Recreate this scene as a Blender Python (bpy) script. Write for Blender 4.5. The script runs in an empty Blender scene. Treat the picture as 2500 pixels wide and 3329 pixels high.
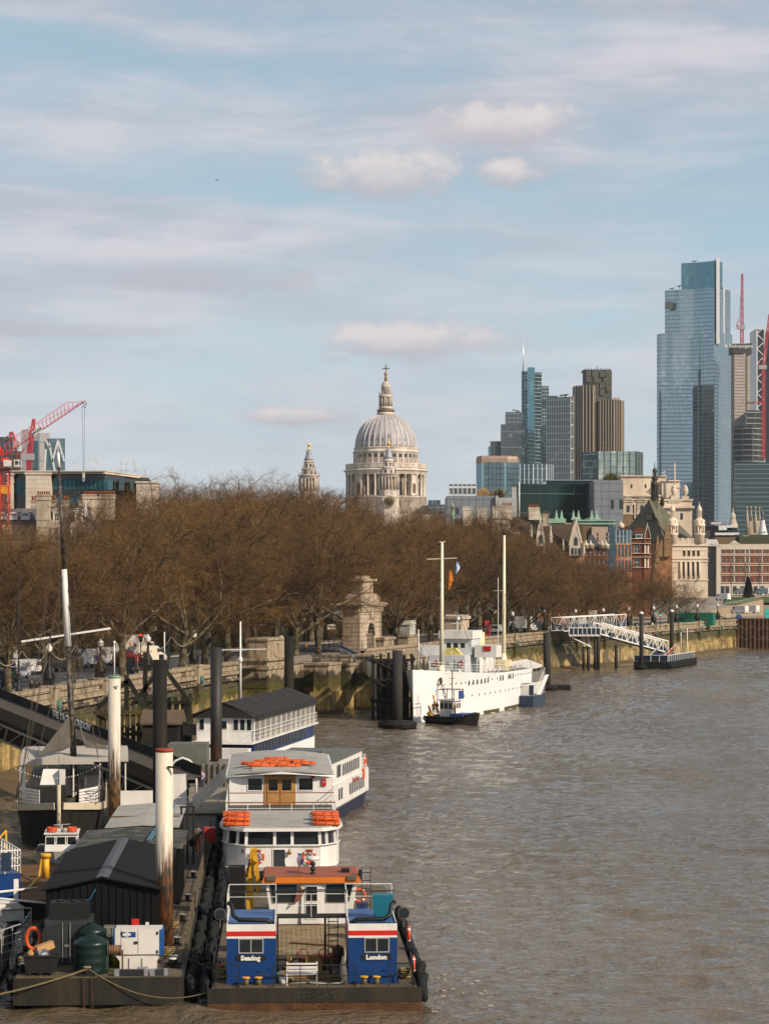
import bpy,math,random
import numpy as np
from mathutils import Vector,Matrix
R=math.radians
random.seed(7)
SC=bpy.context.scene
COL=SC.collection
F,YH,H=7370.0,1878.0,18.0
cd=bpy.data.cameras.new('camera');cam=bpy.data.objects.new('camera',cd);COL.objects.link(cam)
cam.location=(0,0,H);cam.rotation_euler=(R(90),0,0)
cd.sensor_fit='HORIZONTAL';cd.sensor_width=36;cd.lens=36*F/2500
cd.shift_y=(YH-1664.5)/2500
cd.clip_start=1;cd.clip_end=20000
SC.camera=cam
SUN_AZ,SUN_EL=127.0,32.0
sd=bpy.data.lights.new('sun','SUN');sun=bpy.data.objects.new('sun',sd);COL.objects.link(sun)
sd.energy=5.0;sd.angle=R(.53);sd.color=(1,.86,.70)
sv=Vector((math.sin(R(SUN_AZ))*math.cos(R(SUN_EL)),math.cos(R(SUN_AZ))*math.cos(R(SUN_EL)),math.sin(R(SUN_EL))))
sun.rotation_euler=sv.to_track_quat('Z','Y').to_euler();sun.location=(60,-60,80)
SC.view_settings.view_transform='Standard';SC.view_settings.look='None'
SC.view_settings.exposure=0;SC.view_settings.gamma=1;SC.view_settings.use_curve_mapping=False
SC.cycles.max_bounces=6;SC.cycles.diffuse_bounces=2;SC.cycles.glossy_bounces=3
SC.cycles.transparent_max_bounces=6;SC.cycles.use_adaptive_sampling=True
SC.cycles.volume_bounces=0;SC.cycles.caustics_reflective=False;SC.cycles.caustics_refractive=False
SC.cycles.sample_clamp_indirect=4
def C(r,g,b):
 f=lambda c:(c/255/12.92)if c<=10 else((c/255+.055)/1.055)**2.4
 return(f(r),f(g),f(b),1)
class NT:
 """small node-tree writer"""
 def __init__(s,t):s.t=t;s.n=t.nodes;s.l=t.links
 def new(s,ty,**k):
  n=s.n.new(ty)
  for a,v in k.items():setattr(n,a,v)
  return n
 def put(s,sock,v):
  if hasattr(v,'links')or isinstance(v,bpy.types.NodeSocket):s.l.new(v,sock)
  elif v is not None:sock.default_value=v
 def m(s,op,a,b=None,c=None,clamp=False):
  n=s.new('ShaderNodeMath',operation=op,use_clamp=clamp)
  s.put(n.inputs[0],a);s.put(n.inputs[1],b)if b is not None else 0
  if c is not None:s.put(n.inputs[2],c)
  return n.outputs[0]
 def ramp(s,x,a,b,y0=0.,y1=1.,smooth=True):
  n=s.new('ShaderNodeMapRange',interpolation_type='SMOOTHSTEP'if smooth else 'LINEAR')
  s.put(n.inputs[0],x);n.inputs[1].default_value=a;n.inputs[2].default_value=b
  n.inputs[3].default_value=y0;n.inputs[4].default_value=y1
  return n.outputs[0]
 def mix(s,f,a,b,bt='MIX'):
  n=s.new('ShaderNodeMix',data_type='RGBA',blend_type=bt)
  s.put(n.inputs[0],f);s.put(n.inputs[6],a);s.put(n.inputs[7],b)
  return n.outputs[2]
 def noise(s,vec,scale=1.,detail=4.,rough=.55,dist=0.):
  n=s.new('ShaderNodeTexNoise');s.put(n.inputs['Vector'],vec)
  n.inputs['Scale'].default_value=scale;n.inputs['Detail'].default_value=detail
  n.inputs['Roughness'].default_value=rough;n.inputs['Distortion'].default_value=dist
  return n.outputs[0]
 def vec(s,x,y,z):
  n=s.new('ShaderNodeCombineXYZ');s.put(n.inputs[0],x);s.put(n.inputs[1],y);s.put(n.inputs[2],z)
  return n.outputs[0]
 def scl(s,v,k):
  n=s.new('ShaderNodeVectorMath',operation='MULTIPLY');s.put(n.inputs[0],v);n.inputs[1].default_value=k
  return n.outputs[0]
W=bpy.data.worlds.new('World');SC.world=W;W.use_nodes=True
w=NT(W.node_tree);w.n.clear()
sky=w.new('ShaderNodeTexSky',sky_type='NISHITA');sky.sun_disc=False
sky.sun_elevation=R(SUN_EL);sky.sun_rotation=R(SUN_AZ);sky.dust_density=1.2;sky.air_density=1.0;sky.ozone_density=1.2
tc=w.new('ShaderNodeTexCoord');sx=w.new('ShaderNodeSeparateXYZ');w.l.new(tc.outputs['Generated'],sx.inputs[0])
dx,dy,dz=sx.outputs
hl=w.m('SQRT',w.m('ADD',w.m('MULTIPLY',dx,dx),w.m('MULTIPLY',dy,dy)))
el=w.m('ARCTAN2',dz,hl);az=w.m('ARCTAN2',dx,dy)
d=tc.outputs['Generated']
warp=w.noise(w.scl(d,(5,5,18)),1,4)
b1=w.noise(w.vec(w.m('MULTIPLY',dx,3.6),w.m('MULTIPLY',dy,3.6),w.m('ADD',w.m('MULTIPLY',el,17.),w.m('MULTIPLY',warp,.8))),1.,4,.5)
b2=w.noise(w.vec(w.m('MULTIPLY',dx,11.),w.m('MULTIPLY',dy,11.),w.m('ADD',w.m('MULTIPLY',el,62.),w.m('MULTIPLY',warp,1.4))),1.,5,.6)
veil=w.ramp(w.m('ADD',w.m('MULTIPLY',b1,.78),w.m('MULTIPLY',b2,.22)),.34,.60)
veil=w.m('MULTIPLY',veil,w.ramp(el,.0,.12,.28,.82))
veil=w.m('MULTIPLY',veil,w.ramp(el,.27,.8,1.,.35))
skyc=w.new('ShaderNodeHueSaturation');skyc.inputs['Saturation'].default_value=.62;w.l.new(sky.outputs[0],skyc.inputs['Color'])
SK=.105
c0=w.mix(1.,skyc.outputs[0],(SK*.98,SK*1.08,SK*1.06,1),'MULTIPLY')
c0=w.mix(w.m('MULTIPLY',w.ramp(el,-.02,.24,.96,.45),w.ramp(el,.25,.8,1.,.15)),c0,w.mix(w.ramp(el,.0,.2),C(222,239,244),C(166,202,222)))
lilac=w.mix(w.ramp(b2,.35,.68),C(190,189,202),C(222,216,222))
c1=w.mix(veil,c0,lilac)
puffs=[(1610,400,280,84),(1245,560,290,96),(1660,565,130,60),(1350,1105,330,70),(960,1352,210,36),(640,915,330,46),(2080,5,420,60),(1090,1160,60,26),(940,915,110,40),(150,1080,520,24)]
pn=w.noise(w.vec(w.m('MULTIPLY',az,42.),w.m('MULTIPLY',el,62.),0.),1.,6,.62)
pn2=w.noise(w.vec(w.m('MULTIPLY',az,130.),w.m('MULTIPLY',el,190.),3.),1.,3,.6)
acc=None;lit=None
for i,(px,py,a,b)in enumerate(puffs):
 a0,e0=math.atan((px-1250)/F),math.atan((YH-py)/F)
 u=w.m('MULTIPLY',w.m('SUBTRACT',az,a0),F/a);v=w.m('MULTIPLY',w.m('SUBTRACT',el,e0),F/b)
 r=w.m('ADD',w.m('MULTIPLY',u,u),w.m('MULTIPLY',v,v))
 k=w.m('SUBTRACT',1.12 if i in(0,1,3,4)else 1.,r)
 k=w.m('ADD',k,w.m('MULTIPLY',w.m('SUBTRACT',w.m('ADD',w.m('MULTIPLY',pn,.75),w.m('MULTIPLY',pn2,.25)),.5),3.4))
 k=w.m('MULTIPLY',w.ramp(k,-.25,1.0),0.6 if i in(5,6,7,8,9)else 1.)
 l=w.m('MULTIPLY',k,w.ramp(w.m('ADD',v,w.m('MULTIPLY',w.m('SUBTRACT',pn,.5),1.6)),-.75,.45,0.1,1.0 if i not in(5,8,9)else.25))
 acc=k if acc is None else w.m('MAXIMUM',acc,k)
 lit=l if lit is None else w.m('MAXIMUM',lit,l)
puff_col=w.mix(lit,C(188,184,193),C(232,222,220))
c2=w.mix(w.m('MULTIPLY',acc,.8),c1,puff_col)
c3=w.mix(w.ramp(el,-.02,.0),C(120,118,112),c2)
bg=w.new('ShaderNodeBackground');w.l.new(c3,bg.inputs[0]);bg.inputs[1].default_value=1.0
wo=w.new('ShaderNodeOutputWorld');w.l.new(bg.outputs[0],wo.inputs[0])
MATS={}
def M(name,col,rough=.65,metal=0.,var=.25,scale=1.5,bump=0.,spec=.4,dirt=None,dirt_amt=.5,dscale=.6,streak=0,emit=0,ov=0):
 if name in MATS:return MATS[name]
 if len(col)==3:col=C(*col)
 m=bpy.data.materials.new(name);m.use_nodes=True;t=NT(m.node_tree)
 b=t.n['Principled BSDF'];b.inputs['Roughness'].default_value=rough;b.inputs['Metallic'].default_value=metal
 b.inputs['Specular IOR Level'].default_value=spec
 geo=t.new('ShaderNodeNewGeometry');pos=geo.outputs['Position']
 c=col
 if var:
  n=t.noise(pos,scale,5,.6)
  lo=tuple(x*(1-var)for x in col[:3])+(1,);hi=tuple(min(1,x*(1+var*.7))for x in col[:3])+(1,)
  c=t.mix(t.ramp(n,.3,.7),lo,hi)
 if dirt:
  dc=C(*dirt)
  k=(1.,1.,.12)if streak else(1.,1.,1.)
  dn=t.noise(t.scl(pos,k),dscale,6,.65)
  c=t.mix(t.m('MULTIPLY',t.ramp(dn,.42,.68),dirt_amt),c,dc)
 if ov:
  oi=t.new('ShaderNodeObjectInfo');c=t.mix(t.m('MULTIPLY',oi.outputs['Random'],ov),c,C(50,40,23));c=t.mix(t.m('MULTIPLY',t.ramp(t.noise(pos,.09,2),.4,.65),ov*.6),c,C(138,104,58))
 t.put(b.inputs['Base Color'],c)
 if bump:
  bn=t.new('ShaderNodeBump');bn.inputs['Strength'].default_value=bump;bn.inputs['Distance'].default_value=.05
  t.put(bn.inputs['Height'],t.noise(pos,scale*6,4,.6));t.l.new(bn.outputs[0],b.inputs['Normal'])
 if emit:
  b.inputs['Emission Color'].default_value=col;b.inputs['Emission Strength'].default_value=emit
 MATS[name]=m
 return m
class MB:
 def __init__(s):s.v=[];s.f=[];s.mi=[];s.m=0;s.sm=[]
 def add(s,vs,fs,smooth=False):
  b=len(s.v);s.v.extend(tuple(v)for v in vs);s.f.extend(tuple(b+i for i in f)for f in fs)
  s.mi.extend([s.m]*len(fs));s.sm.extend([smooth]*len(fs));return s
 def mat(s,i):s.m=i;return s
 def box(s,x0,x1,y0,y1,z0,z1):
  return s.add([(x0,y0,z0),(x1,y0,z0),(x1,y1,z0),(x0,y1,z0),(x0,y0,z1),(x1,y0,z1),(x1,y1,z1),(x0,y1,z1)],[(0,3,2,1),(4,5,6,7),(0,1,5,4),(1,2,6,5),(2,3,7,6),(3,0,4,7)])
 def bx(s,cx,cy,z0,a,b,h,rz=0.):
  c,sn=math.cos(rz),math.sin(rz);P=[]
  for z in(z0,z0+h):
   for u,v in((-a/2,-b/2),(a/2,-b/2),(a/2,b/2),(-a/2,b/2)):
    P.append((cx+u*c-v*sn,cy+u*sn+v*c,z))
  return s.add(P,[(0,3,2,1),(4,5,6,7),(0,1,5,4),(1,2,6,5),(2,3,7,6),(3,0,4,7)])
 def bar(s,a,b,w_,h=None):
  a=Vector(a);b=Vector(b);h=h or w_;d=(b-a)
  if d.length<1e-6:return s
  d.normalize();up=Vector((0,0,1))if abs(d.z)<.95 else Vector((0,1,0))
  x=d.cross(up).normalized()*(w_/2);y=x.cross(d).normalized()*(h/2);P=[]
  for p in(a,b):
   for u,v in((-1,-1),(1,-1),(1,1),(-1,1)):P.append(p+x*u+y*v)
  return s.add(P,[(0,1,2,3),(7,6,5,4),(4,5,1,0),(5,6,2,1),(6,7,3,2),(7,4,0,3)])
 def cyl(s,a,b,r,r2=None,n=10,caps=True):
  return s.tube([a,b],[r,r if r2 is None else r2],n,caps)
 def tube(s,pts,r,n=6,caps=True,closed=False):
  pts=[Vector(p)for p in pts];k=len(pts)
  if not hasattr(r,'__len__'):r=[r]*k
  P=[];prev=None
  for i,p in enumerate(pts):
   if closed:d=pts[(i+1)%k]-pts[i-1]
   else:d=pts[min(i+1,k-1)]-pts[max(i-1,0)]
   d.normalize()
   if prev is None:
    up=Vector((0,0,1))if abs(d.z)<.9 else Vector((0,1,0));x=d.cross(up).normalized()
   else:x=(prev-d*prev.dot(d)).normalized()
   prev=x;y=d.cross(x)
   for j in range(n):
    t=2*math.pi*j/n;P.append(p+(x*math.cos(t)+y*math.sin(t))*r[i])
  Fc=[]
  for i in range(k if closed else k-1):
   for j in range(n):
    a_,b_=i*n,((i+1)%k)*n
    Fc.append((a_+j,a_+(j+1)%n,b_+(j+1)%n,b_+j))
  s.add(P,Fc,n>5)
  if caps and not closed:
   b0=len(s.v)-len(P)
   s.f.append(tuple(b0+j for j in range(n))[::-1]);s.f.append(tuple(b0+(k-1)*n+j for j in range(n)))
   s.mi+=[s.m]*2;s.sm+=[False]*2
  return s
 def lathe(s,prof,n=16,c=(0,0,0),smooth=True,arc=None,sx=1,sy=1):
  P=[];k=len(prof)
  for r,z in prof:
   for j in range(n):
    t=2*math.pi*(j+.5)/n;P.append((c[0]+r*math.cos(t)*sx,c[1]+r*math.sin(t)*sy,c[2]+z))
  Fc=[(i*n+j,i*n+(j+1)%n,(i+1)*n+(j+1)%n,(i+1)*n+j)for i in range(k-1)for j in range(n)]
  s.add(P,Fc,smooth);b0=len(s.v)-len(P)
  s.f+=[tuple(b0+j for j in range(n))[::-1],tuple(b0+(k-1)*n+j for j in range(n))];s.mi+=[s.m]*2;s.sm+=[False]*2
  return s
 def prism(s,poly,z0,z1):
  n=len(poly)
  return s.add([(x,y,z0)for x,y in poly]+[(x,y,z1)for x,y in poly],[tuple(range(n))[::-1],tuple(range(n,2*n))]+[(i,(i+1)%n,n+(i+1)%n,n+i)for i in range(n)])
 def prismY(s,poly,y0,y1):
  n=len(poly)
  return s.add([(x,y0,z)for x,z in poly]+[(x,y1,z)for x,z in poly],[tuple(range(n)),tuple(range(n,2*n))[::-1]]+[((i+1)%n,i,n+i,n+(i+1)%n)for i in range(n)])
 def prismX(s,poly,x0,x1):
  n=len(poly)
  return s.add([(x0,y,z)for y,z in poly]+[(x1,y,z)for y,z in poly],[tuple(range(n))[::-1],tuple(range(n,2*n))]+[(i,(i+1)%n,n+(i+1)%n,n+i)for i in range(n)])
 def loft(s,rings,caps=True,smooth=False,closed=True):
  n=len(rings[0]);P=[p for r in rings for p in r]
  Fc=[(i*n+j,i*n+(j+1)%n,(i+1)*n+(j+1)%n,(i+1)*n+j)for i in range(len(rings)-1)for j in range(n if closed else n-1)]
  s.add(P,Fc,smooth)
  if caps:
   b0=len(s.v)-len(P);s.f+=[tuple(b0+j for j in range(n))[::-1],tuple(b0+(len(rings)-1)*n+j for j in range(n))]
   s.mi+=[s.m]*2;s.sm+=[False]*2
  return s
 def quad(s,a,b,c,d):return s.add([a,b,c,d],[(0,1,2,3)])
 def torus(s,c,Rr,r,axis='y',n=20,m=8,sc=1.0):
  pts=[]
  for i in range(n):
   t=2*math.pi*i/n;u,v=Rr*math.cos(t),Rr*math.sin(t)
   pts.append({'y':(c[0]+u,c[1],c[2]+v*sc),'x':(c[0],c[1]+u,c[2]+v*sc),'z':(c[0]+u,c[1]+v*sc,c[2])}[axis])
  return s.tube(pts,r,m,closed=True)
 def mesh(s,name,mats):
  me=bpy.data.meshes.new(name);me.from_pydata([tuple(v)for v in s.v],[],s.f)
  for m_ in(mats if isinstance(mats,(list,tuple))else[mats]):me.materials.append(m_)
  me.polygons.foreach_set('material_index',s.mi);me.polygons.foreach_set('use_smooth',s.sm);me.update()
  return me
 def build(s,name,mats,parent=None,loc=None,rz=None,label=None,kind=None):
  o=bpy.data.objects.new(name,s.mesh(name,mats));COL.objects.link(o)
  if parent:o.parent=parent
  if loc:o.location=loc
  if rz:o.rotation_euler=(0,0,rz)
  if label:o['label']=label
  if kind:o['kind']=kind
  return o
def tag(o,label,cat,group=None,kind=None):
 o['label']=label
 if cat:o['category']=cat
 if group:o['group']=group
 if kind:o['kind']=kind
 return o
def thing(name,label,cat,loc=(0,0,0),rz=0.,group=None):
 o=bpy.data.objects.new(name,None);COL.objects.link(o);o.location=loc;o.rotation_euler=(0,0,rz)
 o.empty_display_size=.5
 return tag(o,label,cat,group)
KIDS={}
def put(name,me,parent=None,loc=(0,0,0),rz=0.,sc=None):
 o=bpy.data.objects.new(name,me);COL.objects.link(o)
 if parent:o.parent=parent
 o.location=loc;o.rotation_euler=(0,0,rz)
 if sc:o.scale=sc if hasattr(sc,'__len__')else(sc,)*3
 return o
def kids(o):return[c for c in o.children]
def dup(root,loc,rz=0.,label=None,group=None,sc=None,parent=None):
 r=root.copy();COL.objects.link(r);r.location=loc;r.rotation_euler=(0,0,rz)
 if sc:r.scale=(sc,)*3 if not hasattr(sc,'__len__')else sc
 if label:r['label']=label
 if group:r['group']=group
 def rec(a,b):
  for ch in list(a.children):
   c=ch.copy();COL.objects.link(c);c.parent=b;rec(ch,c)
 rec(root,r);return r
def structure(name,mb,mats,kind='structure',label=None):
 o=mb.build(name,mats);o['kind']=kind
 if label:o['label']=label
 return o
def X(px,D):return(px-1250)/F*D
def Z(py,D):return H-D*(py-YH)/F
def P(px,py,D):return Vector((X(px,D),D,Z(py,D)))
def DZ(py,z):return(H-z)*F/(py-YH)
def lettering(body,size,mat_,parent,loc,rot,name='lettering',ext=.01,align='CENTER',sx=1.,bold=0.0):
 cu=bpy.data.curves.new('t','FONT');cu.body=body;cu.size=size;cu.extrude=ext;cu.align_x=align;cu.align_y='CENTER'
 cu.resolution_u=2;cu.offset=bold
 to=bpy.data.objects.new('t',cu);COL.objects.link(to)
 bpy.context.view_layer.update()
 me=bpy.data.meshes.new_from_object(to.evaluated_get(bpy.context.evaluated_depsgraph_get()))
 bpy.data.objects.remove(to);me.materials.clear();me.materials.append(mat_)
 o=bpy.data.objects.new(name,me);COL.objects.link(o)
 if parent:o.parent=parent
 o.location=loc;o.rotation_euler=rot;o.scale=(sx,1,1)
 return o
def np_mesh(name,parts,mats):
 me=bpy.data.meshes.new(name);off=0;VV=[];QQ=[];MI=[]
 for V,Q,mi in parts:VV.append(V);QQ.append(Q+off);MI.append(np.full(len(Q),mi));off+=len(V)
 V=np.concatenate(VV).astype(np.float32);Q=np.concatenate(QQ).astype(np.int32);MI=np.concatenate(MI).astype(np.int32)
 me.vertices.add(len(V));me.vertices.foreach_set('co',V.ravel());me.loops.add(Q.size);me.loops.foreach_set('vertex_index',Q.ravel())
 me.polygons.add(len(Q));me.polygons.foreach_set('loop_start',np.arange(0,Q.size,Q.shape[1],dtype=np.int32))
 me.polygons.foreach_set('material_index',MI)
 for m_ in mats:me.materials.append(m_)
 me.update(calc_edges=True);return me
# ================================================================ SETTING: water, wall, ground
def water_mat():
 m=bpy.data.materials.new('river_water');m.use_nodes=True;t=NT(m.node_tree);b=t.n['Principled BSDF']
 geo=t.new('ShaderNodeNewGeometry');pos=geo.outputs['Position']
 big=t.noise(t.scl(pos,(.02,.012,0)),1,3)
 t.put(b.inputs['Base Color'],t.mix(t.ramp(big,.35,.65),C(92,79,61),C(106,93,75)))
 b.inputs['Roughness'].default_value=.07;b.inputs['IOR'].default_value=1.46;b.inputs['Specular IOR Level'].default_value=.5
 r1=t.noise(t.scl(pos,(.55,1.0,1)),.55,3,.55,.35)
 r2=t.noise(t.scl(pos,(.6,1.0,1)),1.9,3,.6,.3)
 r3=t.noise(t.scl(pos,(.7,1.0,1)),6.5,2,.6)
 gust=t.ramp(t.noise(t.scl(pos,(.035,.02,0)),1,4),.3,.7,.6,1.25)
 h=t.m('ADD',t.m('ADD',t.m('MULTIPLY',r1,.55),t.m('MULTIPLY',r2,.42)),t.m('MULTIPLY',r3,.09))
 bn=t.new('ShaderNodeBump');bn.inputs['Distance'].default_value=1.0;t.put(bn.inputs['Strength'],t.m('MULTIPLY',gust,.8))
 t.put(bn.inputs['Height'],h);t.l.new(bn.outputs[0],b.inputs['Normal'])
 return m
WATER=water_mat()
mb=MB();mb.quad((-900,-60,-.45),(3000,-60,-.45),(3000,9000,-.45),(-900,9000,-.45))
structure('river_water',mb,WATER)
def wavy_water():
 rg=np.random.default_rng(12);ys=[70.]
 while ys[-1]<720:ys.append(ys[-1]*1.0025+.02)
 ys=np.array(ys);xs=np.arange(-58,116,.33);Xg,Yg=np.meshgrid(xs,ys);Xg=Xg+rg.uniform(-.08,.08,Xg.shape);h=np.zeros_like(Xg)
 for k in range(46):
  L=math.exp(rg.uniform(math.log(.9),math.log(6.5)));a=rg.normal(.35,.62);kx,ky=math.sin(a)*6.283/L,math.cos(a)*6.283/L;ph=kx*Xg+ky*Yg+rg.uniform(0,6.28)+.6*np.sin(Xg*.11+Yg*.05+k)
  h+=L**.95*.0064*(1-1.6*np.abs(np.sin(ph*.5))+.6*np.sin(ph))
 gust=.75+.35*np.sin(Xg*.06+1.3*np.sin(Yg*.031))*np.sin(Yg*.045+2)
 h=(h-h.mean())*gust-.02;h=h*np.clip((720-Yg)/60,0,1)
 V=np.stack([Xg,Yg,h],-1).reshape(-1,3);n,m_=Xg.shape;i=(np.arange(n-1)[:,None]*m_+np.arange(m_-1)[None]).ravel()
 me=np_mesh('river_water',[(V,np.stack([i,i+1,i+m_+1,i+m_],1),0)],[WATER]);me.polygons.foreach_set('use_smooth',np.ones(len(me.polygons),dtype=bool));o=put('river_water',me);o['kind']='structure'
wavy_water()
WL=[(-62,60),(-50,120),(-40.5,170),(-34.2,201),(-28.5,234),(-23.2,263),(-18.3,283.5),(-3.5,330),(13,385),(29.7,437),(50,478),(85.7,565),(120,640)]
def wall_at(D):
 for(x0,y0),(x1,y1)in zip(WL,WL[1:]):
  if y0<=D<=y1:return x0+(x1-x0)*(D-y0)/(y1-y0)
 return WL[-1][0]
def wall_dir(D):
 a,b=wall_at(D-4),wall_at(D+4);v=Vector((b-a,8));v.normalize();return v
def W2(D,off):
 v=wall_dir(D);return(wall_at(D)-v.y*off,D+v.x*off)
GZ=6.45
def tide_mat(name,dry,wet_top=4.5):
 m=bpy.data.materials.new(name);m.use_nodes=True;t=NT(m.node_tree);b=t.n['Principled BSDF']
 geo=t.new('ShaderNodeNewGeometry');pos=geo.outputs['Position'];sp=t.new('ShaderNodeSeparateXYZ');t.l.new(pos,sp.inputs[0]);z=sp.outputs[2]
 n1=t.noise(pos,.35,5,.6);n2=t.noise(t.scl(pos,(1,1,.25)),1.1,5,.65);n3=t.noise(pos,4,4,.6)
 zz=t.m('ADD',z,t.m('MULTIPLY',t.m('SUBTRACT',n2,.5),2.6))
 zz=t.m('ADD',zz,t.m('MULTIPLY',t.m('SUBTRACT',n1,.5),3.4))
 c=t.mix(t.ramp(n3,.3,.7),tuple(x*.8 for x in C(*dry)[:3])+(1,),C(*dry))
 stain=t.ramp(t.noise(t.scl(pos,(1.2,1.2,.15)),1.5,5),.48,.66)
 c=t.mix(t.m('MULTIPLY',stain,.75),c,C(70,58,44))
 ochre=t.mix(t.ramp(n1,.38,.62),C(128,110,68),C(190,162,104));ochre=t.mix(t.m('MULTIPLY',stain,.7),ochre,C(84,68,36));ochre=t.mix(t.m('MULTIPLY',t.ramp(t.noise(pos,.16,4),.5,.66),.75),ochre,C(66,60,32))
 green=t.mix(t.ramp(n3,.35,.65),C(52,56,20),C(92,84,32))
 dark=C(62,52,36)
 c=t.mix(t.ramp(zz,5.7,5.2),c,dark)
 c=t.mix(t.ramp(zz,5.0,4.3),c,green)
 c=t.mix(t.ramp(zz,3.6,2.9),c,ochre)
 c=t.mix(t.ramp(t.m('ADD',z,t.m('MULTIPLY',n2,.8)),1.15,.6),c,C(84,72,40))
 t.put(b.inputs['Base Color'],c);t.put(b.inputs['Roughness'],t.ramp(z,3,6,.5,.85))
 bn=t.new('ShaderNodeBump');bn.inputs['Strength'].default_value=.6;bn.inputs['Distance'].default_value=.04
 t.put(bn.inputs['Height'],n3);t.l.new(bn.outputs[0],b.inputs['Normal'])
 return m
WALLM=tide_mat('river_wall_stone',(164,146,120))
ASPH=M('asphalt',C(74,73,72),.85,var=.2,scale=.5,dirt=(50,48,46),dirt_amt=.4)
PAVE=M('pavement_slabs',C(150,138,122),.85,var=.2,scale=.8,dirt=(96,86,74),dirt_amt=.6)
GRASS=M('park_grass',C(66,88,34),.95,var=.35,scale=.6)
MUD=M('foreshore_mud',C(96,80,56),.55,var=.25,scale=.4,bump=.5)
LAND=M('city_ground',C(110,102,92),.95,var=.15,scale=.05)
pl=[(x,y)for x,y in WL if y>50]+[(160,680),(160,8800),(-900,8800),(-900,60)]
mb=MB();mb.add([(x,y,GZ-.012)for x,y in pl],[tuple(range(len(pl)))]);structure('city_ground',mb,LAND)
Ds=list(range(150,642,12))
def strip(o0,o1,z,Ds_=Ds):
 m_=MB();L=[W2(D,o0)+(z,)for D in Ds_];Q=[W2(D,o1)+(z,)for D in Ds_]
 for i in range(len(Ds_)-1):m_.quad(L[i],L[i+1],Q[i+1],Q[i])
 return m_
structure('pavement',strip(.3,9.0,GZ+.11),PAVE)
structure('road',strip(9.2,26,GZ),ASPH)
structure('far_pavement',strip(26.2,31,GZ+.11),PAVE)
for nm,o in(('kerb',9.0),('far_kerb',26.0)):
 m_=MB()
 for i in range(len(Ds)-1):
  a,b=W2(Ds[i],o),W2(Ds[i+1],o);c_,d_=W2(Ds[i],o+.2),W2(Ds[i+1],o+.2)
  m_.add([a+(GZ-.01,),b+(GZ-.01,),d_+(GZ-.01,),c_+(GZ-.01,),a+(GZ+.125,),b+(GZ+.125,),d_+(GZ+.125,),c_+(GZ+.125,)],[(4,5,6,7),(0,1,5,4),(2,3,7,6)])
 structure(nm,m_,M('kerb_granite',C(160,156,148),.8))
ROADW=M('road_paint',C(215,212,200),.7,dirt=(120,115,105),dirt_amt=.5,dscale=2)
m_=MB()
for D in range(160,620,9):
 for off,L in((17.5,4.0),(13.2,2),(21.8,2)):
  a=W2(D,off-.08);b=W2(D,off+.08);c_=W2(D+L,off+.08);d_=W2(D+L,off-.08)
  m_.quad(*(p+(GZ+.004,)for p in(a,d_,c_,b)))
structure('road_markings',m_,ROADW)
m_=MB()
L=[(-900,60)]+[W2(D,31.2)for D in Ds];m_.add([(x,y,GZ+.01)for x,y in L]+[(-900,640,GZ+.01)],[tuple(range(len(L)+1))])
structure('garden_lawn',m_,M('garden_soil',C(70,60,38),.95,var=.4,scale=.3))
m_=MB();rows=[]
for D in range(60,640,10):
 k=.95 if D<290 else.35
 rows.append([W2(D,.4)+(k+.35*math.sin(D*.21),),W2(D,-2.5)+(.35*k+.1*math.sin(D*.4),),W2(D,-6.5*k-1)+(-.15,)])
for a,b in zip(rows,rows[1:]):
 for j in range(2):m_.quad(a[j],a[j+1],b[j+1],b[j])
structure('foreshore_mud',m_,MUD)
def seg_iter(Da,Db,step):
 D=Da
 while D<Db-.01:
  D2=min(D+step,Db);yield D,D2;D=D2
def wall_len(D):
 v=wall_dir(D);return 1/v.y
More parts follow.
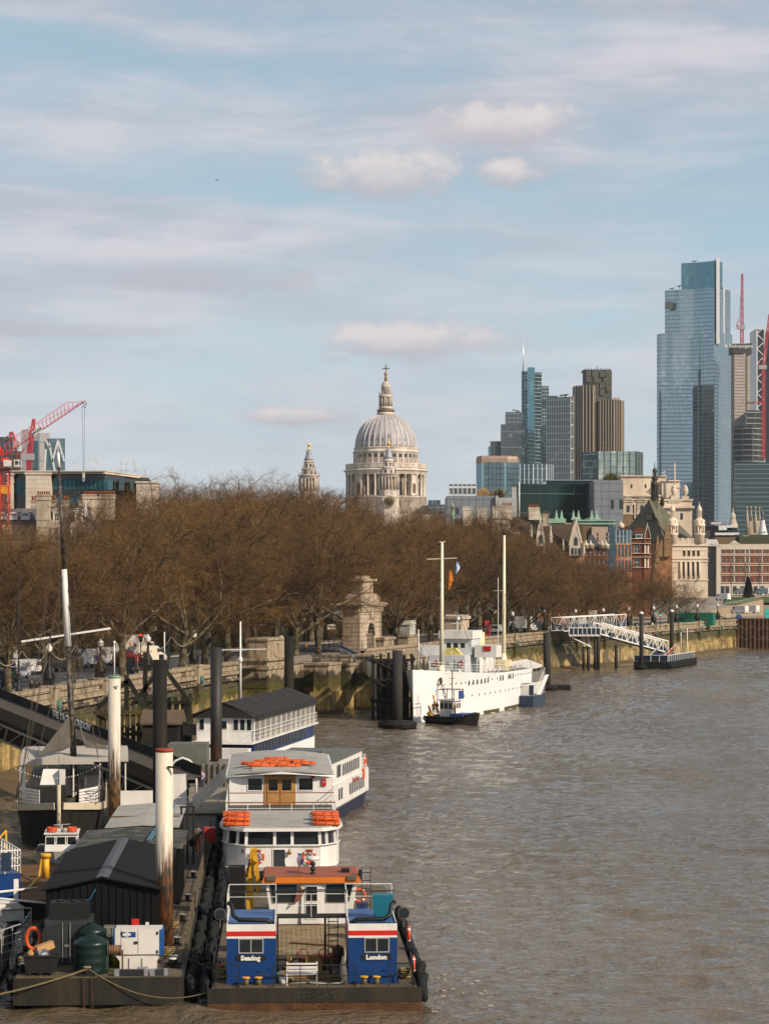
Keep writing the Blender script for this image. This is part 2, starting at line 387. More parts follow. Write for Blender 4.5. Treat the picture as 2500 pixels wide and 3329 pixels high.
def wall_section(name,label,Da,Db,stone_parts=0,lo=0.):
 T=thing(name,label,'river wall',(wall_at(Da),Da,0),0,'stretches of the stone river wall')
 ox,oy=wall_at(Da),Da
 def pt(D,off,z):p=W2(D,off);return(p[0]-ox,p[1]-oy,z)
 core=MB()
 prof=[(.22,-1.),(.30,4.3),(.55,5.15),(.30,5.5),(.30,6.1),(.30,7.2)]
 for a,b in seg_iter(Da,Db,6):
  for(o0,z0),(o1,z1)in zip(prof,prof[1:]):core.quad(pt(a,o0,z0),pt(b,o0,z0),pt(b,o1,z1),pt(a,o1,z1))
  core.quad(pt(a,.3,7.2),pt(b,.3,7.2),pt(b,1.0,7.2),pt(a,1.0,7.2));core.quad(pt(a,1.,7.2),pt(b,1.,7.2),pt(b,1.,6.3),pt(a,1.,6.3))
 core.build('joint_bed',M('wall_joint',C(96,82,62),.9),T)
 trims=MB()
 def run(o0,o1,z0,z1,L,mbx,gap=.03):
  for a,b in seg_iter(Da,Db,L):
   b-=gap;A=[pt(a,o0,z0),pt(b,o0,z0),pt(b,o1,z0),pt(a,o1,z0),pt(a,o0,z1),pt(b,o0,z1),pt(b,o1,z1),pt(a,o1,z1)]
   mbx.add(A,[(0,3,2,1),(4,5,6,7),(0,1,5,4),(1,2,6,5),(2,3,7,6),(3,0,4,7)])
 run(-.02,1.15,7.22,7.5,2.2,trims);run(.05,.3,7.08,7.2,3,trims)
 run(-.12,.4,5.95,6.22,2.4,trims);run(.0,.35,6.24,6.4,2.4,trims);run(-.02,.5,5.18,5.42,2.4,trims)
 trims.build('coping',WALLM,T)
 rnd=random.Random(int(Da));rest=MB();n=0
 courses=[(6.42,7.06)]+[(5.45,5.93)]+[(4.42,5.12)]+[(3.70-.7*k,4.38-.7*k)for k in range(6)]
 for ci,(z0,z1)in enumerate(courses):
  if z1<lo:continue
  a=Da-rnd.random()*.6;Lb=1.7 if ci>1 else 2.8
  while a<Db:
   b=min(a+Lb*rnd.uniform(.75,1.25),Db);aa=max(a,Da)
   if b-aa>.15:
    def off(z):
     for(o0,y0),(o1,y1)in zip(prof,prof[1:]):
      if y0<=z<=y1:return o0+(o1-o0)*(z-y0)/(y1-y0)
     return.3
    j=rnd.uniform(-.02,.02);o0=off(z0)-(.09 if ci>1 else.05)+(j if ci>1 else j*.3);o1=off(z1)-(.09 if ci>1 else.05)+(j if ci>1 else j*.3);g=.025 if ci>1 else.012
    A=[pt(aa+g,o0,z0),pt(b-g,o0,z0),pt(b-g,o0+.2,z0),pt(aa+g,o0+.2,z0),pt(aa+g,o1,z1),pt(b-g,o1,z1),pt(b-g,o1+.2,z1),pt(aa+g,o1+.2,z1)]
    Fc=[(0,3,2,1),(4,5,6,7),(0,1,5,4),(1,2,6,5),(3,0,4,7)]
    if n<stone_parts:MB().add(A,Fc).build('stone',WALLM,T)
    else:rest.add(A,Fc)
    n+=1
   a=b
 if rest.f:rest.build('stonework',WALLM,T,kind='stuff'if stone_parts else None)
 return T
wall_section('river_wall','stone river wall with green and ochre tide stain, beneath the gangway at left',60,201,0,2.)
wall_section('river_wall','stone river wall from the gangway to the pedestal by the landing stairs, tide stained green and ochre',201,284,300)
wall_section('river_wall','stone river wall behind the white ship, between the stairs and the truss gangway',333,437,60,1)
wall_section('river_wall','curved stone river wall behind the truss gangway, ending at the sheet piling',437,572,300)
# ================================================================ TREES (bare planes)
BARK=M('plane_bark',C(58,50,35),.9,var=.45,scale=1.2,dirt=(150,138,106),dirt_amt=.6,dscale=1.4,bump=.4)  # pale patches: mottled plane bark, doubling as sunlit limb highlights painted into the colour
TWIG=M('bare_twigs',C(108,78,44),.9,var=.45,scale=.3,ov=.6)
TWIG2=M('bare_branches',C(72,58,37),.9,var=.4,scale=.5,ov=.4)
def nrm(v):return v/np.maximum(np.linalg.norm(v,axis=-1,keepdims=True),1e-9)
def paths(start,dirn,length,K,rng,wander,up):
 n=len(start);P_=np.zeros((n,K,3));P_[:,0]=start;d=nrm(dirn);st=(length/(K-1))[:,None]
 bend=rng.normal(0,1,(n,3))*wander
 for k in range(1,K):
  d=nrm(d+bend*.5+rng.normal(0,wander,(n,3))+np.array([0,0,up]));P_[:,k]=P_[:,k-1]+d*st
 return P_
def np_tubes(P_,r0,r1,m):
 n,K,_=P_.shape
 T=np.zeros_like(P_);T[:,1:-1]=P_[:,2:]-P_[:,:-2];T[:,0]=P_[:,1]-P_[:,0];T[:,-1]=P_[:,-1]-P_[:,-2];T=nrm(T)
 ref=np.where(np.abs(T[...,2:3])>.9,np.array([0,1.,0]),np.array([0,0,1.]));A=nrm(np.cross(T,ref));B=np.cross(T,A)
 t=np.linspace(0,1,K)[None,:,None];r=r0[:,None,None]*(1-t)+r1[:,None,None]*t
 V=[]
 for j in range(m):
  a=2*math.pi*j/m;V.append(P_+(A*math.cos(a)+B*math.sin(a))*r)
 V=np.stack(V,2).reshape(-1,3)
 base=(np.arange(n)[:,None,None]*K+np.arange(K-1)[None,:,None])*m;j=np.arange(m)[None,None,:];j2=(j+1)%m
 Q=np.stack([base+j,base+j2,base+m+j2,base+m+j],-1).reshape(-1,4)
 return V,Q
def np_ribbons(P_,wd,rng):
 n,K,_=P_.shape
 side=nrm(np.cross(P_[:,-1]-P_[:,0],rng.normal(0,1,(n,3))))[:,None,:]*wd[:,None,None]
 t=np.linspace(1,.35,K)[None,:,None]
 V=np.stack([P_-side*t,P_+side*t],2).reshape(-1,3)
 b=(np.arange(n)[:,None]*K+np.arange(K-1)[None,:])*2
 return V,np.stack([b,b+1,b+3,b+2],-1).reshape(-1,4)
def branch(P_,n,t0,t1,ang,rng,bias_up=0.):
 m,K,_=P_.shape
 t=np.linspace(t0,t1,n)[None,:]+rng.uniform(-.04,.04,(m,n));t=np.clip(t,.02,.99)*(K-1);i=np.minimum(t.astype(int),K-2);f=(t-i)[...,None]
 ar=np.arange(m)[:,None];s=P_[ar,i]*(1-f)+P_[ar,i+1]*f;d=nrm(P_[ar,i+1]-P_[ar,i])
 rnd=nrm(np.cross(d,rng.normal(0,1,d.shape)));a=rng.uniform(ang[0],ang[1],(m,n))[...,None]
 dd=nrm(d*np.cos(a)+rnd*np.sin(a)+np.array([0,0,bias_up]));return s.reshape(-1,3),dd.reshape(-1,3),(t/(K-1)).reshape(-1)
def make_tree(seed,h,spread,fork,dens=1.):
 rng=np.random.default_rng(seed)
 tr=paths(np.zeros((1,3))-[0,0,.3],np.array([[rng.normal(0,.04),rng.normal(0,.04),1]]),np.array([h*fork]),6,rng,.03,.05)
 top=tr[0,-1]
 nl=int(rng.integers(6,9));az=np.arange(nl)*2*math.pi/nl+rng.uniform(-.4,.4,nl);inc=rng.uniform(.25,1.0,nl);inc[0]=.1
 d=np.stack([np.sin(inc)*np.cos(az),np.sin(inc)*np.sin(az),np.cos(inc)],-1)
 st=tr[0,-1][None]-np.array([0,0,1.])[None]*rng.uniform(0,h*.10,nl)[:,None]
 L=h*(1-fork)*rng.uniform(.78,1.,nl)*(1-.12*inc)
 l1=paths(st,d,L,8,rng,.09,.035);r1=rng.uniform(.17,.26,nl)*h/24
 s,dd,t=branch(l1,8,.22,.95,(.5,1.1),rng,.06);L2=np.repeat(L,8)*rng.uniform(.34,.56,len(s))*(1.12-.5*t)
 l2=paths(s,dd,L2,6,rng,.13,.02)
 s,dd,t=branch(l2,7,.2,.98,(.45,1.1),rng,.03);L3=np.repeat(L2,7)*rng.uniform(.38,.6,len(s))*(1.1-.4*t)
 l3=paths(s,dd,L3,5,rng,.16,.01)
 s,dd,t=branch(l3,6,.2,.99,(.4,1.1),rng,.0);L4=np.repeat(L3,6)*rng.uniform(.4,.66,len(s))+.25
 l4=paths(s,dd,L4,4,rng,.2,.02)
 n5=int(5*dens)
 s,dd,t=branch(l4,n5,.15,.99,(.35,1.1),rng,.03);L5=np.repeat(L4,n5)*rng.uniform(.45,.85,len(s))+.15
 l5=paths(s,dd,L5,3,rng,.25,.04)
 a=[np_tubes(tr,np.array([.50])*h/24,np.array([.36])*h/24,9)+(0,),np_tubes(l1,r1,r1*.22,6)+(0,)]
 b=[np_tubes(l2,np.full(len(l2),.075)*h/24,np.full(len(l2),.03),5)+(0,),np_tubes(l3,np.full(len(l3),.036),np.full(len(l3),.016),3)+(0,),np_ribbons(l4,np.full(len(l4),.019),rng)+(1,),np_ribbons(l5,rng.uniform(.008,.014,len(l5)),rng)+(1,)]
 return np_mesh('trunk',a,[BARK]),np_mesh('crown',b,[TWIG2,TWIG])
PROTO=[make_tree(11,25,1,.26),make_tree(23,25,1,.32),make_tree(37,23,1,.22),make_tree(41,25,1,.30),make_tree(59,24,1,.26)]
PH=[25,25,23,25,24]
def tree(k,x,y,z,h,rz,label,group,wide=1.):
 T=thing('plane_tree',label,'tree',(x,y,z),rz,group);s=h/PH[k]
 for nm,me in zip(('trunk','crown'),PROTO[k]):put(nm,me,T,sc=(s*wide,s*wide,s))
 return T
rt=random.Random(5)
def tl(x,y,ri):
 k=(next(n for a,n in LMK if px_(x,y)<a),ri);cnt[k]=cnt.get(k,-1)+1
 return f"bare plane tree, {ordw[min(15, cnt[k])]} in the {('road side', 'second', 'third', 'rearmost')[ri]} row below {k[0]}"
def px_(x,y):return 1250+x/y*F
SKYL=[(-200,1680),(0,1648),(150,1690),(330,1668),(390,1598),(470,1562),(600,1552),(700,1560),(800,1545),(900,1600),(960,1575),(1050,1585),(1130,1650),(1250,1662),(1400,1655),(1550,1662),(1640,1700),(1750,1750),(1850,1790),(1950,1805),(2050,1820),(2150,1838),(2280,1872),(2500,1890)]
def crown_h(x,y,k=1.):
 px=1250+x/y*F
 for(a,u),(b,v)in zip(SKYL,SKYL[1:]):
  if a<=px<=b:t=(px-a)/(b-a);py=u+(v-u)*t;break
 else:py=1880
 return max(9,(Z(py,y)-GZ)*k)
ordw=['first','second','third','fourth','fifth','sixth','seventh','eighth','ninth','tenth','eleventh','twelfth','thirteenth','fourteenth','fifteenth','sixteenth']
front=[P(25,2240,222),P(146,2236,225),P(240,2221,232),P(400,2200,240),P(590,2171,268),P(664,2165,275),P(742,2150,286),P(963,2125,330),P(1035,2120,336),P(1118,2110,360),P(1285,2100,372),P(1400,2095,405),P(1520,2090,425)]
for i,p in enumerate(front):
 tree(i%5,p.x,p.y,GZ,min(22,crown_h(p.x,p.y,.95)),rt.uniform(0,6.28),f'bare plane tree on the riverside pavement, {ordw[i]} trunk from the left','bare plane trees along the riverside pavement',1.1)
n=0
for D in(430,441,452,463,475,488,502,516,531,546):
 x,y=W2(D,4.5+rt.uniform(-.5,1));n+=1
 tree(n%5,x,y,GZ,crown_h(x,y,rt.uniform(.85,.97)),rt.uniform(0,6.28),f'bare plane tree by the curved river wall, {ordw[n-1]} trunk right of the white ship','bare plane trees behind the far river wall',1.12)
LMK=[(130,'the red crane'),(330,'the mansard roof'),(480,'the stone and glass office'),(700,'open sky at left'),(900,'open sky before the small tower'),(1090,'the left cathedral tower'),(1300,'the cathedral clock'),(1450,'the right of the dome'),(1650,'the tall square chimneys'),(1800,'the Gothic gables'),(1960,'the green obelisks'),(2120,'the red Dutch gable'),(2600,'the turreted school')]
cnt={}
for D in range(236,600,8):
 for ri,off in enumerate((30,40,50,62)):
  if(off==62 and D>480):continue
  x,y=W2(D+rt.uniform(-3,3),off+rt.uniform(-2.5,2.5))
  if(px_(x,y)<480 and y>338)or(y>480 and px_(x,y)<1080)or y>585:continue
  if X(-180,y)<x<X(2300,y):
   tree(rt.randrange(5),x,y,GZ,crown_h(x,y,rt.uniform(.9,1.03)),rt.uniform(0,6.28),tl(x,y,ri),'plane trees massed behind the road',1.1)
# ================================================================ BUILDINGS: helpers
def cellglass(name,a,b,cell=(3,3,4),metal=.55,rough=.12,bright=.25,spec=.6):
 if name in MATS:return MATS[name]
 m=bpy.data.materials.new(name);m.use_nodes=True;t=NT(m.node_tree);s=t.n['Principled BSDF']
 geo=t.new('ShaderNodeNewGeometry');v=t.new('ShaderNodeVectorMath',operation='DIVIDE');t.l.new(geo.outputs['Position'],v.inputs[0]);v.inputs[1].default_value=cell
 f=t.new('ShaderNodeVectorMath',operation='FLOOR');t.l.new(v.outputs[0],f.inputs[0])
 wn=t.new('ShaderNodeTexWhiteNoise');t.l.new(f.outputs[0],wn.inputs[0])
 big=t.noise(geo.outputs['Position'],.02,3)
 k=t.m('MULTIPLY',t.ramp(wn.outputs[0],1-bright,1.),t.ramp(big,.4,.6))
 t.put(s.inputs['Base Color'],t.mix(k,C(*a),C(*b)))
 s.inputs['Metallic'].default_value=metal;s.inputs['Roughness'].default_value=rough;s.inputs['Specular IOR Level'].default_value=spec
 MATS[name]=m;return m
DGL=M('dark_window_glass',(34,40,44),.08,0,var=.5,scale=.35,spec=.8)
BGL=M('blue_window_glass',(70,92,104),.1,.4,var=.4,scale=.3,spec=.8)
WFR=M('white_window_frame',(205,198,184),.6,var=.1)
KFR=M('dark_window_frame',(40,40,40),.5,var=.1)
STONE=M('portland_stone',(204,190,170),.85,var=.14,scale=.25,dirt=(112,96,76),dirt_amt=.55,dscale=.28,streak=1)
STONE2=M('weathered_stone',(184,168,146),.88,var=.2,scale=.3,dirt=(74,62,50),dirt_amt=.7,dscale=.35,streak=1)
BRICK=M('red_brick',(106,60,38),.9,var=.22,scale=.6,dirt=(88,46,34),dirt_amt=.4)
SLATE=M('slate_roof',(52,48,45),.8,var=.25,scale=.5,dirt=(96,84,62),dirt_amt=.5)
BROOF=M('brown_tile_roof',(70,56,42),.88,var=.25,scale=.4,dirt=(62,56,40),dirt_amt=.5)
LEAD=M('lead_sheet',(150,150,158),.55,.15,var=.12,scale=.2,dirt=(96,94,98),dirt_amt=.5,dscale=.5,streak=1)
COPPER=M('green_copper',(140,172,150),.7,var=.15,dirt=(100,128,110),dirt_amt=.4)
CONC=M('pale_concrete',(176,164,154),.85,var=.12,scale=.12,dirt=(130,120,112),dirt_amt=.4)
GREYP=M('grey_cladding',(122,126,132),.6,.2,var=.08,scale=.1)
GOLD=M('gilding',(214,160,40),.35,.8,var=.1)
CLAY=M('clay_pots',(150,84,50),.85,var=.2)
def sub(name,T):
 o=bpy.data.objects.new(name,None);COL.objects.link(o);o.parent=T;return o
def win_mesh(w_,h_,mats,nx=1,nz=1,fr=.09,dp=.1,arch=False):
 key=(round(w_,2),round(h_,2),mats[0].name,mats[1].name,nx,nz,fr,dp,arch)
 if key in WINC:return WINC[key]
 m=MB();m.mat(1).quad((0,dp*.6,0),(w_,dp*.6,0),(w_,dp*.6,h_),(0,dp*.6,h_));m.mat(0)
 m.box(0,fr,0,dp,0,h_);m.box(w_-fr,w_,0,dp,0,h_);m.box(fr,w_-fr,.0,dp,0,fr);m.box(fr,w_-fr,.0,dp,h_-fr,h_)
 for i in range(1,nx):x=w_*i/nx;m.box(x-fr*.4,x+fr*.4,.01,dp-.01,fr,h_-fr)
 for i in range(1,nz):z=h_*i/nz;m.box(fr,w_-fr,.012,dp-.012,z-fr*.4,z+fr*.4)
 if arch:
  n=7
  for sx_ in(0,1):
   prev=None
   for k in range(n+1):
    a=math.pi/2*k/n;x=w_/2*(1-math.cos(a));z=h_-w_/2+w_/2*math.sin(a)
    if sx_:x=w_-x
    if prev:m.add([(prev[0],-.05,prev[1]),(x,-.05,z),(x,-.05,h_),(prev[0],-.05,h_)],[(0,1,2,3)if not sx_ else(3,2,1,0)])
    prev=(x,z)
 WINC[key]=m.mesh('window',list(mats));return WINC[key]
WINC={}
def cols(L,n,w_,m=0.):
 p=(L-2*m)/n;return[(m+p*(i+.5)-w_/2,m+p*(i+.5)+w_/2)for i in range(n)]
def rows(z0,n,fh,sill,h_):return[(z0+fh*i+sill,z0+fh*i+sill+h_)for i in range(n)]
def facade(T,mb_,A,B,z0,z1,ox=(),oz=(),depth=.3,wm=None,nx=1,nz=2,fr=.09,arch=(),name='window',zo=0.):
 A=Vector(A[:2]);B=Vector(B[:2]);d=B-A;L=d.length;d.normalize();n_=Vector((d.y,-d.x));rz=math.atan2(d.y,d.x)
 pt=lambda u,z,q=0.:(A.x+d.x*u-n_.x*q,A.y+d.y*u-n_.y*q,z)
 xs=[0.]+[v for p in ox for v in p]+[L];zs=[z0]+[v for p in oz for v in p]+[z1]
 if not ox or not oz:mb_.quad(pt(0,z0),pt(L,z0),pt(L,z1),pt(0,z1));return
 for j in range(len(zs)-1):
  if j%2==0:mb_.quad(pt(0,zs[j]),pt(L,zs[j]),pt(L,zs[j+1]),pt(0,zs[j+1]));continue
  a,b=zs[j],zs[j+1]
  for i in range(len(xs)-1):
   u,v=xs[i],xs[i+1]
   if i%2==0:mb_.quad(pt(u,a),pt(v,a),pt(v,b),pt(u,b))
   else:
    mb_.quad(pt(u,a),pt(v,a),pt(v,a,depth),pt(u,a,depth));mb_.quad(pt(u,b,depth),pt(v,b,depth),pt(v,b),pt(u,b))
    mb_.quad(pt(u,a),pt(u,a,depth),pt(u,b,depth),pt(u,b));mb_.quad(pt(v,a,depth),pt(v,a),pt(v,b),pt(v,b,depth))
    ar=(j//2)in arch
    me=win_mesh(v-u,b-a,wm or(WFR,DGL),nx,nz,fr,.1,ar)
    p=pt(u,a,depth-.1-(.1 if ar else 0));put(name,me,T,p,rz)
def solid(T,mbw,poly,z0,z1,sides,roofm=None,wallm=None,name='wall',rname='roof'):
 n=len(poly)
 for i in range(n):
  s=sides.get(i,sides.get('all'))
  if s:facade(T,mbw,poly[i],poly[(i+1)%n],z0,z1,**s)
  else:facade(T,mbw,poly[i],poly[(i+1)%n],z0,z1)
 if roofm:
  r=MB();r.add([(x,y,z1-.02)for x,y in poly],[tuple(range(n))]);r.build(rname,roofm,T)
def rect(px0,px1,D,dep,skew=0.):
 x0,x1=X(px0,D),X(px1,D);return[(x0,D),(x1,D+skew),(x1,D+dep+skew),(x0,D+dep)]
def loc0(poly):
 o=poly[0];return(o[0],o[1],0),[(x-o[0],y-o[1])for x,y in poly]
def ledge(T,poly,z0,z1,out,mat_,name='cornice',edges=None):
 """moulding round a footprint"""
 m=MB();n=len(poly)
 for i in(edges if edges is not None else range(n)):
  A=Vector(poly[i]);B=Vector(poly[(i+1)%n]);d=(B-A).normalized();q=Vector((d.y,-d.x))*out;A2=A-d*out;B2=B+d*out*.98
  m.add([(A2.x+q.x,A2.y+q.y,z0),(B2.x+q.x,B2.y+q.y,z0),(B2.x-q.x*.2,B2.y-q.y*.2,z0),(A2.x-q.x*.2,A2.y-q.y*.2,z0),(A2.x+q.x,A2.y+q.y,z1),(B2.x+q.x,B2.y+q.y,z1),(B2.x-q.x*.2,B2.y-q.y*.2,z1),(A2.x-q.x*.2,A2.y-q.y*.2,z1)],[(0,3,2,1),(4,5,6,7),(0,1,5,4),(1,2,6,5),(2,3,7,6),(3,0,4,7)])
 return m.build(name,mat_,T)
def curtain(T,poly,z0,z1,glass,fh=4.,band=None,fin=None,pitch=3.,bw=.35,fw=.18,edges=(0,1),bt=.6,fout=.25,vol='glass_volume',cap=290):
 """glazed volume with floor bands and fins, each its own part on shared meshes"""
 n=len(poly);v=MB();v.prism(poly,z0,z1);v.build(vol,glass,T)
 if band:
  m=MB()
  for i in edges:
   A=Vector(poly[i]);B=Vector(poly[(i+1)%n]);d=(B-A).normalized();q=Vector((d.y,-d.x))*bw
   m.add([(A.x+q.x,A.y+q.y,0),(B.x+q.x,B.y+q.y,0),(B.x,B.y,0),(A.x,A.y,0),(A.x+q.x,A.y+q.y,bt),(B.x+q.x,B.y+q.y,bt),(B.x,B.y,bt),(A.x,A.y,bt)],[(0,3,2,1),(4,5,6,7),(0,1,5,4),(1,2,6,5),(3,0,4,7)])
  me=m.mesh('floor_band',[band]);k=int((z1-z0)/fh)
  for i in range(k):put('floor_band',me,T,(0,0,z0+(z1-z0)*(i+.5)/k))
 if fin:
  m=MB();m.box(-fw/2,fw/2,-fout,.02,0,1);me=m.mesh('fin',[fin]);c=0
  for i in edges:
   A=Vector(poly[i]);B=Vector(poly[(i+1)%n]);L=(B-A).length;k=max(1,int(round(L/pitch)));rz=math.atan2(B.y-A.y,B.x-A.x)
   for j in range(k+1):
    p=A+(B-A)*(j/k)
    if c<cap:put('fin',me,T,(p.x,p.y,z0),rz,(1,1,z1-z0));c+=1
def rz_poly(cx,cy,r,n=12,sx=1,sy=1,rot=0):return[(cx+r*sx*math.cos(2*math.pi*i/n+rot),cy+r*sy*math.sin(2*math.pi*i/n+rot))for i in range(n)]
# ================================================================ CATHEDRAL
def cathedral():
 D=1333.;u=.3311*D/F;cx=X(1254.3,D)
 T=thing('domed_cathedral','great domed stone cathedral with lantern, gilt cross and two west towers above the trees','cathedral',(cx,D,0))
 zc=lambda yc:149.7-.0599*yc
 def ring(prof,name,mat_,n=64,smooth=True,at=(0,0),par=T):
  m=MB();m.lathe([(r*u,zc(y))for r,y in prof],n,(at[0],at[1],0),smooth);return m.build(name,mat_,par)
 ST=M('cathedral_stone',(208,194,180),.85,var=.12,scale=.12,dirt=(104,90,74),dirt_amt=.6,dscale=.16,streak=1)
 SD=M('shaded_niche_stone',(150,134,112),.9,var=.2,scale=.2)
 ring([(400,2200),(400,1418),(408,1416),(408,1408),(395,1406)],'podium',ST)
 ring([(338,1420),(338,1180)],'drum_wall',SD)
 ring([(392,1196),(396,1192),(396,1172),(400,1168),(404,1160),(416,1156),(414,1148),(396,1146),(396,1140)],'entablature',ST)
 ring([(388,1142),(388,1130)],'balustrade_plinth',ST)
 ring([(392,1100),(396,1098),(396,1088),(388,1088)],'balustrade_rail',ST)
 m=MB();m.box(-.2,.2,-.2,.2,0,1);bme=m.mesh('baluster',[ST]);m=MB();m.box(-1.1,1.1,-.3,.3,0,1);pme=m.mesh('balustrade_pier',[ST])
 for i in range(32):
  a=2*math.pi*i/32+.05
  if math.sin(a)<.3:
   put('balustrade_pier',pme,T,(390*u*math.cos(a),390*u*math.sin(a),zc(1131)),a+math.pi/2,(1,1,(1131-1099)*.0599))
   for j in range(1,8):
    b=a+2*math.pi/32*j/8;put('baluster',bme,T,(390*u*math.cos(b),390*u*math.sin(b),zc(1131)),b,(1,1,(1131-1099)*.0599))
 m=MB();Hh=(1402-1192)*.0599
 m.lathe([(.85,0),(.85,.3),(.66,.5),(.62,Hh*.5),(.54,Hh-1.2),(.6,Hh-1.1),(.8,Hh-.2),(.8,Hh)],12);cme=m.mesh('column',[ST])
 m=MB();m.box(-2.6,2.6,0,4,0,Hh);nme=m.mesh('niche_wall',[ST])
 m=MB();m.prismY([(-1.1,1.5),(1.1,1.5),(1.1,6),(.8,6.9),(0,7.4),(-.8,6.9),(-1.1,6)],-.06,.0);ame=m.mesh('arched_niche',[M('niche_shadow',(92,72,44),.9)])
 m=MB();m.box(-1.,1.,-.1,0,1.0,8.2);wme=m.mesh('window',[DGL])
 for i in range(32):
  a=2*math.pi*(i+.5)/32+.02;c,s=math.cos(a),math.sin(a)
  put('column',cme,T,(384*u*c,384*u*s,zc(1402)))
  a2=a+math.pi/32;c,s=math.cos(a2),math.sin(a2)
  if math.sin(a2)<.35:
   if i%4==3:
    put('niche_wall',nme,T,(380*u*c,380*u*s,zc(1402)),a2+math.pi/2);put('arched_niche',ame,T,(380.5*u*c,380.5*u*s,zc(1402)),a2+math.pi/2)
   else:put('window',wme,T,(339*u*c,339*u*s,zc(1402)),a2+math.pi/2)
 ring([(312,1145),(312,985),(320,978),(326,972),(326,966),(312,962),(310,940),(316,936),(316,928),(302,926)],'attic',ST)
 m=MB();m.box(-.85,.85,-.12,.2,0,2.0);sme=m.mesh('attic_window',[DGL]);m=MB();m.box(-.4,.4,-.35,.2,0,9.4);pme=m.mesh('pilaster',[ST])
 for i in range(32):
  for k,(me,nm,z)in enumerate(((sme,'attic_window',zc(1028)),(pme,'pilaster',zc(1140)))):
   a=2*math.pi*(i+.5*k)/32+.07;c,s=math.cos(a),math.sin(a)
   if s<.3:put(nm,me,T,(313*u*c,313*u*s,z),a+math.pi/2)
 dome=[(297*math.cos(t)**.92+0,925-330*math.sin(t))for t in np.linspace(0,1.29,18)]
 DL=M('dome_lead',(172,166,164),.6,.05,var=.1,scale=.25,dirt=(104,100,104),dirt_amt=.5,dscale=.35,streak=1)
 ring(dome,'dome',DL,96)
 m=MB();pts=[(r*u+.12,0,zc(y))for r,y in dome]
 m.tube(pts,[.42]*6+[.34]*6+[.25]*6,5);rme=m.mesh('dome_rib',[M('lead_rib',(188,182,180),.6,.05,var=.08)])
 pm=MB();pm.box(-.7,.7,-.1,.1,0,1.8);pme=pm.mesh('lead_panel',[M('dark_lead',(112,108,112),.5,.2,var=.2)])
 rr=random.Random(3)
 for i in range(32):
  a=2*math.pi*i/32;put('dome_rib',rme,T,(0,0,0),a)
  if i>14:
   for y,r in((870,292),(840,288),(800,275),(770,262)):
    if rr.random()<(.85 if y==870 else.35):a2=a+math.pi/32;o=put('lead_panel',pme,T,(r*u*math.cos(a2),r*u*math.sin(a2),zc(y)),a2+math.pi/2);o.rotation_euler[0]=-.2-(870-y)*.004
 ring([(84,625),(84,600),(88,596),(88,582),(84,580),(84,572)],'lantern_base',ST,32);ring([(86,574),(86,548),(82,548),(82,574)],'golden_gallery_rail',M('gallery_iron',(110,92,66),.6),32)
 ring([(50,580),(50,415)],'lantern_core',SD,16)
 ring([(66,428),(70,424),(72,412),(66,408),(66,404)],'lantern_cornice',ST,24);ring([(68,545),(68,520)],'lantern_plinth',ST,24)
 m=MB();m.cyl((0,0,0),(0,0,(520-428)*.0599),.36,.32,8);lme=m.mesh('lantern_column',[ST])
 for i in range(16):
  a=2*math.pi*(i//2+(.2 if i%2 else-.2))/8;put('lantern_column',lme,T,(62*u*math.cos(a),62*u*math.sin(a),zc(520)))
 m=MB();m.lathe([(.25,0),(.3,.5),(.12,1.0),(.3,1.3),(.02,1.9)],6);ume=m.mesh('urn',[ST])
 for i in range(8):a=2*math.pi*i/8+.3;put('urn',ume,T,(66*u*math.cos(a),66*u*math.sin(a),zc(404)))
 ring([(46,410),(44,330),(48,326),(46,318),(42,312),(38,296),(28,282),(20,274),(18,268)],'lantern_cupola',ST,24)
 ring([(16,270),(18,262),(12,250),(16,240),(10,226),(12,218),(6,214)],'finial',M('bronze_gilt',(128,104,62),.45,.5),12)
 ring([(1,216),(12,212),(17,202),(17,194),(12,184),(2,179)],'gilt_ball',M('bronze_gilt2',(168,130,62),.4,.6),16)
 m=MB();a,b=zc(180),zc(110);zz=zc(143);m.box(-.22,.22,-.2,.2,a,b);m.box(-28*u,28*u,-.2,.2,zz-.25,zz+.25)
 for x,z in((0,b),(28*u,zz),(-28*u,zz)):m.bx(x,0,z-.35,.75,.5,.7)
 m.bx(0,0,zz-.6,1.2,.6,1.2);m.build('cross',M('bronze_gilt',(128,104,62)),T)
 Dt=1268.;k=Dt/D
 for px,base in((900+1097*.3311,1560),(900+315*.3311,1560)):
  ax,ay=X(px,Dt)-cx,Dt-D;z2=lambda yc:18+(zc(yc)-18)*k;dy=0 if px>1200 else 15
  Z_=lambda yc:z2(yc+dy)
  def r2(prof,name,mat_,n=16):
   m=MB();m.lathe([(r*u*k,Z_(y))for r,y in prof],n,(ax,ay,0),n>16);return m.build(name,mat_,T)
  r2([(118,2300),(118,1420),(124,1416),(124,1408),(100,1400),(100,1342),(104,1338),(104,1334)],'tower_base',ST,8)
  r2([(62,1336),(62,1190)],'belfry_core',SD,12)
  m=MB();m.cyl((0,0,0),(0,0,(1334-1208)*.0599*k),.42,.36,8);cm=m.mesh('tower_column',[ST])
  for i in range(20):
   a=2*math.pi*i/20;rad=92 if i%5 in(0,1)else 104;put('tower_column',cm,T,(ax+rad*u*k*math.cos(a),ay+rad*u*k*math.sin(a),Z_(1334)))
  r2([(96,1212),(100,1206),(100,1190),(112,1184),(112,1176),(92,1174)],'tower_cornice',ST,20)
  r2([(70,1178),(68,1130),(74,1126),(74,1116),(50,1112),(46,1060),(54,1054),(54,1046),(46,1042),(44,1026)],'tower_stage',ST,12)
  m=MB()
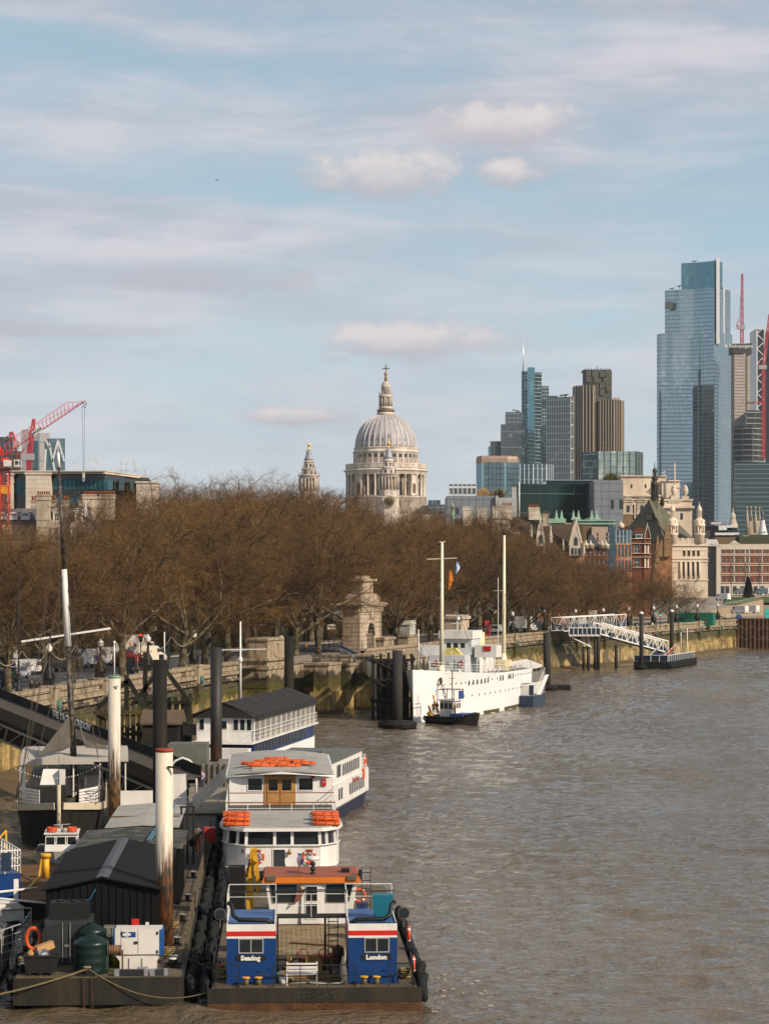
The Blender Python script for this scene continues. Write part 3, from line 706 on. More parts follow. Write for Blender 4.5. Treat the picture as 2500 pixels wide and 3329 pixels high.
  for i in range(8):
   a=2*math.pi*(i+.5)/8;c,s=math.cos(a),math.sin(a)
   for rr_,y0,y1,w_ in((71,1172,1140,.55),(50,1102,1070,.5)):
    m.add([(ax+(rr_*u*k+q)*c-e*w_*s,ay+(rr_*u*k+q)*s+e*w_*c,Z_(y))for q in(0,.12)for e,y in((-1,y0),(1,y0),(1,y1),(-1,y1))],[(0,1,2,3),(4,5,6,7),(0,1,5,4),(1,2,6,5),(2,3,7,6),(3,0,4,7)])
  m.build('tower_opening',DGL,T)
  for i in range(8):
   a=2*math.pi*i/8+.2
   for rad,y in((98,1176),(70,1118)):put('urn',ume,T,(ax+rad*u*math.cos(a),ay+rad*u*math.sin(a),Z_(y)))
  r2([(47,1028),(42,1012),(32,990),(27,965),(27,950),(20,935),(10,926)],'tower_cap',LEAD,20)
  r2([(7,928),(10,918),(6,905),(12,888),(12,876),(7,862),(2,855)],'gilt_pineapple',GOLD,12)
  if px>1200:
   for rz in(0,math.pi/2):
    q=sub('clock',T);q.location=(ax+110.5*u*k*math.sin(rz),ay-110.5*u*k*math.cos(rz),Z_(1462));q.rotation_euler=(0,0,rz)
    rc=50*u*k
    m=MB();m.tube([(0,-.5,0),(0,.3,0)],[rc,rc],32);m.build('clock_face',M('clock_black',(26,26,24),.5,var=.1),q)
    m=MB();m.torus((0,-.5,0),rc*1.0,.22,'y',32,6);m.torus((0,-.52,0),rc*.62,.09,'y',32,6)
    for h_ in range(12):
     a=math.pi*h_/6;m.bar((rc*.68*math.sin(a),-.56,rc*.68*math.cos(a)),(rc*.94*math.sin(a),-.56,rc*.94*math.cos(a)),.28,.05)
    m.build('dial_numerals',M('dial_gilt',(176,158,110),.5,.3,var=.1),q)
    m=MB();m.bar((0,-.62,0),(rc*.2,-.62,rc*.8),.25,.06);m.bar((0,-.68,0),(-rc*.28,-.68,-rc*.55),.3,.06);m.build('clock_hand',GOLD,q)
   m=MB();m.tube([(ax+60*u*math.cos(t),ay-113*u*k,Z_(1458)+62*u*math.sin(t))for t in np.linspace(0,math.pi,13)],.45,6);m.build('clock_hood',ST,T)
 m=MB();m.box(X(1160,Dt)-cx,25,Dt-D+8,-20,10,zc(1600));m.build('nave',ST,T)
 m=MB();m.box(X(1300,D)-cx,408*u,-20,30,10,zc(1500));m.build('transept',ST,T)
 return T
cathedral()
# ================================================================ CITY TOWERS
BAND=M('spandrel_metal',(150,160,166),.4,.5,var=.1,scale=.05)
DBAND=M('dark_spandrel',(70,78,82),.5,.4,var=.1,scale=.05)
def bld(name,label,poly,z0,z1,cat='office block',group=None):
 l,q=loc0(poly);T=thing(name,label,cat,l,0,group);return T,q
def zt(y,D):return Z(y,D)
D=2390.
T,q=bld('glass_skyscraper','tallest stepped blue glass skyscraper at the right, highest thing on the skyline',[(X(2136,D),D),(1,1)],0,0,'skyscraper')
ox,oy=X(2136,D),D
BG=cellglass('pale_blue_glass',(150,166,174),(184,196,202),(1.6,3,4.1),.85,.06,.5)
TG=cellglass('teal_glass',(96,142,152),(140,180,186),(3,3,8),.8,.1,.3)
BDK=M('thin_floor_line',(128,148,160),.4,.5,var=.1,scale=.05)
def q_(*pts):return[((px-1250)/F*(D+dd)-ox,dd)for px,dd in pts]
curtain(T,q_((2136,10),(2150,0),(2252,-1),(2322,-16.5),(2380,10),(2380,60),(2136,60)),0,zt(1083,D),BG,4.1,BDK,BAND,6,.2,.2,(0,1,2,3),.8,.15)  # right-hand facets, here and above, shaped to mirror the darker towers alongside
curtain(T,q_((2162,9),(2209,1),(2256,-1),(2322,-15),(2374,9),(2374,55),(2162,55)),zt(1083,D),zt(940,D),BG,4.1,BDK,BAND,6,.2,.2,(0,1,2,3),.8,.15)
curtain(T,q_((2215,7),(2268,0),(2322,-12),(2334,-9),(2348,-1),(2348,50),(2215,50)),zt(940,D),zt(852,D),TG,8.2,BDK,BAND,3,.2,.16,(0,1,2,3),.8,.15)
m=MB();m.box(X(2321.5,D)-ox,X(2332,D)-ox,-16.5,5,zt(1122,D),zt(843,D));m.box(X(2350,D)-ox,X(2356,D)-ox,-1.5,5,zt(1122,D),zt(932,D));m.build('bright_fin',M('bright_metal_fin',(222,222,220),.35,.3,var=.05),T)
m=MB();m.box(X(2162,D)-ox,X(2188,D)-ox,-.5,1,zt(1004,D),zt(980,D));m.build('plant_louvre',M('louvre',(70,76,70),.6),T)
for px,y in((2189,940),(2213,932),(2253,932),(2262,851)):
 m=MB();m.bar((X(px-9,D)-ox,10,zt(y-6,D)),(X(px+8,D)-ox,10,zt(y-9,D)),1.6,.8);m.bar((X(px,D)-ox,10,zt(y,D)),(X(px,D)-ox,10,zt(y-7,D)),.8);m.build('cleaning_cradle',M('cradle',(60,62,60),.6),T)
m=MB();m.box(X(2267.2,D)-ox,X(2269.4,D)-ox,-7.5,-5,zt(1640,D),zt(1083,D));m.build('edge_trim',M('teal_trim',(120,168,160),.4,.4),T)
D=2480.
ox=X(1696,D)
T,q=bld('spire_tower','glass tower with a long thin spire, left of the grey gridded tower',[(X(1696,D),D),(1,1)],0,0,'skyscraper')
GT=cellglass('grey_teal_glass',(74,96,100),(150,168,166),(3,3,4),.75,.12,.4)
curtain(T,q_((1696,0),(1716,-3),(1738,-3),(1738,30),(1696,30)),0,zt(1207,D),GT,4,DBAND,BAND,3,.2,.15,(0,1))
curtain(T,q_((1715,-5),(1738,-5),(1738,-2),(1715,-2)),0,zt(1195,D),TG,4,BDK,BAND,4,.2,.15,(0,))
curtain(T,q_((1738,-2),(1761,2),(1761,28),(1738,28)),0,zt(1210,D),GT,4,BAND,None,3,.25,.15,(0,))
curtain(T,q_((1761,3),(1784,6),(1784,28),(1761,28)),0,zt(1253,D),GT,4,BAND,BAND,3,.25,.15,(0,))
m=MB();p=[(X(1702,D)-ox,5,zt(1210,D)),(X(1702,D)-ox,5,zt(1103,D))];m.tube(p,[.9,.45],6);m.build('spire',M('bright_metal_fin',(222,222,220)),T)
D=2420.;ox=X(1628,D)
T,q=bld('stepped_office_tower','grey stepped office tower directly left of the spire tower',[(X(1628,D),D),(1,1)],0,0,'office tower')
G2=cellglass('grey_glass',(92,98,102),(170,172,170),(4,3,4),.55,.2,.25)
curtain(T,q_((1628,0),(1683,0),(1696,6),(1696,30),(1628,30)),0,zt(1379,D),G2,16,BAND,DBAND,4.5,.25,.2,(0,1))
curtain(T,q_((1643,5),(1697,5),(1697,28),(1643,28)),zt(1379,D),zt(1338,D),G2,4,BAND,BAND,5,.25,.25,(0,))
m=MB();m.bar((X(1668,D)-ox,10,zt(1330,D)),(X(1692,D)-ox,10,zt(1336,D)),1.2);m.bar((X(1684,D)-ox,10,zt(1338,D)),(X(1684,D)-ox,10,zt(1330,D)),1);m.build('roof_cradle',M('cradle',(60,62,60)),T)
D=2500.;ox=X(1587,D)
T,q=bld('dark_office_block','small dark stepped block with glass top between the rounded block and grey tower',[(X(1587,D),D),(1,1)],0,0)
curtain(T,q_((1594,0),(1628,0),(1628,20),(1594,20)),0,zt(1434,D),G2,4,M('cradle',(60,62,60)),BAND,4,.3,.2,(0,))
curtain(T,q_((1587,-1),(1594,-1),(1594,20),(1587,20)),0,zt(1451,D),TG,4,DBAND,None,4,.3,.2,(0,),vol='side_volume')
D=2200.;ox=X(1777,D)
T,q=bld('gridded_office_tower','tall grey gridded office tower left of the ribbed twin towers',[(X(1777,D),D),(1,1)],0,0,'office tower')
curtain(T,q_((1777,4),(1854,-2),(1854,40),(1777,44)),0,zt(1290,D),cellglass('dull_grid_glass',(78,88,90),(110,116,112),(3,3,5),.45,.3,.3),6.3,BAND,BAND,2.4,.3,.45,(0,),.7,.5)
curtain(T,q_((1855,-1),(1864,0),(1864,40),(1855,40)),0,zt(1287,D),M('cradle',(60,62,60)),11,M('white_floor_rail',(200,200,196),.5),M('white_floor_rail',(200,200,196),.5),2.5,.4,.4,(0,),.8,.5,vol='end_strip')
m=MB();m.box(X(1785,D)-ox,X(1815,D)-ox,8,20,zt(1290,D),zt(1284,D));m.bar((X(1822,D)-ox,8,zt(1284,D)),(X(1850,D)-ox,8,zt(1280,D)),1.4);m.bar((X(1840,D)-ox,8,zt(1290,D)),(X(1840,D)-ox,8,zt(1281,D)),1.4);m.build('roof_plant',M('cradle',(60,62,60)),T)
D=2310.;ox=X(1864,D)
T,q=bld('ribbed_twin_tower','bronze ribbed tower of two lobes with a dark core rising behind',[(X(1864,D),D),(1,1)],0,0,'skyscraper')
RB=M('bronze_glass',(34,30,27),.3,.2,var=.2,scale=.1);RF=M('steel_rib',(168,150,124),.5,.1,var=.06)
curtain(T,q_((1864,8),(1872,-2),(1896,-8),(1928,-8),(1937,0),(1937,30),(1864,30)),0,zt(1254,D),RB,4,None,RF,3.,.3,.8,(0,1,2,3),fout=.8,vol='left_lobe')
curtain(T,q_((1944,2),(1952,-8),(1996,-10),(2018,-4),(2027,10),(2027,34),(1944,34)),0,zt(1301,D),RB,4,None,RF,3.,.3,.8,(0,1,2,3),fout=.8,vol='right_lobe')
m=MB();m.box(X(1936,D)-ox,X(1945,D)-ox,0,20,0,zt(1300,D));m.prism(q_((1894,6),(1902,0),(1940,-1),(1982,2),(1989,8),(1989,30),(1894,30)),zt(1310,D),zt(1204,D));m.build('core',M('core_dark',(58,56,46),.6,var=.25,scale=.15),T)
m=MB();m.box(X(1896,D)-ox,X(1988,D)-ox,0,28,zt(1203.5,D),zt(1201,D))
for i in range(9):m.bar((X(1900+i*10,D)-ox,2,zt(1202,D)),(X(1904+i*10,D)-ox,2,zt(1197-(i%3),D)),.7)
m.bar((X(1941,D)-ox,2,zt(1202,D)),(X(1941,D)-ox,2,zt(1188,D)),.6);m.build('roof_deck',M('core_dark',(58,56,46)),T)
m=MB();m.box(X(1998,D)-ox,X(2018,D)-ox,8,20,zt(1302,D),zt(1290,D));m.bar((X(1992,D)-ox,4,zt(1301,D)),(X(2002,D)-ox,4,zt(1290,D)),1.4);m.build('roof_plant',CONC,T)
rp=MB();rp.box(0,5,-.4,.1,0,6);me=rp.mesh('core_panel',[M('core_panel_m',(82,78,64),.5,var=.1)])
for px,y in((1905,1225),(1925,1225),(1950,1225),(1968,1222),(1905,1242),(1930,1244),(1962,1246),(1950,1262),(1972,1270),(1950,1284)):put('core_panel',me,T,(X(px,D)-ox,-1.2,zt(y,D)))
D=1900.;ox=X(1548,D)
T,q=bld('rounded_office_block','pale blue glass block with rounded bronze top behind the roof planting',[(X(1548,D),D),(1,1)],0,0)
pl_=q_((1548,6),(1566,0),(1650,0),(1680,6),(1688,16),(1688,44),(1548,44))
curtain(T,pl_,0,zt(1506,D),cellglass('milky_blue_glass',(132,168,178),(160,190,198),(4,4,7),.35,.3,.5),7.2,BAND,None,6,.15,.2,(0,1,2,3),.4)
wm_=MB();wm_.box(0,4.2,-.25,.1,0,5.6);me=wm_.mesh('window',[M('slate_blue_pane',(96,120,128),.25,.3,var=.2,scale=.1)])
for r_ in range(5):
 for i in range(9):
  if i!=5:put('window',me,T,(X(1574+i*12.2,D)-ox,-.1+(0 if i<6 else(i-6)*2.1),zt(1524+r_*18.5,D)))
m=MB();top=zt(1481,D);b0=zt(1506,D)
cxp=sum(p[0]for p in pl_)/7;cyp=22
def shr(k):return[(cxp+(x-cxp)*k,cyp+(y-cyp)*k)for x,y in pl_]
m.loft([[(x,y,b0)for x,y in shr(1.005)],[(x,y,b0+(top-b0)*.6)for x,y in shr(1.0)],[(x,y,b0+(top-b0)*.9)for x,y in shr(.97)],[(x,y,top)for x,y in shr(.93)]]);m.build('bronze_crown',M('bronze_cladding',(158,134,116),.5,.3,var=.12,scale=.2),T)
D=1850.;ox=X(1691,D)
T,q=bld('striped_glass_block','low blue glass block with white vertical fins, in front of the spire tower',[(X(1691,D),D),(1,1)],0,0)
curtain(T,q_((1691,2),(1733,0),(1775,2),(1795,10),(1795,30),(1691,30)),0,zt(1508,D),BGL,8,BDK,M('white_fin',(206,208,208),.5),3.4,.2,.5,(0,1,2),fout=.9)
D=1500.;ox=X(1893,D)
T,q=bld('glass_box_office','pale greenish glass box in front of the ribbed twin tower',[(X(1893,D),D),(1,1)],0,0)
GB=cellglass('pale_green_glass',(140,156,150),(232,232,214),(3.4,3,4.2),.35,.2,.6)
curtain(T,q_((1893,4),(1944,0),(1944,30),(1893,34)),0,zt(1468,D),GT,4.2,BDK,DBAND,5,.2,.2,(0,),vol='left_volume')
curtain(T,q_((1945,-1),(2068,-1),(2088,12),(2088,34),(1945,34)),0,zt(1467,D),GB,4.2,BDK,M('dark_fin',(60,70,64),.5),3.9,.2,.3,(0,1),.3,.5)
D=950.;ox=X(1680,D)
T,q=bld('green_glass_block','long dark green glass block above the gabled roofs',[(X(1680,D),D),(1,1)],0,0)
DG=M('deep_green_glass',(10,38,34),.12,.3,var=.35,scale=.08,spec=.6)
curtain(T,q_((1680,0),(1977,8),(1977,40),(1680,40)),0,zt(1573,D),DG,7.6,M('green_line',(96,130,112),.5),M('green_joint',(30,62,54),.4),5,.12,.16,(0,),.16,.14)
m=MB();m.box(X(1778,D)-ox,X(1977,D)-ox,4,36,zt(1574,D),zt(1561,D));m.build('roof_storey',DG,T);m=MB();m.box(X(1776,D)-ox,X(1980,D)-ox,3.5,36,zt(1561,D),zt(1559,D));m.build('roof_edge',BAND,T)
m=MB();m.tube([(X(1687,D)-ox,-2,zt(1690,D)),(X(1687,D)-ox,-2,zt(1568,D))],.3,6);m.build('flagpole',M('white_pole',(210,206,198),.5),T)
D=930.
for(a,b,top,lab)in((1453,1610,1612,'grey panelled block with planted roof terrace left of the green glass block'),(1932,2026,1561,'grey panelled block with narrow windows right of the green glass block')):
 ox=X(a,D);T,q=bld('panelled_block',lab,[(X(a,D),D),(1,1)],0,0);zt0=zt(top,D)
 L=X(b,D)-X(a,D);wall=MB()
 wo=[(L*.18,L*.18+1.5),(L*.6,L*.6+1.5)]if a<1900 else[(L*.56,L*.56+1.4),(L*.86,L*.86+1.6)]
 facade(T,wall,(0,0),(L,0),0,zt0,wo,[(zt0-22,zt0-19.5),(zt0-12,zt0-8)]if a>1900 else[(zt0-7.5,zt0-5)],.4,(KFR,DGL));wall.box(0,L,.8,30,0,zt0-.05);wall.build('wall',GREYP,T)
 j=MB();j.box(0,L,-.05,.02,0,.12);jm=j.mesh('panel_joint',[M('joint_dark',(70,74,80),.6)])
 for k in range(8):put('panel_joint',jm,T,(0,0,zt0-1.5-k*3.1))
 j=MB();j.box(0,.1,-.06,.02,zt0-24,zt0);jm=j.mesh('panel_joint',[M('joint_dark',(70,74,80),.6)])
 for k in range(1,int(L/3)):put('panel_joint',jm,T,(k*3.,0,0))
m=MB();o=[X(1610,D),D];T=thing('stair_block','pale grey stair block joined to the left end of the green glass block','office block',(o[0],D,0))
m.box(0,X(1680,D)-o[0],-1,20,0,zt(1618,D));m.box(X(1620,D)-o[0]-1.2,X(1620,D)-o[0],-1.6,0,0,zt(1612,D));m.box(X(1665,D)-o[0],X(1680,D)-o[0],2,12,zt(1618,D),zt(1583,D));m.build('wall',M('pale_panel',(160,158,156),.6,var=.1),T)
for nm,px0,px1,y0,y1,mt,lab in(('ornamental_grass',1551,1592,1611,1588,M('straw_grass',(176,138,88),.95,var=.4,scale=1.5),'clump of straw coloured grass on the grey roof terrace'),('clipped_shrub',1605,1637,1612,1594,M('dark_shrub',(34,32,22),.95,var=.4),'dark rounded shrub on the roof terrace'),('pale_grass',1590,1650,1612,1590,M('thin_grass',(132,116,88),.95,var=.4,scale=1.5),'thin dry grasses behind the dark rooftop shrub'),('rooftop_bush',1965,2015,1562,1540,M('bush',(84,80,40),.95,var=.4,scale=1),'olive bush growing on the roof by the glass box')):
 rng=np.random.default_rng(len(nm));n=700 if 'shrub'not in nm else 900;cx_,cz_=X((px0+px1)/2,D),zt(y0,D);a,b=X(px1,D)-X(px0,D),zt(y1,D)-zt(y0,D)
 pts=rng.uniform(-1,1,(n*2,3));pts[:,2]=rng.uniform(0,1,n*2);pts=pts[(pts[:,0]**2+pts[:,2]**2<1.0)][:n];s=pts*[a/2,2,b]
 up=(np.array([[0,0,1.]])+rng.normal(0,.5 if 'shrub'in nm or 'bush'in nm else.2,(len(s),3)))*.9
 V=np.stack([s-[.12,0,0],s+[.12,0,0],s+up+[.04,0,0],s+up-[.04,0,0]],1).reshape(-1,3);Q=np.arange(len(s)*4).reshape(-1,4)
 o=bpy.data.objects.new(nm,np_mesh(nm,[(V,Q,0)],[mt]));COL.objects.link(o);o.location=(cx_,D+3,cz_-.6);tag(o,lab,'shrub')
D=1500.;ox=X(1459,D)
T,q=bld('ribbed_white_office','low white ribbed office far behind the left chimneys',[(X(1459,D),D),(1,1)],0,0)
curtain(T,q_((1459,0),(1548,0),(1548,20),(1459,20)),0,zt(1574,D),G2,5,M('white_fin',(206,208,208)),M('white_fin',(206,208,208)),3,.25,.6,(0,),1.4)
D=1300.;ox=X(1392,D)
T,q=bld('low_green_office','low greenish office roofs just right of the cathedral',[(X(1392,D),D),(1,1)],0,0)
curtain(T,q_((1392,0),(1453,0),(1453,20),(1392,20)),0,zt(1640,D),GT,4,BAND,DBAND,4,.25,.6,(0,))
curtain(T,q_((1394,5),(1430,5),(1430,20),(1394,20)),zt(1640,D),zt(1625,D),GT,3,BAND,DBAND,3,.25,.6,(0,),vol='roof_storey')
D=2340.;ox=X(2379,D)
T,q=bld('concrete_core_tower','unfinished pale concrete core tower under a red crane, right of the glass skyscraper',[(X(2379,D),D),(1,1)],0,0,'tower under construction')
m=MB();m.box(X(2386,D)-ox,X(2422,D)-ox,-3,20,0,zt(1148,D));m.box(X(2424,D)-ox,X(2439,D)-ox,2,20,0,zt(1148,D));m.build('core_wall',CONC,T)
m=MB();m.box(X(2379,D)-ox,X(2421,D)-ox,-5,22,zt(1148,D),zt(1118,D));m.box(X(2422,D)-ox,X(2443,D)-ox,-2,22,zt(1150,D),zt(1116,D));m.build('formwork',M('formwork_dark',(58,56,54),.7,var=.3,scale=.1),T)
lettering('8 Bishopsgate',5.2,M('white_paint',(225,222,214),.6,var=.05),T,(X(2400,D)-ox,-5.2,zt(1126,D)),(R(90),0,0),'lettering',.02)
sl=MB();sl.box(0,X(2422,D)-X(2386,D),-3.4,-2.9,0,.5);sm_=sl.mesh('pour_line',[M('pour',(150,138,128),.9)])
for k in range(22):put('pour_line',sm_,T,(X(2386,D)-ox,0,zt(1160+k*10,D)))
m=MB();m.box(X(2425,D)-ox,X(2430,D)-ox,-1,2,zt(1400,D),zt(1150,D));m.build('hoist',M('hoist_steel',(110,96,84),.6),T)
T,q=bld('slab_frame','half built frame of grey floor slabs below the concrete core',[(X(2384,2300.),2300.),(1,1)],0,0,'tower under construction');D=2300.;ox=X(2384,D)
curtain(T,q_((2384,0),(2445,-6),(2484,6),(2484,40),(2384,40)),0,zt(1386,D),M('void_dark',(44,48,46),.8,var=.3,scale=.1),5.4,M('slab_edge',(140,144,142),.7),M('column_grey',(96,98,96),.7),9,1.0,.8,(0,1),1.0,.4)
curtain(T,q_((2424,4),(2484,8),(2484,40),(2424,40)),zt(1386,D),zt(1332,D),M('void_dark',(44,48,46)),5.4,M('slab_edge',(140,144,142)),M('column_grey',(96,98,96)),9,1.0,.8,(0,),1.,.4,vol='upper_volume')
D=2150.;ox=X(2387,D)
T,q=bld('green_grey_office','green grey glazed office at the right edge below the slab frame',[(X(2387,D),D),(1,1)],0,0)
curtain(T,q_((2387,0),(2506,-4),(2506,40),(2387,40)),0,zt(1504,D),cellglass('green_grey_glass',(66,86,84),(96,112,108),(3,3,5),.5,.25,.3),4.3,BAND,DBAND,3,.3,.15,(0,),.5)
D=2450.;ox=X(2457,D)
T,q=bld('braced_tower','dark tower with zigzag steel bracing at the right edge',[(X(2457,D),D),(1,1)],0,0,'skyscraper')
m=MB();m.box(0,X(2486,D)-ox,0,40,0,zt(1068,D));m.box(X(2486,D)-ox,X(2540,D)-ox,10,40,0,zt(1075,D));m.build('glass_volume',M('dark_teal_glass',(38,52,54),.15,.4,var=.2,scale=.05),T)
m=MB();z=zt(1350,D);k=0;xa,xb=1.,X(2485,D)-ox
while z<zt(1078,D):m.bar((xa if k%2 else xb,-.6,z),(xb if k%2 else xa,-.6,z+8),.9);z+=8;k+=1
m.bar((xa,-.6,60),(xa,-.6,zt(1068,D)),1.4);m.bar((xb,-.6,60),(xb,-.6,zt(1068,D)),1.4);m.bar((xa,-.6,zt(1069,D)),(xb,-.6,zt(1069,D)),1.4);m.build('bracing',M('white_fin',(206,208,208)),T)
T=thing('dark_tower','dark slab tower between the concrete core and the braced tower','skyscraper',(X(2436,2500.),2500.,0));m=MB();m.box(0,12,0,30,0,Z(1150,2500.));m.build('wall',M('dark_teal_glass',(38,52,54)),T)
CRED=M('crane_red',(200,62,50),.5,var=.12);CPINK=M('faded_crane_red',(180,40,50),.5,var=.1)
def lattice(mb_,a,b,w0,w1,n,r,tri=False):
 a=Vector(a);b=Vector(b);d=(b-a);L=d.length;d.normalize();up=Vector((0,0,1))if abs(d.z)<.8 else Vector((0,1,0));x=d.cross(up).normalized();y=x.cross(d)
 def cor(t,w_):p=a+d*L*t;return[p+x*i*w_/2+y*j*w_/2 for i,j in((-1,-1),(1,-1),(1,1),(-1,1))]if not tri else[p-x*w_/2-y*w_/2,p+x*w_/2-y*w_/2,p+y*w_/2]
 prev=cor(0,w0);m_=len(prev)
 for k in range(1,n+1):
  c=cor(k/n,w0+(w1-w0)*k/n)
  for i in range(m_):
   mb_.bar(prev[i],c[i],r);mb_.bar(c[i],c[(i+1)%m_],r*.6);mb_.bar(prev[i],c[(i+1)%m_],r*.6)if k%2 else mb_.bar(prev[(i+1)%m_],c[i],r*.6)
  prev=c
def crane_far(px,ym,yt,jx,jy,D,label):
 T=thing('tower_crane',label,'crane',(X(px,D),D,0),0,'red tower cranes far off')
 m=MB();lattice(m,(0,0,Z(ym,D)),(0,0,Z(yt,D)),2.6,2.6,int((ym-yt)/12),.7);m.build('mast',CPINK,T)
 m=MB();lattice(m,(0,0,Z(yt,D)),(X(jx,D)-X(px,D),0,Z(jy,D)),2.6,1.4,int(abs(jy-yt)/12),.6);m.build('jib',CPINK,T)
 m=MB();m.bx(-1,0,Z(yt,D)-3,8,4,4);m.build('slewing_cab',M('cab_grey',(160,150,150),.5),T)
 m=MB();m.bar((-6,0,Z(yt,D)),(-3,0,Z(yt-22,D)),.8);m.bar((-3,0,Z(yt-22,D)),(X(jx,D)-X(px,D),0,Z(jy,D)),.25);m.build('a_frame',CPINK,T)
crane_far(2412,1118,1060,2413,890,2338.,'red luffing crane standing on the concrete core tower')
crane_far(2482,1491,1190,2502,1020,2280.,'tall red crane against the braced tower at the right edge')
m=MB();D=2290.;m.bar((0,0,0),(X(2482,D)-X(2428,D),0,1),2.2,1.2);o=m.build('crane_beam',CRED,None,(X(2428,D),D,Z(1310,D)));tag(o,'short red horizontal beam in front of the concrete core','beam')
D=1700.;ox=X(71,D)
T,q=bld('grey_slab_tower','grey slab tower behind the red crane jib at far left',[(X(71,D),D),(1,1)],0,0,'office tower')
curtain(T,q_((71,0),(128,0),(128,30),(71,30)),0,zt(1396,D),M('grey_concrete_cladding',(150,152,156),.7,var=.08,scale=.05),12,BAND,BAND,6,.15,.25,(0,),.3,.2)
curtain(T,q_((102,-3),(124,-3),(124,0),(102,0)),0,zt(1433,D),GT,12,DBAND,None,6,.15,.25,(0,),.3,.2,vol='glass_strip')
curtain(T,q_((128,4),(161,4),(161,30),(128,30)),0,zt(1406,D),M('pale_cladding',(176,172,170),.7,var=.08),14,BAND,None,6,.15,.25,(0,),.3,.2,vol='pale_volume')
D=1650.;ox=X(144,D)
T,q=bld('diagrid_tower','faceted green glass tower with white diagonal braces at far left',[(X(144,D),D),(1,1)],0,0,'office tower')
curtain(T,q_((146,4),(160,0),(211,0),(211,30),(146,30)),0,zt(1425,D),cellglass('green_tint_glass',(104,128,128),(146,164,160),(4,4,6),.6,.2,.4),5,BAND,DBAND,5,.2,.15,(0,1),.3,.2)
m=MB()
for a,b in(((148,1428),(163,1456)),((189,1432),(171,1502)),((190,1432),(210,1500)),((150,1460),(146,1532)),((160,1440),(180,1535))):m.bar((X(a[0],D)-ox,-1.2,zt(a[1],D)),(X(b[0],D)-ox,-1.2,zt(b[1],D)),1.2)
m.build('diagonal_brace',M('white_fin',(206,208,208)),T)
D=1000.;ox=X(-10,D)
T,q=bld('glass_top_block','brown and glass stepped block behind the crane mast at the left edge',[(X(-10,D),D),(1,1)],0,0)
curtain(T,q_((-10,0),(40,0),(40,20),(-10,20)),0,zt(1420,D),BGL,3.4,M('cradle',(60,62,60)),M('cradle',(60,62,60)),2.6,.4,.4,(0,),.8)
curtain(T,q_((-10,-3),(55,-3),(65,2),(65,18),(-10,18)),0,zt(1466,D),DGL,3.2,M('rust_panel',(120,66,50),.8),M('rust_panel',(120,66,50),.8),2.2,.3,.6,(0,1),.6,vol='lower_volume')
crane_far(95,1535,1480,110,1362,1400.,'thin pale red crane in front of the grey slab tower')
crane_far(44,1480,1440,36,1405,1200.,'small pale red crane tip at the left edge')
D=352.;cx=X(17,D)
T=thing('tower_crane','large red luffing tower crane with white cab, jib reaching up to the right','crane',(cx,D,0));P0=lambda px,py:(X(px,D)-cx,0,Z(py,D))
m=MB();lattice(m,(0,0,GZ),P0(17,1528),1.3,1.3,22,.13);m.build('mast',CRED,T)
m=MB();m.box(-.66,.66,-.66,.66,Z(1605,D),Z(1578,D));m.build('mast_panel',M('yellow_panel',(214,150,40),.6),T)
m=MB();m.lathe([(.75,Z(1528,D)),(.9,Z(1520,D)),(.5,Z(1500,D)),(.5,Z(1488,D))],10);m.bx(0,0,Z(1500,D),1.1,1.0,.5);m.build('slewing_ring',CRED,T)
m=MB();m.bx(.5,-.9,Z(1519,D),1.1,1.0,1.05);m.build('machinery_cabinet',M('cab_white',(216,210,202),.5),T)
m=MB();m.bx(1.9,-.6,Z(1519,D),.75,1.0,1.15);cb=m.build('cab',M('cab_white',(216,210,202)),T);m=MB();m.box(1.7,2.2,-1.12,-1.1,Z(1518,D)+.3,Z(1518,D)+.9);m.box(2.276,2.29,-1.0,-.2,Z(1518,D)+.3,Z(1518,D)+.9);m.build('cab_window',DGL,T)
m=MB();m.bx(1.0,-.6,Z(1524,D),3.4,1.6,.1)
for i in range(9):m.bar((-.6+i*.4,-1.4,Z(1524,D)),(-.6+i*.4,-1.4,Z(1517,D)),.04)
m.bar((-.6,-1.4,Z(1517,D)),(2.6,-1.4,Z(1517,D)),.05);m.build('platform',M('hoist_steel',(110,96,84)),T)
m=MB();a=Vector(P0(10,1482));b=Vector(P0(272,1306));d=b-a;n_=22
x_=Vector((0,1,0))*.5;upv=Vector((-d.z,0,d.x)).normalized()
def hgt(t):return 1.35*min(1,t*7+.3)*(1 if t<.86 else max(.08,(1-t)/.14))
prev=None
for k in range(n_+1):
 t=k/n_;p=a+d*t;c=[p-x_,p+x_,p+upv*hgt(t)]
 if prev:
  for i in range(3):m.bar(prev[i],c[i],.08)
  m.bar(prev[0],c[2],.045);m.bar(prev[1],c[2],.045);m.bar(c[0],c[1],.05)
 prev=c
m.build('jib',CRED,T)
m=MB()
for q0,q1 in(((268,1304),(276,1318)),((276,1318),(282,1312)),((282,1312),(274,1300)),((266,1320),(280,1326))):m.bar(P0(*q0),P0(*q1),.12)
m.build('jib_head',M('hoist_steel',(110,96,84)),T)
m=MB();m.bar(P0(267,1322),P0(271,1540),.05);m.bar(P0(275,1320),P0(273,1540),.05);m.build('hoist_rope',M('rope_steel',(90,92,96),.5),T)
m=MB();q0=Vector(P0(272,1545));m.bx(q0.x,0,q0.z-.5,.35,.3,.9);m.torus((q0.x,0,q0.z-.75),.16,.06,'y',10,5);m.build('hook_block',M('hook_white',(190,184,176),.5),T)
m=MB();a2=Vector(P0(3,1482));t2=Vector(P0(-6,1440));m.bar(a2,t2,.25);m.bar(P0(14,1482),t2,.2);m.bar(t2,Vector(P0(250,1322))+upv*.2,.05);lattice(m,P0(2,1483),P0(-60,1470),1.2,1.2,5,.12);m.build('a_frame',CRED,T)
sg=sub('sign',T)
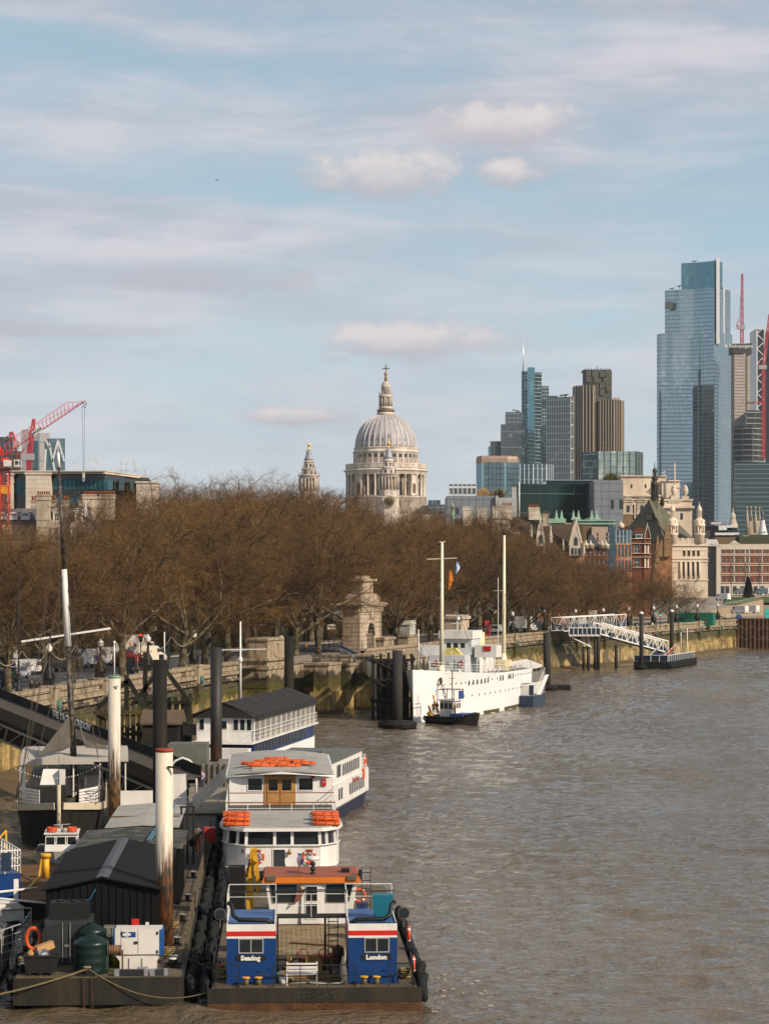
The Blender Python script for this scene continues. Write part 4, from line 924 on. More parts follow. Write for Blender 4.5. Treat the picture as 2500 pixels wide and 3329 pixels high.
p=Vector(P0(123,1403));ang=math.atan2(d.z,d.x);sg.location=(p.x,-.62,p.z);sg.rotation_euler=(0,-ang,0)
m=MB();m.box(-.85,.85,0,.06,-.32,.38);m.build('sign_board',M('cab_white',(216,210,202)),sg)
lettering('WOLFF',.62,M('sign_black',(24,24,24),.6),sg,(0,-.03,.03),(R(90),0,0),sx=.85,bold=.01)
# ================================================================ NEARER BUILDINGS
def chimney(T,px0,px1,ytop,ybot,D,pots=5,mat_=STONE2,dep=1.6,name='chimney',o=None,taper=0):
 ox,oy=o;c=sub(name,T);a,b=X(px0,D),X(px1,D);w_=b-a;zt_,zb=Z(ytop,D),Z(ybot,D);c.location=(a-ox,D-oy,0)
 m=MB();h_=zt_-zb;cap=min(.9,h_*.18)
 m.box(0,w_,0,dep,zb,zt_-cap);m.box(-.12,w_+.12,-.12,dep+.12,zt_-cap,zt_-cap*.6);m.box(-.04,w_+.04,-.04,dep+.04,zt_-cap*.6,zt_-cap*.25);m.box(-.16,w_+.16,-.16,dep+.16,zt_-cap*.25,zt_)
 m.box(-.08,w_+.08,-.08,dep+.08,zb+h_*.45,zb+h_*.5);m.build('stack',mat_,c)
 if pots:
  m=MB();m.lathe([(.17,0),(.15,.5),(.2,.55),(.2,.62),(.12,.62)],8);me=m.mesh('chimney_pot',[CLAY])
  for i in range(pots):put('chimney_pot',me,c,(w_*(i+.5)/pots,dep*.5,zt_),0,min(1.2,w_/pots/.42))
def gable_poly(w_,z0,z1,zt_):return[(0,z0),(w_,z0),(w_,z1),(w_/2,zt_),(0,z1)]
D=400.;ox=X(30,D)
T,q=bld('stone_and_glass_office','flat roofed office of pale stone pylons and dark teal glass behind the left trees',[(X(30,D),D),(1,1)],0,0)
m=MB();dk=M('black_glass',(18,20,22),.12,.1,var=.2,spec=.7)
m.prism(q_((30,1),(341,1),(488,22),(488,45),(30,40)),GZ,zt(1540,D));m.build('glass_volume',dk,T)
m=MB();m.box(0,1.45,-.12,.1,0,zt(1558,D)-zt(1590,D));me=m.mesh('pane',[M('teal_pane',(56,98,108),.12,.35,var=.35,scale=.35)]);pw=(X(341,D)-X(170,D))/8
for i in range(12):put('pane',me,T,(X(170,D)-ox+pw*i*.66,1,zt(1590,D)),0,(.92,1,1))
for i in range(2):put('pane',me,T,(X(46+i*26,D)-ox,1,zt(1606,D)),0,(.85,1,1.35))
for i in range(10):put('pane',me,T,(X(172+i*17,D)-ox,1,zt(1636,D)),0,(.85,1,.6))
for i in range(5):put('pane',me,T,(X(345,D)-ox+i*1.6,1.3+i*1.6*2.35,zt(1590,D)),math.atan2(21,X(488,D)-X(341,D)),(1.4,1,1))
for(a,b,yt,fr)in((90,168,1538,-2.2),(29,46,1540,-1.5),(423,489,1557,10.)):
 m=MB();x0,x1=X(a,D)-ox,X(b,D)-ox;m.box(x0,x1,fr,fr+6,GZ,zt(yt+6,D));m.box(x0-.2,x1+.2,fr-.2,fr+6.2,zt(yt+6,D),zt(yt,D))
 for k in range(6):m.box(x0-.02,x1+.02,fr-.03,fr+.1,zt(1560+k*14,D),zt(1560+k*14,D)+.06)
 m.build('stone_pylon',M('buff_stone',(206,192,174),.85,var=.08,scale=.3,dirt=(150,130,108),dirt_amt=.4),T)
m=MB();z=zt(1541,D);m.prism(q_((29,-1.2),(341,-1.2),(455,16),(455,44),(29,40)),z,zt(1534,D));m.prism(q_((29,-1.6),(341,-1.6),(455,15.6),(455,44.4),(29,40.4)),zt(1534,D)+.01,zt(1531,D));m.build('roof_slab',M('buff_stone',(1,1,1)),T)
m=MB();m.prism(q_((341,2),(484,20),(484,44),(341,40)),zt(1546,D),zt(1538,D));m.build('dark_canopy',M('core_dark',(58,56,46)),T)
for px,h_ in((231,26),(247,18),(281,30),(298,34),(304,26),(386,22),(403,20),(427,24),(432,18)):
 m=MB();x=X(px,D)-ox;m.cyl((x,4,zt(1531,D)),(x,4,zt(1531-h_,D)),.05,n=6);m.bx(x,4,zt(1531-h_,D),.2,.15,min(1.2,h_*.03));m.bar((x-.4,4,zt(1528,D)),(x+.4,4,zt(1524,D)),.08);m.build('antenna',M('pale_metal',(190,186,180),.5),T)
m=MB();
for px in range(232,450,14):m.bar((X(px,D)-ox,3,zt(1531,D)),(X(px,D)-ox,3,zt(1526,D)),.05)
m.bar((X(232,D)-ox,3,zt(1526,D)),(X(446,D)-ox,3,zt(1527,D)),.05);m.build('roof_railing',M('pale_metal',(190,186,180)),T)
D=350.;ox=X(144,D)
T,q=bld('mansard_building','Victorian stone building with slate mansard roof, dormers and tall chimneys behind the left trees',[(X(144,D),D),(1,1)],0,0,'building')
x1=X(314,D)-ox;ze,zr=zt(1760,D),zt(1654,D);slate=M('grey_slate',(92,88,90),.7,var=.2,scale=.6,dirt=(128,116,104),dirt_amt=.5,streak=1)
m=MB();m.loft([[(0,0,ze),(x1,0,ze),(x1,12,ze),(0,12,ze)],[(.5,1.9,zr),(x1-1.2,1.9,zr),(x1-1.2,11,zr),(.5,11,zr)]]);m.build('mansard_roof',slate,T)
m=MB()
for i in range(28):m.bar((.5+i*(x1-1.7)/27,1.8,zr),(.5+i*(x1-1.7)/27,1.8,zr+.5),.07,.07)
m.bar((.5,1.8,zr+.2),(x1-1.2,1.8,zr+.2),.09);m.build('ridge_cresting',M('iron_dark',(50,44,40),.7),T)
w_=MB();L=X(480,D)-ox
facade(T,w_,(-14,.4),(L,.4),GZ,ze,cols(L+14,15,1.3),rows(GZ+1,4,4.1,1.1,2.3),.35,(WFR,DGL),2,2);w_.box(-14,L,.9,14,GZ,ze-.05);w_.build('wall',STONE,T);ledge(T,[(-14,.4),(L,.4)],ze-.5,ze,.45,STONE,edges=[0])
for(a,zb,dw)in((184,1697,1.15),(255,1697,1.15)):
 dm=sub('dormer',T);x=X(a,D)-ox;dm.location=(x,.1,zt(zb,D));h_=1.65
 f=MB();facade(dm,f,(-dw/2,0),(dw/2,0),0,h_,[(.2,dw-.2)],[(.15,h_-.25)],.15,(WFR,DGL),2,2,.07);f.box(-dw/2,dw/2,.3,2.2,0,h_);f.build('frame',WFR,dm)
 f=MB();f.tube([(math.cos(t)*dw*.62,-.2,h_+math.sin(t)*.42)for t in np.linspace(0,math.pi,9)],.1,6);f.prismY([(math.cos(t)*dw*.6,h_+math.sin(t)*.4)for t in np.linspace(0,math.pi,9)],-.1,1.9);f.build('curved_hood',M('white_lead',(206,202,204),.6,var=.1),dm)
for a,wd in((172,46),(247,34)):
 dm=sub('stone_dormer',T);dm.location=(X(a,D)-ox,-.3,zt(1762,D));W_=wd*D/F;H_=2.2
 f=MB();facade(dm,f,(-W_/2,0),(W_/2,0),0,H_,cols(W_,2,W_*.3),[(.3,1.9)],.25,(WFR,DGL),1,2);f.box(-W_/2,W_/2,.3,2,0,H_)
 f.prismY([(math.cos(t)*W_*.55,H_+math.sin(t)*1.1)for t in np.linspace(0,math.pi,9)],-.15,2);f.build('wall',STONE2,dm)
m=MB();m.lathe([(.5,0),(.35,.5),(.25,1.6),(.12,2.0),(.05,2.6)],8,(X(275,D)-ox,1,zt(1680,D)));m.build('turret_cap',M('white_lead',(206,202,204)),T)
for a in(119,269,320):chimney(T,a,a+(42 if a<200 else 50),1607,1760 if a<200 else 1690,D-1+(a>200)*3,7 if a>200 else 6,STONE2,1.4,o=(ox,D))
for a,b in((100,118),(160,180),(203,222),(256,270)):chimney(T,a,b,1626,1665,D+8,2,STONE2,1.2,o=(ox,D))
D=352.;ox=X(-30,D)
T,q=bld('slate_roof_terrace','dark slate roofed terrace with small white dormers at the left edge',[(X(-30,D),D),(1,1)],0,0,'building');x1=X(118,D)-ox
m=MB();m.loft([[(0,0,zt(1700,D)),(x1,0,zt(1700,D)),(x1,12,zt(1700,D)),(0,12,zt(1700,D))],[(0,1.5,zt(1652,D)),(x1,1.5,zt(1652,D)),(x1,11,zt(1652,D)),(0,11,zt(1652,D))]]);m.build('mansard_roof',slate,T)
m=MB();m.box(0,x1,.3,12,GZ,zt(1700,D));m.build('wall',STONE2,T)
for px in(8,42,82):m=MB();x=X(px,D)-ox;m.box(x-.7,x+.7,0,2,zt(1690,D),zt(1676,D));m.tube([(x+math.cos(t)*.8,-.1,zt(1676,D)+math.sin(t)*.4)for t in np.linspace(0,math.pi,7)],.12,5);m.build('dormer',M('white_lead',(206,202,204)),T)
D=495.;ox=X(300,D)
T,q=bld('long_stone_building','long cream stone building glimpsed through the bare crowns, left of the cathedral',[(X(300,D),D),(1,1)],0,0,'building')
L=X(1080,D)-ox;z1=zt(1740,D);w_=MB();facade(T,w_,(0,0),(L,0),GZ,z1,cols(L,19,1.5),rows(GZ+.5,5,3.9,1.0,2.2),.4,(WFR,DGL),1,2);w_.box(0,L,.6,14,GZ,z1-.05);w_.build('wall',STONE,T)
m=MB();m.prismX([(0,z1),(14,z1),(10,z1+2.6),(4,z1+2.6)],0,L);m.build('roof',SLATE,T);ledge(T,[(0,0),(L,0)],z1-.6,z1,.5,STONE,edges=[0])
D=600.;ox=X(1480,D)
T,q=bld('gabled_stone_hall','brown roofed stone building with curved dormer and tall square chimneys, right of the cathedral',[(X(1480,D),D),(1,1)],0,0,'building')
L=X(1760,D)-ox;ze,zr=zt(1730,D),zt(1681,D);w_=MB();facade(T,w_,(0,0),(L,0),GZ,ze,cols(L,8,1.2),rows(GZ+2,3,4.2,1,2.4),.4,(WFR,DGL),2,2);w_.box(0,L,.6,14,GZ,ze-.05);w_.build('wall',STONE,T)
def hip(T,a,b,D_,ye,yr,dep,mat_,ia=.0,ib=.0,o=0,oy=0,name='roof'):
 x0,x1=X(a,D_)-o,X(b,D_)-o;z0,z1=zt(ye,D_),zt(yr,D_);m=MB();dy=D_-oy
 m.add([(x0,dy-.3,z0),(x1,dy-.3,z0),(x1,dy+dep,z0),(x0,dy+dep,z0),(x0+ia,dy+dep/2,z1),(x1-ib,dy+dep/2,z1)],[(0,1,5,4),(1,2,5),(2,3,4,5),(3,0,4),(3,2,1,0)]);return m.build(name,mat_,T)
hip(T,1480,1640,D,1730,1684,9,BROOF,0,0,ox,D);hip(T,1612,1762,D+.5,1732,1680,9,BROOF,0,2.5,ox,D);hip(T,1706,1768,D-2,1738,1696,6,SLATE,0,0,ox,D)
dm=sub('gabled_dormer',T);dm.location=(X(1629,D)-ox,-2.5,zt(1732,D));W_=3.9;Hd=(1732-1684)*D/F
f=MB();f.prismY([(-W_*.75,0),(W_*.75,0),(W_/2,Hd*.8),(W_/2,Hd),(-W_/2,Hd),(-W_/2,Hd*.8)],0,2.5);f.build('wall',STONE,dm)
f=MB();f.prismY([(math.cos(t)*W_*.55,Hd+math.sin(t)*1.0)for t in np.linspace(0,math.pi,9)],-.25,2.5);f.box(-W_*.6,W_*.6,-.3,0,Hd-.25,Hd);f.build('pediment',STONE,dm)
f=MB();f.box(-.35,.35,-.05,.1,Hd*.42,Hd*.62);f.build('window',DGL,dm)
for a,b,yt_,yb,p in((1505,1535,1647,1710,0),(1551,1583,1650,1705,0),(1602,1631,1646,1735,0),(1632,1666,1643,1690,5),(1719,1753,1649,1690,5)):chimney(T,a,b,yt_,yb,D+(3 if a>1700 else-1.5),p,STONE,2.0,o=(ox,D))
m=MB()
for i in range(9):m.bar((X(1580+i*3,D)-ox,2,zt(1690,D)),(X(1580+i*3,D)-ox,2,zt(1664,D)),.06)
m.bar((X(1580,D)-ox,2,zt(1664,D)),(X(1604,D)-ox,2,zt(1664,D)),.06);m.build('roof_railing',M('pale_metal',(190,186,180)),T)
T,q=bld('gothic_gabled_row','Gothic stone row with steep pinnacled gables and dark roofs above the trees',[(X(1740,D-4),D-4),(1,1)],0,0,'building');D=596.;ox=X(1740,D)
L=X(1900,D)-ox;ze=zt(1795,D);w_=MB();facade(T,w_,(0,0),(L,0),GZ,ze,cols(L,6,1.2),rows(GZ+1,3,3.8,1,2.2),.4,(WFR,DGL),2,2);w_.box(0,L,.6,12,GZ,ze-.05);w_.build('wall',M('orange_brick',(150,96,62),.9,var=.2,dirt=(190,170,140),dirt_amt=.5,dscale=1.2),T)
hip(T,1740,1900,D+.3,1795,1702,11,BROOF,0,0,ox,D)
def spirelet(T,px,yt_,yb,D_,hw,ox_,oy,mat_=STONE,name='pinnacle'):
 x=X(px,D_)-ox_;z0,z1=zt(yb,D_),zt(yt_,D_);h_=z1-z0;w2=hw*D_/F;m=MB()
 m.lathe([(w2,0),(w2,h_*.35),(w2*1.25,h_*.37),(w2*1.25,h_*.42),(w2*.8,h_*.45),(w2*.35,h_*.85),(w2*.5,h_*.88),(w2*.5,h_*.93),(w2*.1,h_)],8,(x,D_-oy,z0),False);m.build(name,mat_,T)
def tall_gable(T,px,yt_,yb,hw,D_,ox_,oy):
 g=sub('gable',T);g.location=(X(px,D_)-ox_,D_-oy,zt(yb,D_));h_=zt(yt_,D_)-zt(yb,D_);w2=hw*D_/F
 f=MB();f.prismY([(-w2,0),(w2,0),(w2,h_*.3),(w2*.25,h_*.88),(w2*.25,h_),(-w2*.25,h_),(-w2*.25,h_*.88),(-w2,h_*.3)],0,.8)
 for s in(-1,1):f.bar((s*w2,.35,h_*.3),(s*w2*.25,.35,h_*.9),.5,1.0)
 f.build('wall',STONE,g)
 f=MB();f.prismY([(-.5,h_*.3),(.5,h_*.3),(.5,h_*.5),(0,h_*.58),(-.5,h_*.5)],-.06,.02);f.box(-w2*.75,-w2*.3,-.05,.02,h_*.02,h_*.22);f.box(w2*.3,w2*.75,-.05,.02,h_*.02,h_*.22);f.box(-w2*.15,w2*.15,-.05,.02,h_*.02,h_*.22);f.build('window',DGL,g)
 f=MB();f.lathe([(.35,0),(.4,.3),(.15,.5),(.3,.9),(.02,1.5)],8,(0,.4,h_));f.build('finial',STONE,g)
tall_gable(T,1757,1690,1800,13,D-1,ox,D);tall_gable(T,1872,1698,1806,21,D-1,ox,D)
for px,yt_,yb,w_ in((1727,1705,1745,5),(1790,1709,1765,6),(1756,1680,1700,4),(1831,1752,1790,4),(1898,1760,1800,4)):spirelet(T,px,yt_,yb,D-1.5,w_,ox,D)
for a,b,yt_,yb in((1765,1784,1671,1710),(1786,1790,1700,1712)):chimney(T,a,b,yt_,yb,D+2,2 if b-a>10 else 0,STONE2,1.5,o=(ox,D))
D=640.;ox=X(1752,D)
T,q=bld('green_roofed_hall','building with pale green copper roof ledges and slim green obelisks',[(X(1752,D),D),(1,1)],0,0,'building')
m=MB();m.box(0,X(2000,D)-ox,1,22,GZ,zt(1700,D));m.build('wall',STONE2,T)
m=MB();m.box(X(1780,D)-ox,X(1840,D)-ox,0,10,zt(1700,D),zt(1686,D));m.box(X(1878,D)-ox,X(1998,D)-ox,0,14,zt(1705,D),zt(1694,D));m.box(X(1874,D)-ox,X(2000,D)-ox,-.5,14,zt(1694,D),zt(1690,D));m.box(X(1912,D)-ox,X(1955,D)-ox,1,12,zt(1690,D),zt(1683,D));m.build('copper_roof',COPPER,T)
m=MB();h_=zt(1658,D)-zt(1686,D);m.loft([[(-.55,-.55,0),(.55,-.55,0),(.55,.55,0),(-.55,.55,0)],[(-.4,-.4,h_*.18),(.4,-.4,h_*.18),(.4,.4,h_*.18),(-.4,.4,h_*.18)],[(-.08,-.08,h_),(.08,-.08,h_),(.08,.08,h_),(-.08,.08,h_)]]);m.box(-.7,.7,-.7,.7,-.3,0);me=m.mesh('obelisk',[COPPER])
for px in(1755,1810,1827,1865,1882,1925,1942):put('obelisk',me,T,(X(px,D)-ox,1,zt(1686,D)))
D=600.;ox=X(1880,D)
T,q=bld('brown_side_building','plain brown rendered building with small slate pyramid roof behind the Gothic gable',[(X(1880,D),D),(1,1)],0,0,'building')
w_=MB();L=X(1982,D)-ox;facade(T,w_,(0,6),(L*.48,6),GZ,zt(1708,D));w_.box(0,L*.48,6.1,18,GZ,zt(1708,D));w_.build('wall',M('brown_render',(112,92,66),.9,var=.15),T)
w_=MB();facade(T,w_,(L*.48,5),(L,5),GZ,zt(1711,D),[(1.4,1.8),(3.8,4.6)],[(zt(1760,D),zt(1744,D)),(zt(1742,D),zt(1730,D))],.3,(KFR,DGL));w_.box(L*.48,L,5.4,16,GZ,zt(1711,D)-.1);w_.build('pale_wall',M('beige_panel',(170,150,130),.8,var=.1,dirt=(140,120,100),dirt_amt=.4),T)
w_=MB();x0,x1=X(1900,D)-ox,X(1975,D)-ox;facade(T,w_,(x0,0),(x1,0),GZ,zt(1780,D),cols(x1-x0,5,.75),rows(zt(1876,D),3,2.55,.6,1.5),.25,(WFR,DGL),1,2);w_.box(x0,x1,.4,5,GZ,zt(1780,D)-.05);w_.build('brick_front',BRICK,T)
m=MB();x0,x1=X(1903,D)-ox,X(1952,D)-ox;z0=zt(1780,D);m.loft([[(x0,0,z0),(x1,0,z0),(x1,4,z0),(x0,4,z0)],[(x0+1.2,1.5,zt(1739,D)),(x1-1.8,1.5,zt(1739,D)),(x1-1.8,2.5,zt(1739,D)),(x0+1.2,2.5,zt(1739,D))]]);m.build('pyramid_roof',M('blue_slate',(62,64,72),.75,var=.15),T)
for px in(1905,1920,1957,1970):m=MB();m.lathe([(.9,0),(.9,.8),(1.1,1.0),(.3,1.5),(.05,2.4)],8,(X(px,D)-ox,-.2,zt(1784,D)));m.build('corner_turret',STONE,T)
D=640.;ox=X(1982,D)
T,q=bld('blue_glazed_building','brick framed building with tall blue windows left of the red Dutch gable',[(X(1982,D),D),(1,1)],0,0,'building')
w_=MB();L=X(2056,D)-ox;facade(T,w_,(0,0),(L,1.5),GZ,zt(1765,D),cols(L*1.03,6,.72,.1),[(zt(1862,D),zt(1822,D)),(zt(1812,D),zt(1772,D))],.25,(M('pink_frame',(200,150,130),.6),BGL),1,1,.05);w_.box(0,L,1.6,12,GZ,zt(1765,D)-.05);w_.build('wall',M('orange_brick',(150,96,62)),T)
curtain(T,q_((1990,.5),(2050,1.6),(2050,12),(1990,12)),zt(1765,D),zt(1722,D),BGL,1.9,BAND,M('white_fin',(206,208,208)),1.2,.1,.12,(0,),.12,.12,vol='glazed_storey')
m=MB();m.box(-.5,X(2000,D)-ox,-1.5,3,GZ,zt(1707,D));m.build('glass_bay',BGL,T)
D=650.;ox=X(2045,D)
T,q=bld('dutch_gabled_house','red brick building with stone trimmed Dutch gable and arched windows',[(X(2045,D),D),(1,1)],0,0,'building')
L=X(2093,D)-ox;za=zt(1752,D);w_=MB();w0=L/2
facade(T,w_,(0,0),(L,0),GZ,za,[(L*.32,L*.76)],[(zt(1843,D),zt(1813,D)),(zt(1798,D),zt(1772,D))],.35,(WFR,DGL),2,2,.1,(0,1));w_.box(0,L,.6,10,GZ,za-.05)
W_=X(2116,D)-ox-L;facade(T,w_,(L,-.4),(L+W_,.6),GZ,za,cols(W_,2,.55),[(zt(1845,D),zt(1814,D)),(zt(1799,D),zt(1771,D))],.2,(WFR,WFR),1,1,.1);w_.box(L,L+W_,.7,10,GZ,za-.05)
w_.prismY([(L-.05,za),(L+W_,za),(L+W_*.75,za+1.6),(L+W_*.62,za+3.6),(L+W_*.38,za+3.6),(L+W_*.25,za+1.6)],-.2,.7);w_.build('wall',BRICK,T)
hip(T,2045,2100,D+.2,1752,1724,8,BROOF,0,0,ox,D)
m=MB()
for y in(1752,1768,1800,1812,1846):m.box(-.05,L+W_+.05,-.5,.0,zt(y,D),zt(y,D)+.14)
for s in(0,1):m.bar((L+W_*(.02 if not s else.98),-.2,za),(L+W_*(.4 if not s else.6),-.2,za+3.6),.16,.6)
m.build('stone_band',STONE,T);spirelet(T,2104,1700,1722,D,3,ox,D,STONE,'gable_finial')
dm=MB();dm.box(X(2066,D)-ox,X(2088,D)-ox,-.1,3,zt(1751,D),zt(1737,D));dm.build('dormer',WFR,T);dm=MB();dm.box(X(2068,D)-ox,X(2086,D)-ox,-.14,0,zt(1748,D),zt(1739,D));dm.build('dormer_window',DGL,T)
for a,b in((2064,2091),(2031,2041)):chimney(T,a,b,1712,1728,D+4,0,BRICK,1.2,o=(ox,D))
m=MB();m.lathe([(.95,0),(1.0,.6),(.8,1.1),(.45,1.5),(.1,1.8),(.05,2.4)],12,(X(2021,D)-ox,2,zt(1716,D)));m.build('small_dome',STONE,T)
D=1000.;ox=X(2018,D)
T,q=bld('monumental_stone_office','massive pale stone office with stepped attic, urns and bold cornice behind the green roof',[(X(2018,D),D),(1,1)],0,0,'building')
OS=M('warm_portland',(216,198,176),.85,var=.08,scale=.15,dirt=(140,116,92),dirt_amt=.5,dscale=.12,streak=1)
def block(T,a,b,y0,y1,dy,dep,mat_,wins=None,nm='wall'):
 w_=MB();A,B=X(a,D)-ox,X(b,D)-ox;ox_=[(X(p0,D)-ox-A,X(p1,D)-ox-A)for p0,p1 in(wins[0]if wins else[])]
 facade(T,w_,(A,dy),(B,dy),zt(y1,D),zt(y0,D),ox_,[(zt(w1,D),zt(w0,D))for w0,w1 in(wins[1]if wins else[])],.6,(KFR,DGL))
 w_.box(A,B,dy+.8,dy+dep,zt(y1,D),zt(y0,D)-.04);w_.build(nm,mat_,T);return A,B
block(T,2026,2175,1544,1607,10,30,OS,([(2058,2064),(2104,2110)],[(1571,1584)]));block(T,2157,2215,1561,1618,6,30,OS,nm='upper_tier')
block(T,2018,2150,1607,1800,4,30,OS,([(2054,2065),(2097,2108)],[(1640,1690)]),'lower_wall');block(T,2160,2250,1622,1800,0,30,OS,([(2211,2220)],[(1668,1690)]),'right_wing')
m=MB()
for a,b,y,d_,t in((2024,2177,1542,9.2,.5),(2155,2217,1559,5.2,.5),(2024,2036,1580,9.4,.5),(2196,2218,1580,5.5,.5),(2016,2152,1608,3,.7),(2016,2152,1622,3.3,.4),(2155,2257,1645,-1.4,1.0),(2158,2253,1622,-.6,.8),(2172,2212,1630,-.4,.5)):m.box(X(a,D)-ox,X(b,D)-ox,d_,d_+2,zt(y,D)-t,zt(y,D))
m.build('cornice',OS,T)
m=MB();m.bx(0,0,0,2.6,2.6,1.2);m.lathe([(.5,1.2),(.5,1.6),(1.2,2.6),(1.3,4.2),(.9,4.8),(1.1,5.0),(.5,5.6),(.1,6.1)],12);me=m.mesh('urn',[OS])
for px in(2192,2229):put('urn',me,T,(X(px,D)-ox,1.5,zt(1622,D)),0,1.05)
for a in(2022,2066):
 t2=sub('turret',T);A=X(a,D)-ox;W_=X(a+30,D)-ox-A;t2.location=(A,-6,0)
 w_=MB();facade(t2,w_,(0,0),(W_,0),zt(1672,D),zt(1634,D),[(W_*.32,W_*.68)],[(zt(1667,D),zt(1645,D))],.6,(KFR,DGL),arch=(0,));w_.box(0,W_,.7,4,zt(1672,D),zt(1634,D));w_.box(-.3,W_+.3,-.3,4.2,zt(1634,D),zt(1630,D));w_.tube([(W_/2+math.cos(t)*W_*.42,.2,zt(1630,D)+math.sin(t)*1.2)for t in np.linspace(0,math.pi,9)],.4,6);w_.box(-.3,W_+.3,-.3,4.2,zt(1674,D),zt(1670,D));w_.build('lantern_stage',STONE,t2)
 w_=MB();w_.box(0,W_,0,4,zt(1760,D),zt(1674,D));w_.build('brick_shaft',M('brown_brick',(120,94,64),.9,var=.25,dirt=(170,150,120),dirt_amt=.5,dscale=1),t2)
m=MB();m.tube([(X(2196,D)-ox,3,zt(1622,D)),(X(2196,D)-ox,3,zt(1505,D))],[.45,.3],6);m.build('flagpole',M('pink_pole',(206,176,160),.5),T)
m=MB();m.bar((X(2158,D)-ox,8,zt(1535,D)),(X(2170,D)-ox,8,zt(1530,D)),1.2,.6);m.tube([(X(2165,D)-ox,8,zt(1542,D)),(X(2165,D)-ox,8,zt(1531,D))],.25,5);m.build('roof_camera',M('pale_metal',(190,186,180)),T)
D=800.;ox=X(2182,D)
T,q=bld('turreted_stone_school','ornate stone school with steep green slate roof, dark flèche and domed corner turrets',[(X(2182,D),D),(1,1)],0,0,'building')
GR=M('green_slate',(98,94,74),.8,var=.12,scale=.4,dirt=(70,70,52),dirt_amt=.4);s=lambda px:X(px,D)-ox
zA,zE=zt(1622,D),zt(1750,D);m=MB()
m.add([(s(2048),16,zt(1726,D)),(s(2158),-1.5,zt(1752,D)),(s(2262),6,zE),(s(2262),40,zE),(s(2048),40,zE),(s(2122),11,zA),(s(2172),26,zt(1630,D)),(s(2048),16,zE-14),(s(2158),-1.5,zE-14)],[(0,1,5),(1,2,6,5),(2,3,6),(3,4,5,6),(4,0,5),(0,7,8,1)]);m.build('great_roof',GR,T)
m=MB();m.bar((s(2122),11,zA),(s(2158),-1.5,zt(1752,D)),.5,.5);m.bar((s(2122),11,zA),(s(2172),26,zt(1630,D)),.5);m.build('lead_hip',GR,T)
dm=MB();dm.box(s(2104),s(2122),3,8,zt(1690,D),zt(1667,D));dm.prismY([(s(2102),zt(1667,D)),(s(2124),zt(1667,D)),(s(2113),zt(1661,D))],2.6,8);dm.build('roof_dormer',M('dormer_dark',(52,50,40),.8),T)
f=sub('fleche',T);f.location=(s(2146),16,zt(1655,D));DK=M('dark_bronze',(64,58,46),.6,.2,var=.25,scale=.6);u=D/F
m=MB();m.prism([(-9*u,-.9),(9*u,-.9),(9*u,.9),(-9*u,.9)],-2,35*u);m.build('stem',GR,f)
m=MB();m.lathe([(13*u,35*u),(14*u,37*u),(14*u,40*u),(6*u,41*u),(6*u,74*u),(13*u,75*u),(12*u,79*u),(9*u,82*u)],12)
for i in range(8):a=2*math.pi*i/8;m.tube([(11*u*math.cos(a),11*u*math.sin(a),38*u),(11*u*math.cos(a),11*u*math.sin(a),76*u)],1.6*u,6)
m.lathe([(14*u,80*u),(12*u,92*u),(7*u,97*u),(10*u,104*u),(12*u,106*u),(10*u,110*u),(5*u,112*u),(5*u,128*u),(8*u,130*u),(7*u,136*u),(2*u,142*u),(.8*u,156*u),(.1,160*u)],12)
for i in range(6):a=2*math.pi*i/6;m.tube([(7*u*math.cos(a),7*u*math.sin(a),110*u),(7*u*math.cos(a),7*u*math.sin(a),130*u)],.9*u,5)
m.build('lantern_spire',DK,f)
L=s(2301);zb=zt(1880,D);w_=MB()
facade(T,w_,(0,0),(L,0),GZ,zt(1768,D),[(s(2219+15.4*k),s(2219+15.4*k)+1.05)for k in range(4)],[(zt(1874,D),zt(1827,D)),(zt(1809,D),zt(1790,D))],.6,(M('stone_mullion',(170,150,124),.8),M('arch_shadow_glass',(96,74,54),.6)),1,1,.08,(1,));w_.box(0,L,.8,14,GZ,zt(1768,D)-.05);w_.build('wall',OS,T)
m=MB()
for y,t,o_ in((1767,.9,.5),(1814,.4,.3),(1824,.35,.25),(1788,.2,.15),(1884,.4,.3)):m.box(-o_,L+o_,-o_,0,zt(y,D)-t,zt(y,D))
m.build('string_course',OS,T)
m=MB()
for i in range(18):m.box(L*i/18,L*i/18+.28,-.2,0,zt(1778,D),zt(1771,D))
m.build('corbel_table',OS,T)
m=MB();m.box(-.2,L+.2,-.2,.2,zt(1751,D)-.25,zt(1751,D))
for i in range(7):m.bx(L*(i+.2)/7,0,zt(1766,D),.45,.45,1.9)
for i in range(34):m.bx(L*(i+.5)/34,0,zt(1766,D),.12,.2,1.4)
m.build('balustrade',OS,T)
m=MB();m.cyl((0,0,0),(0,0,zt(1826,D)-zt(1880,D)),.3,.26,8);me=m.mesh('column',[OS])
for i,px in enumerate((2212,2227,2242.5,2258,2273.5)):put('column',me,T,(s(px),-.35,zt(1880,D)));
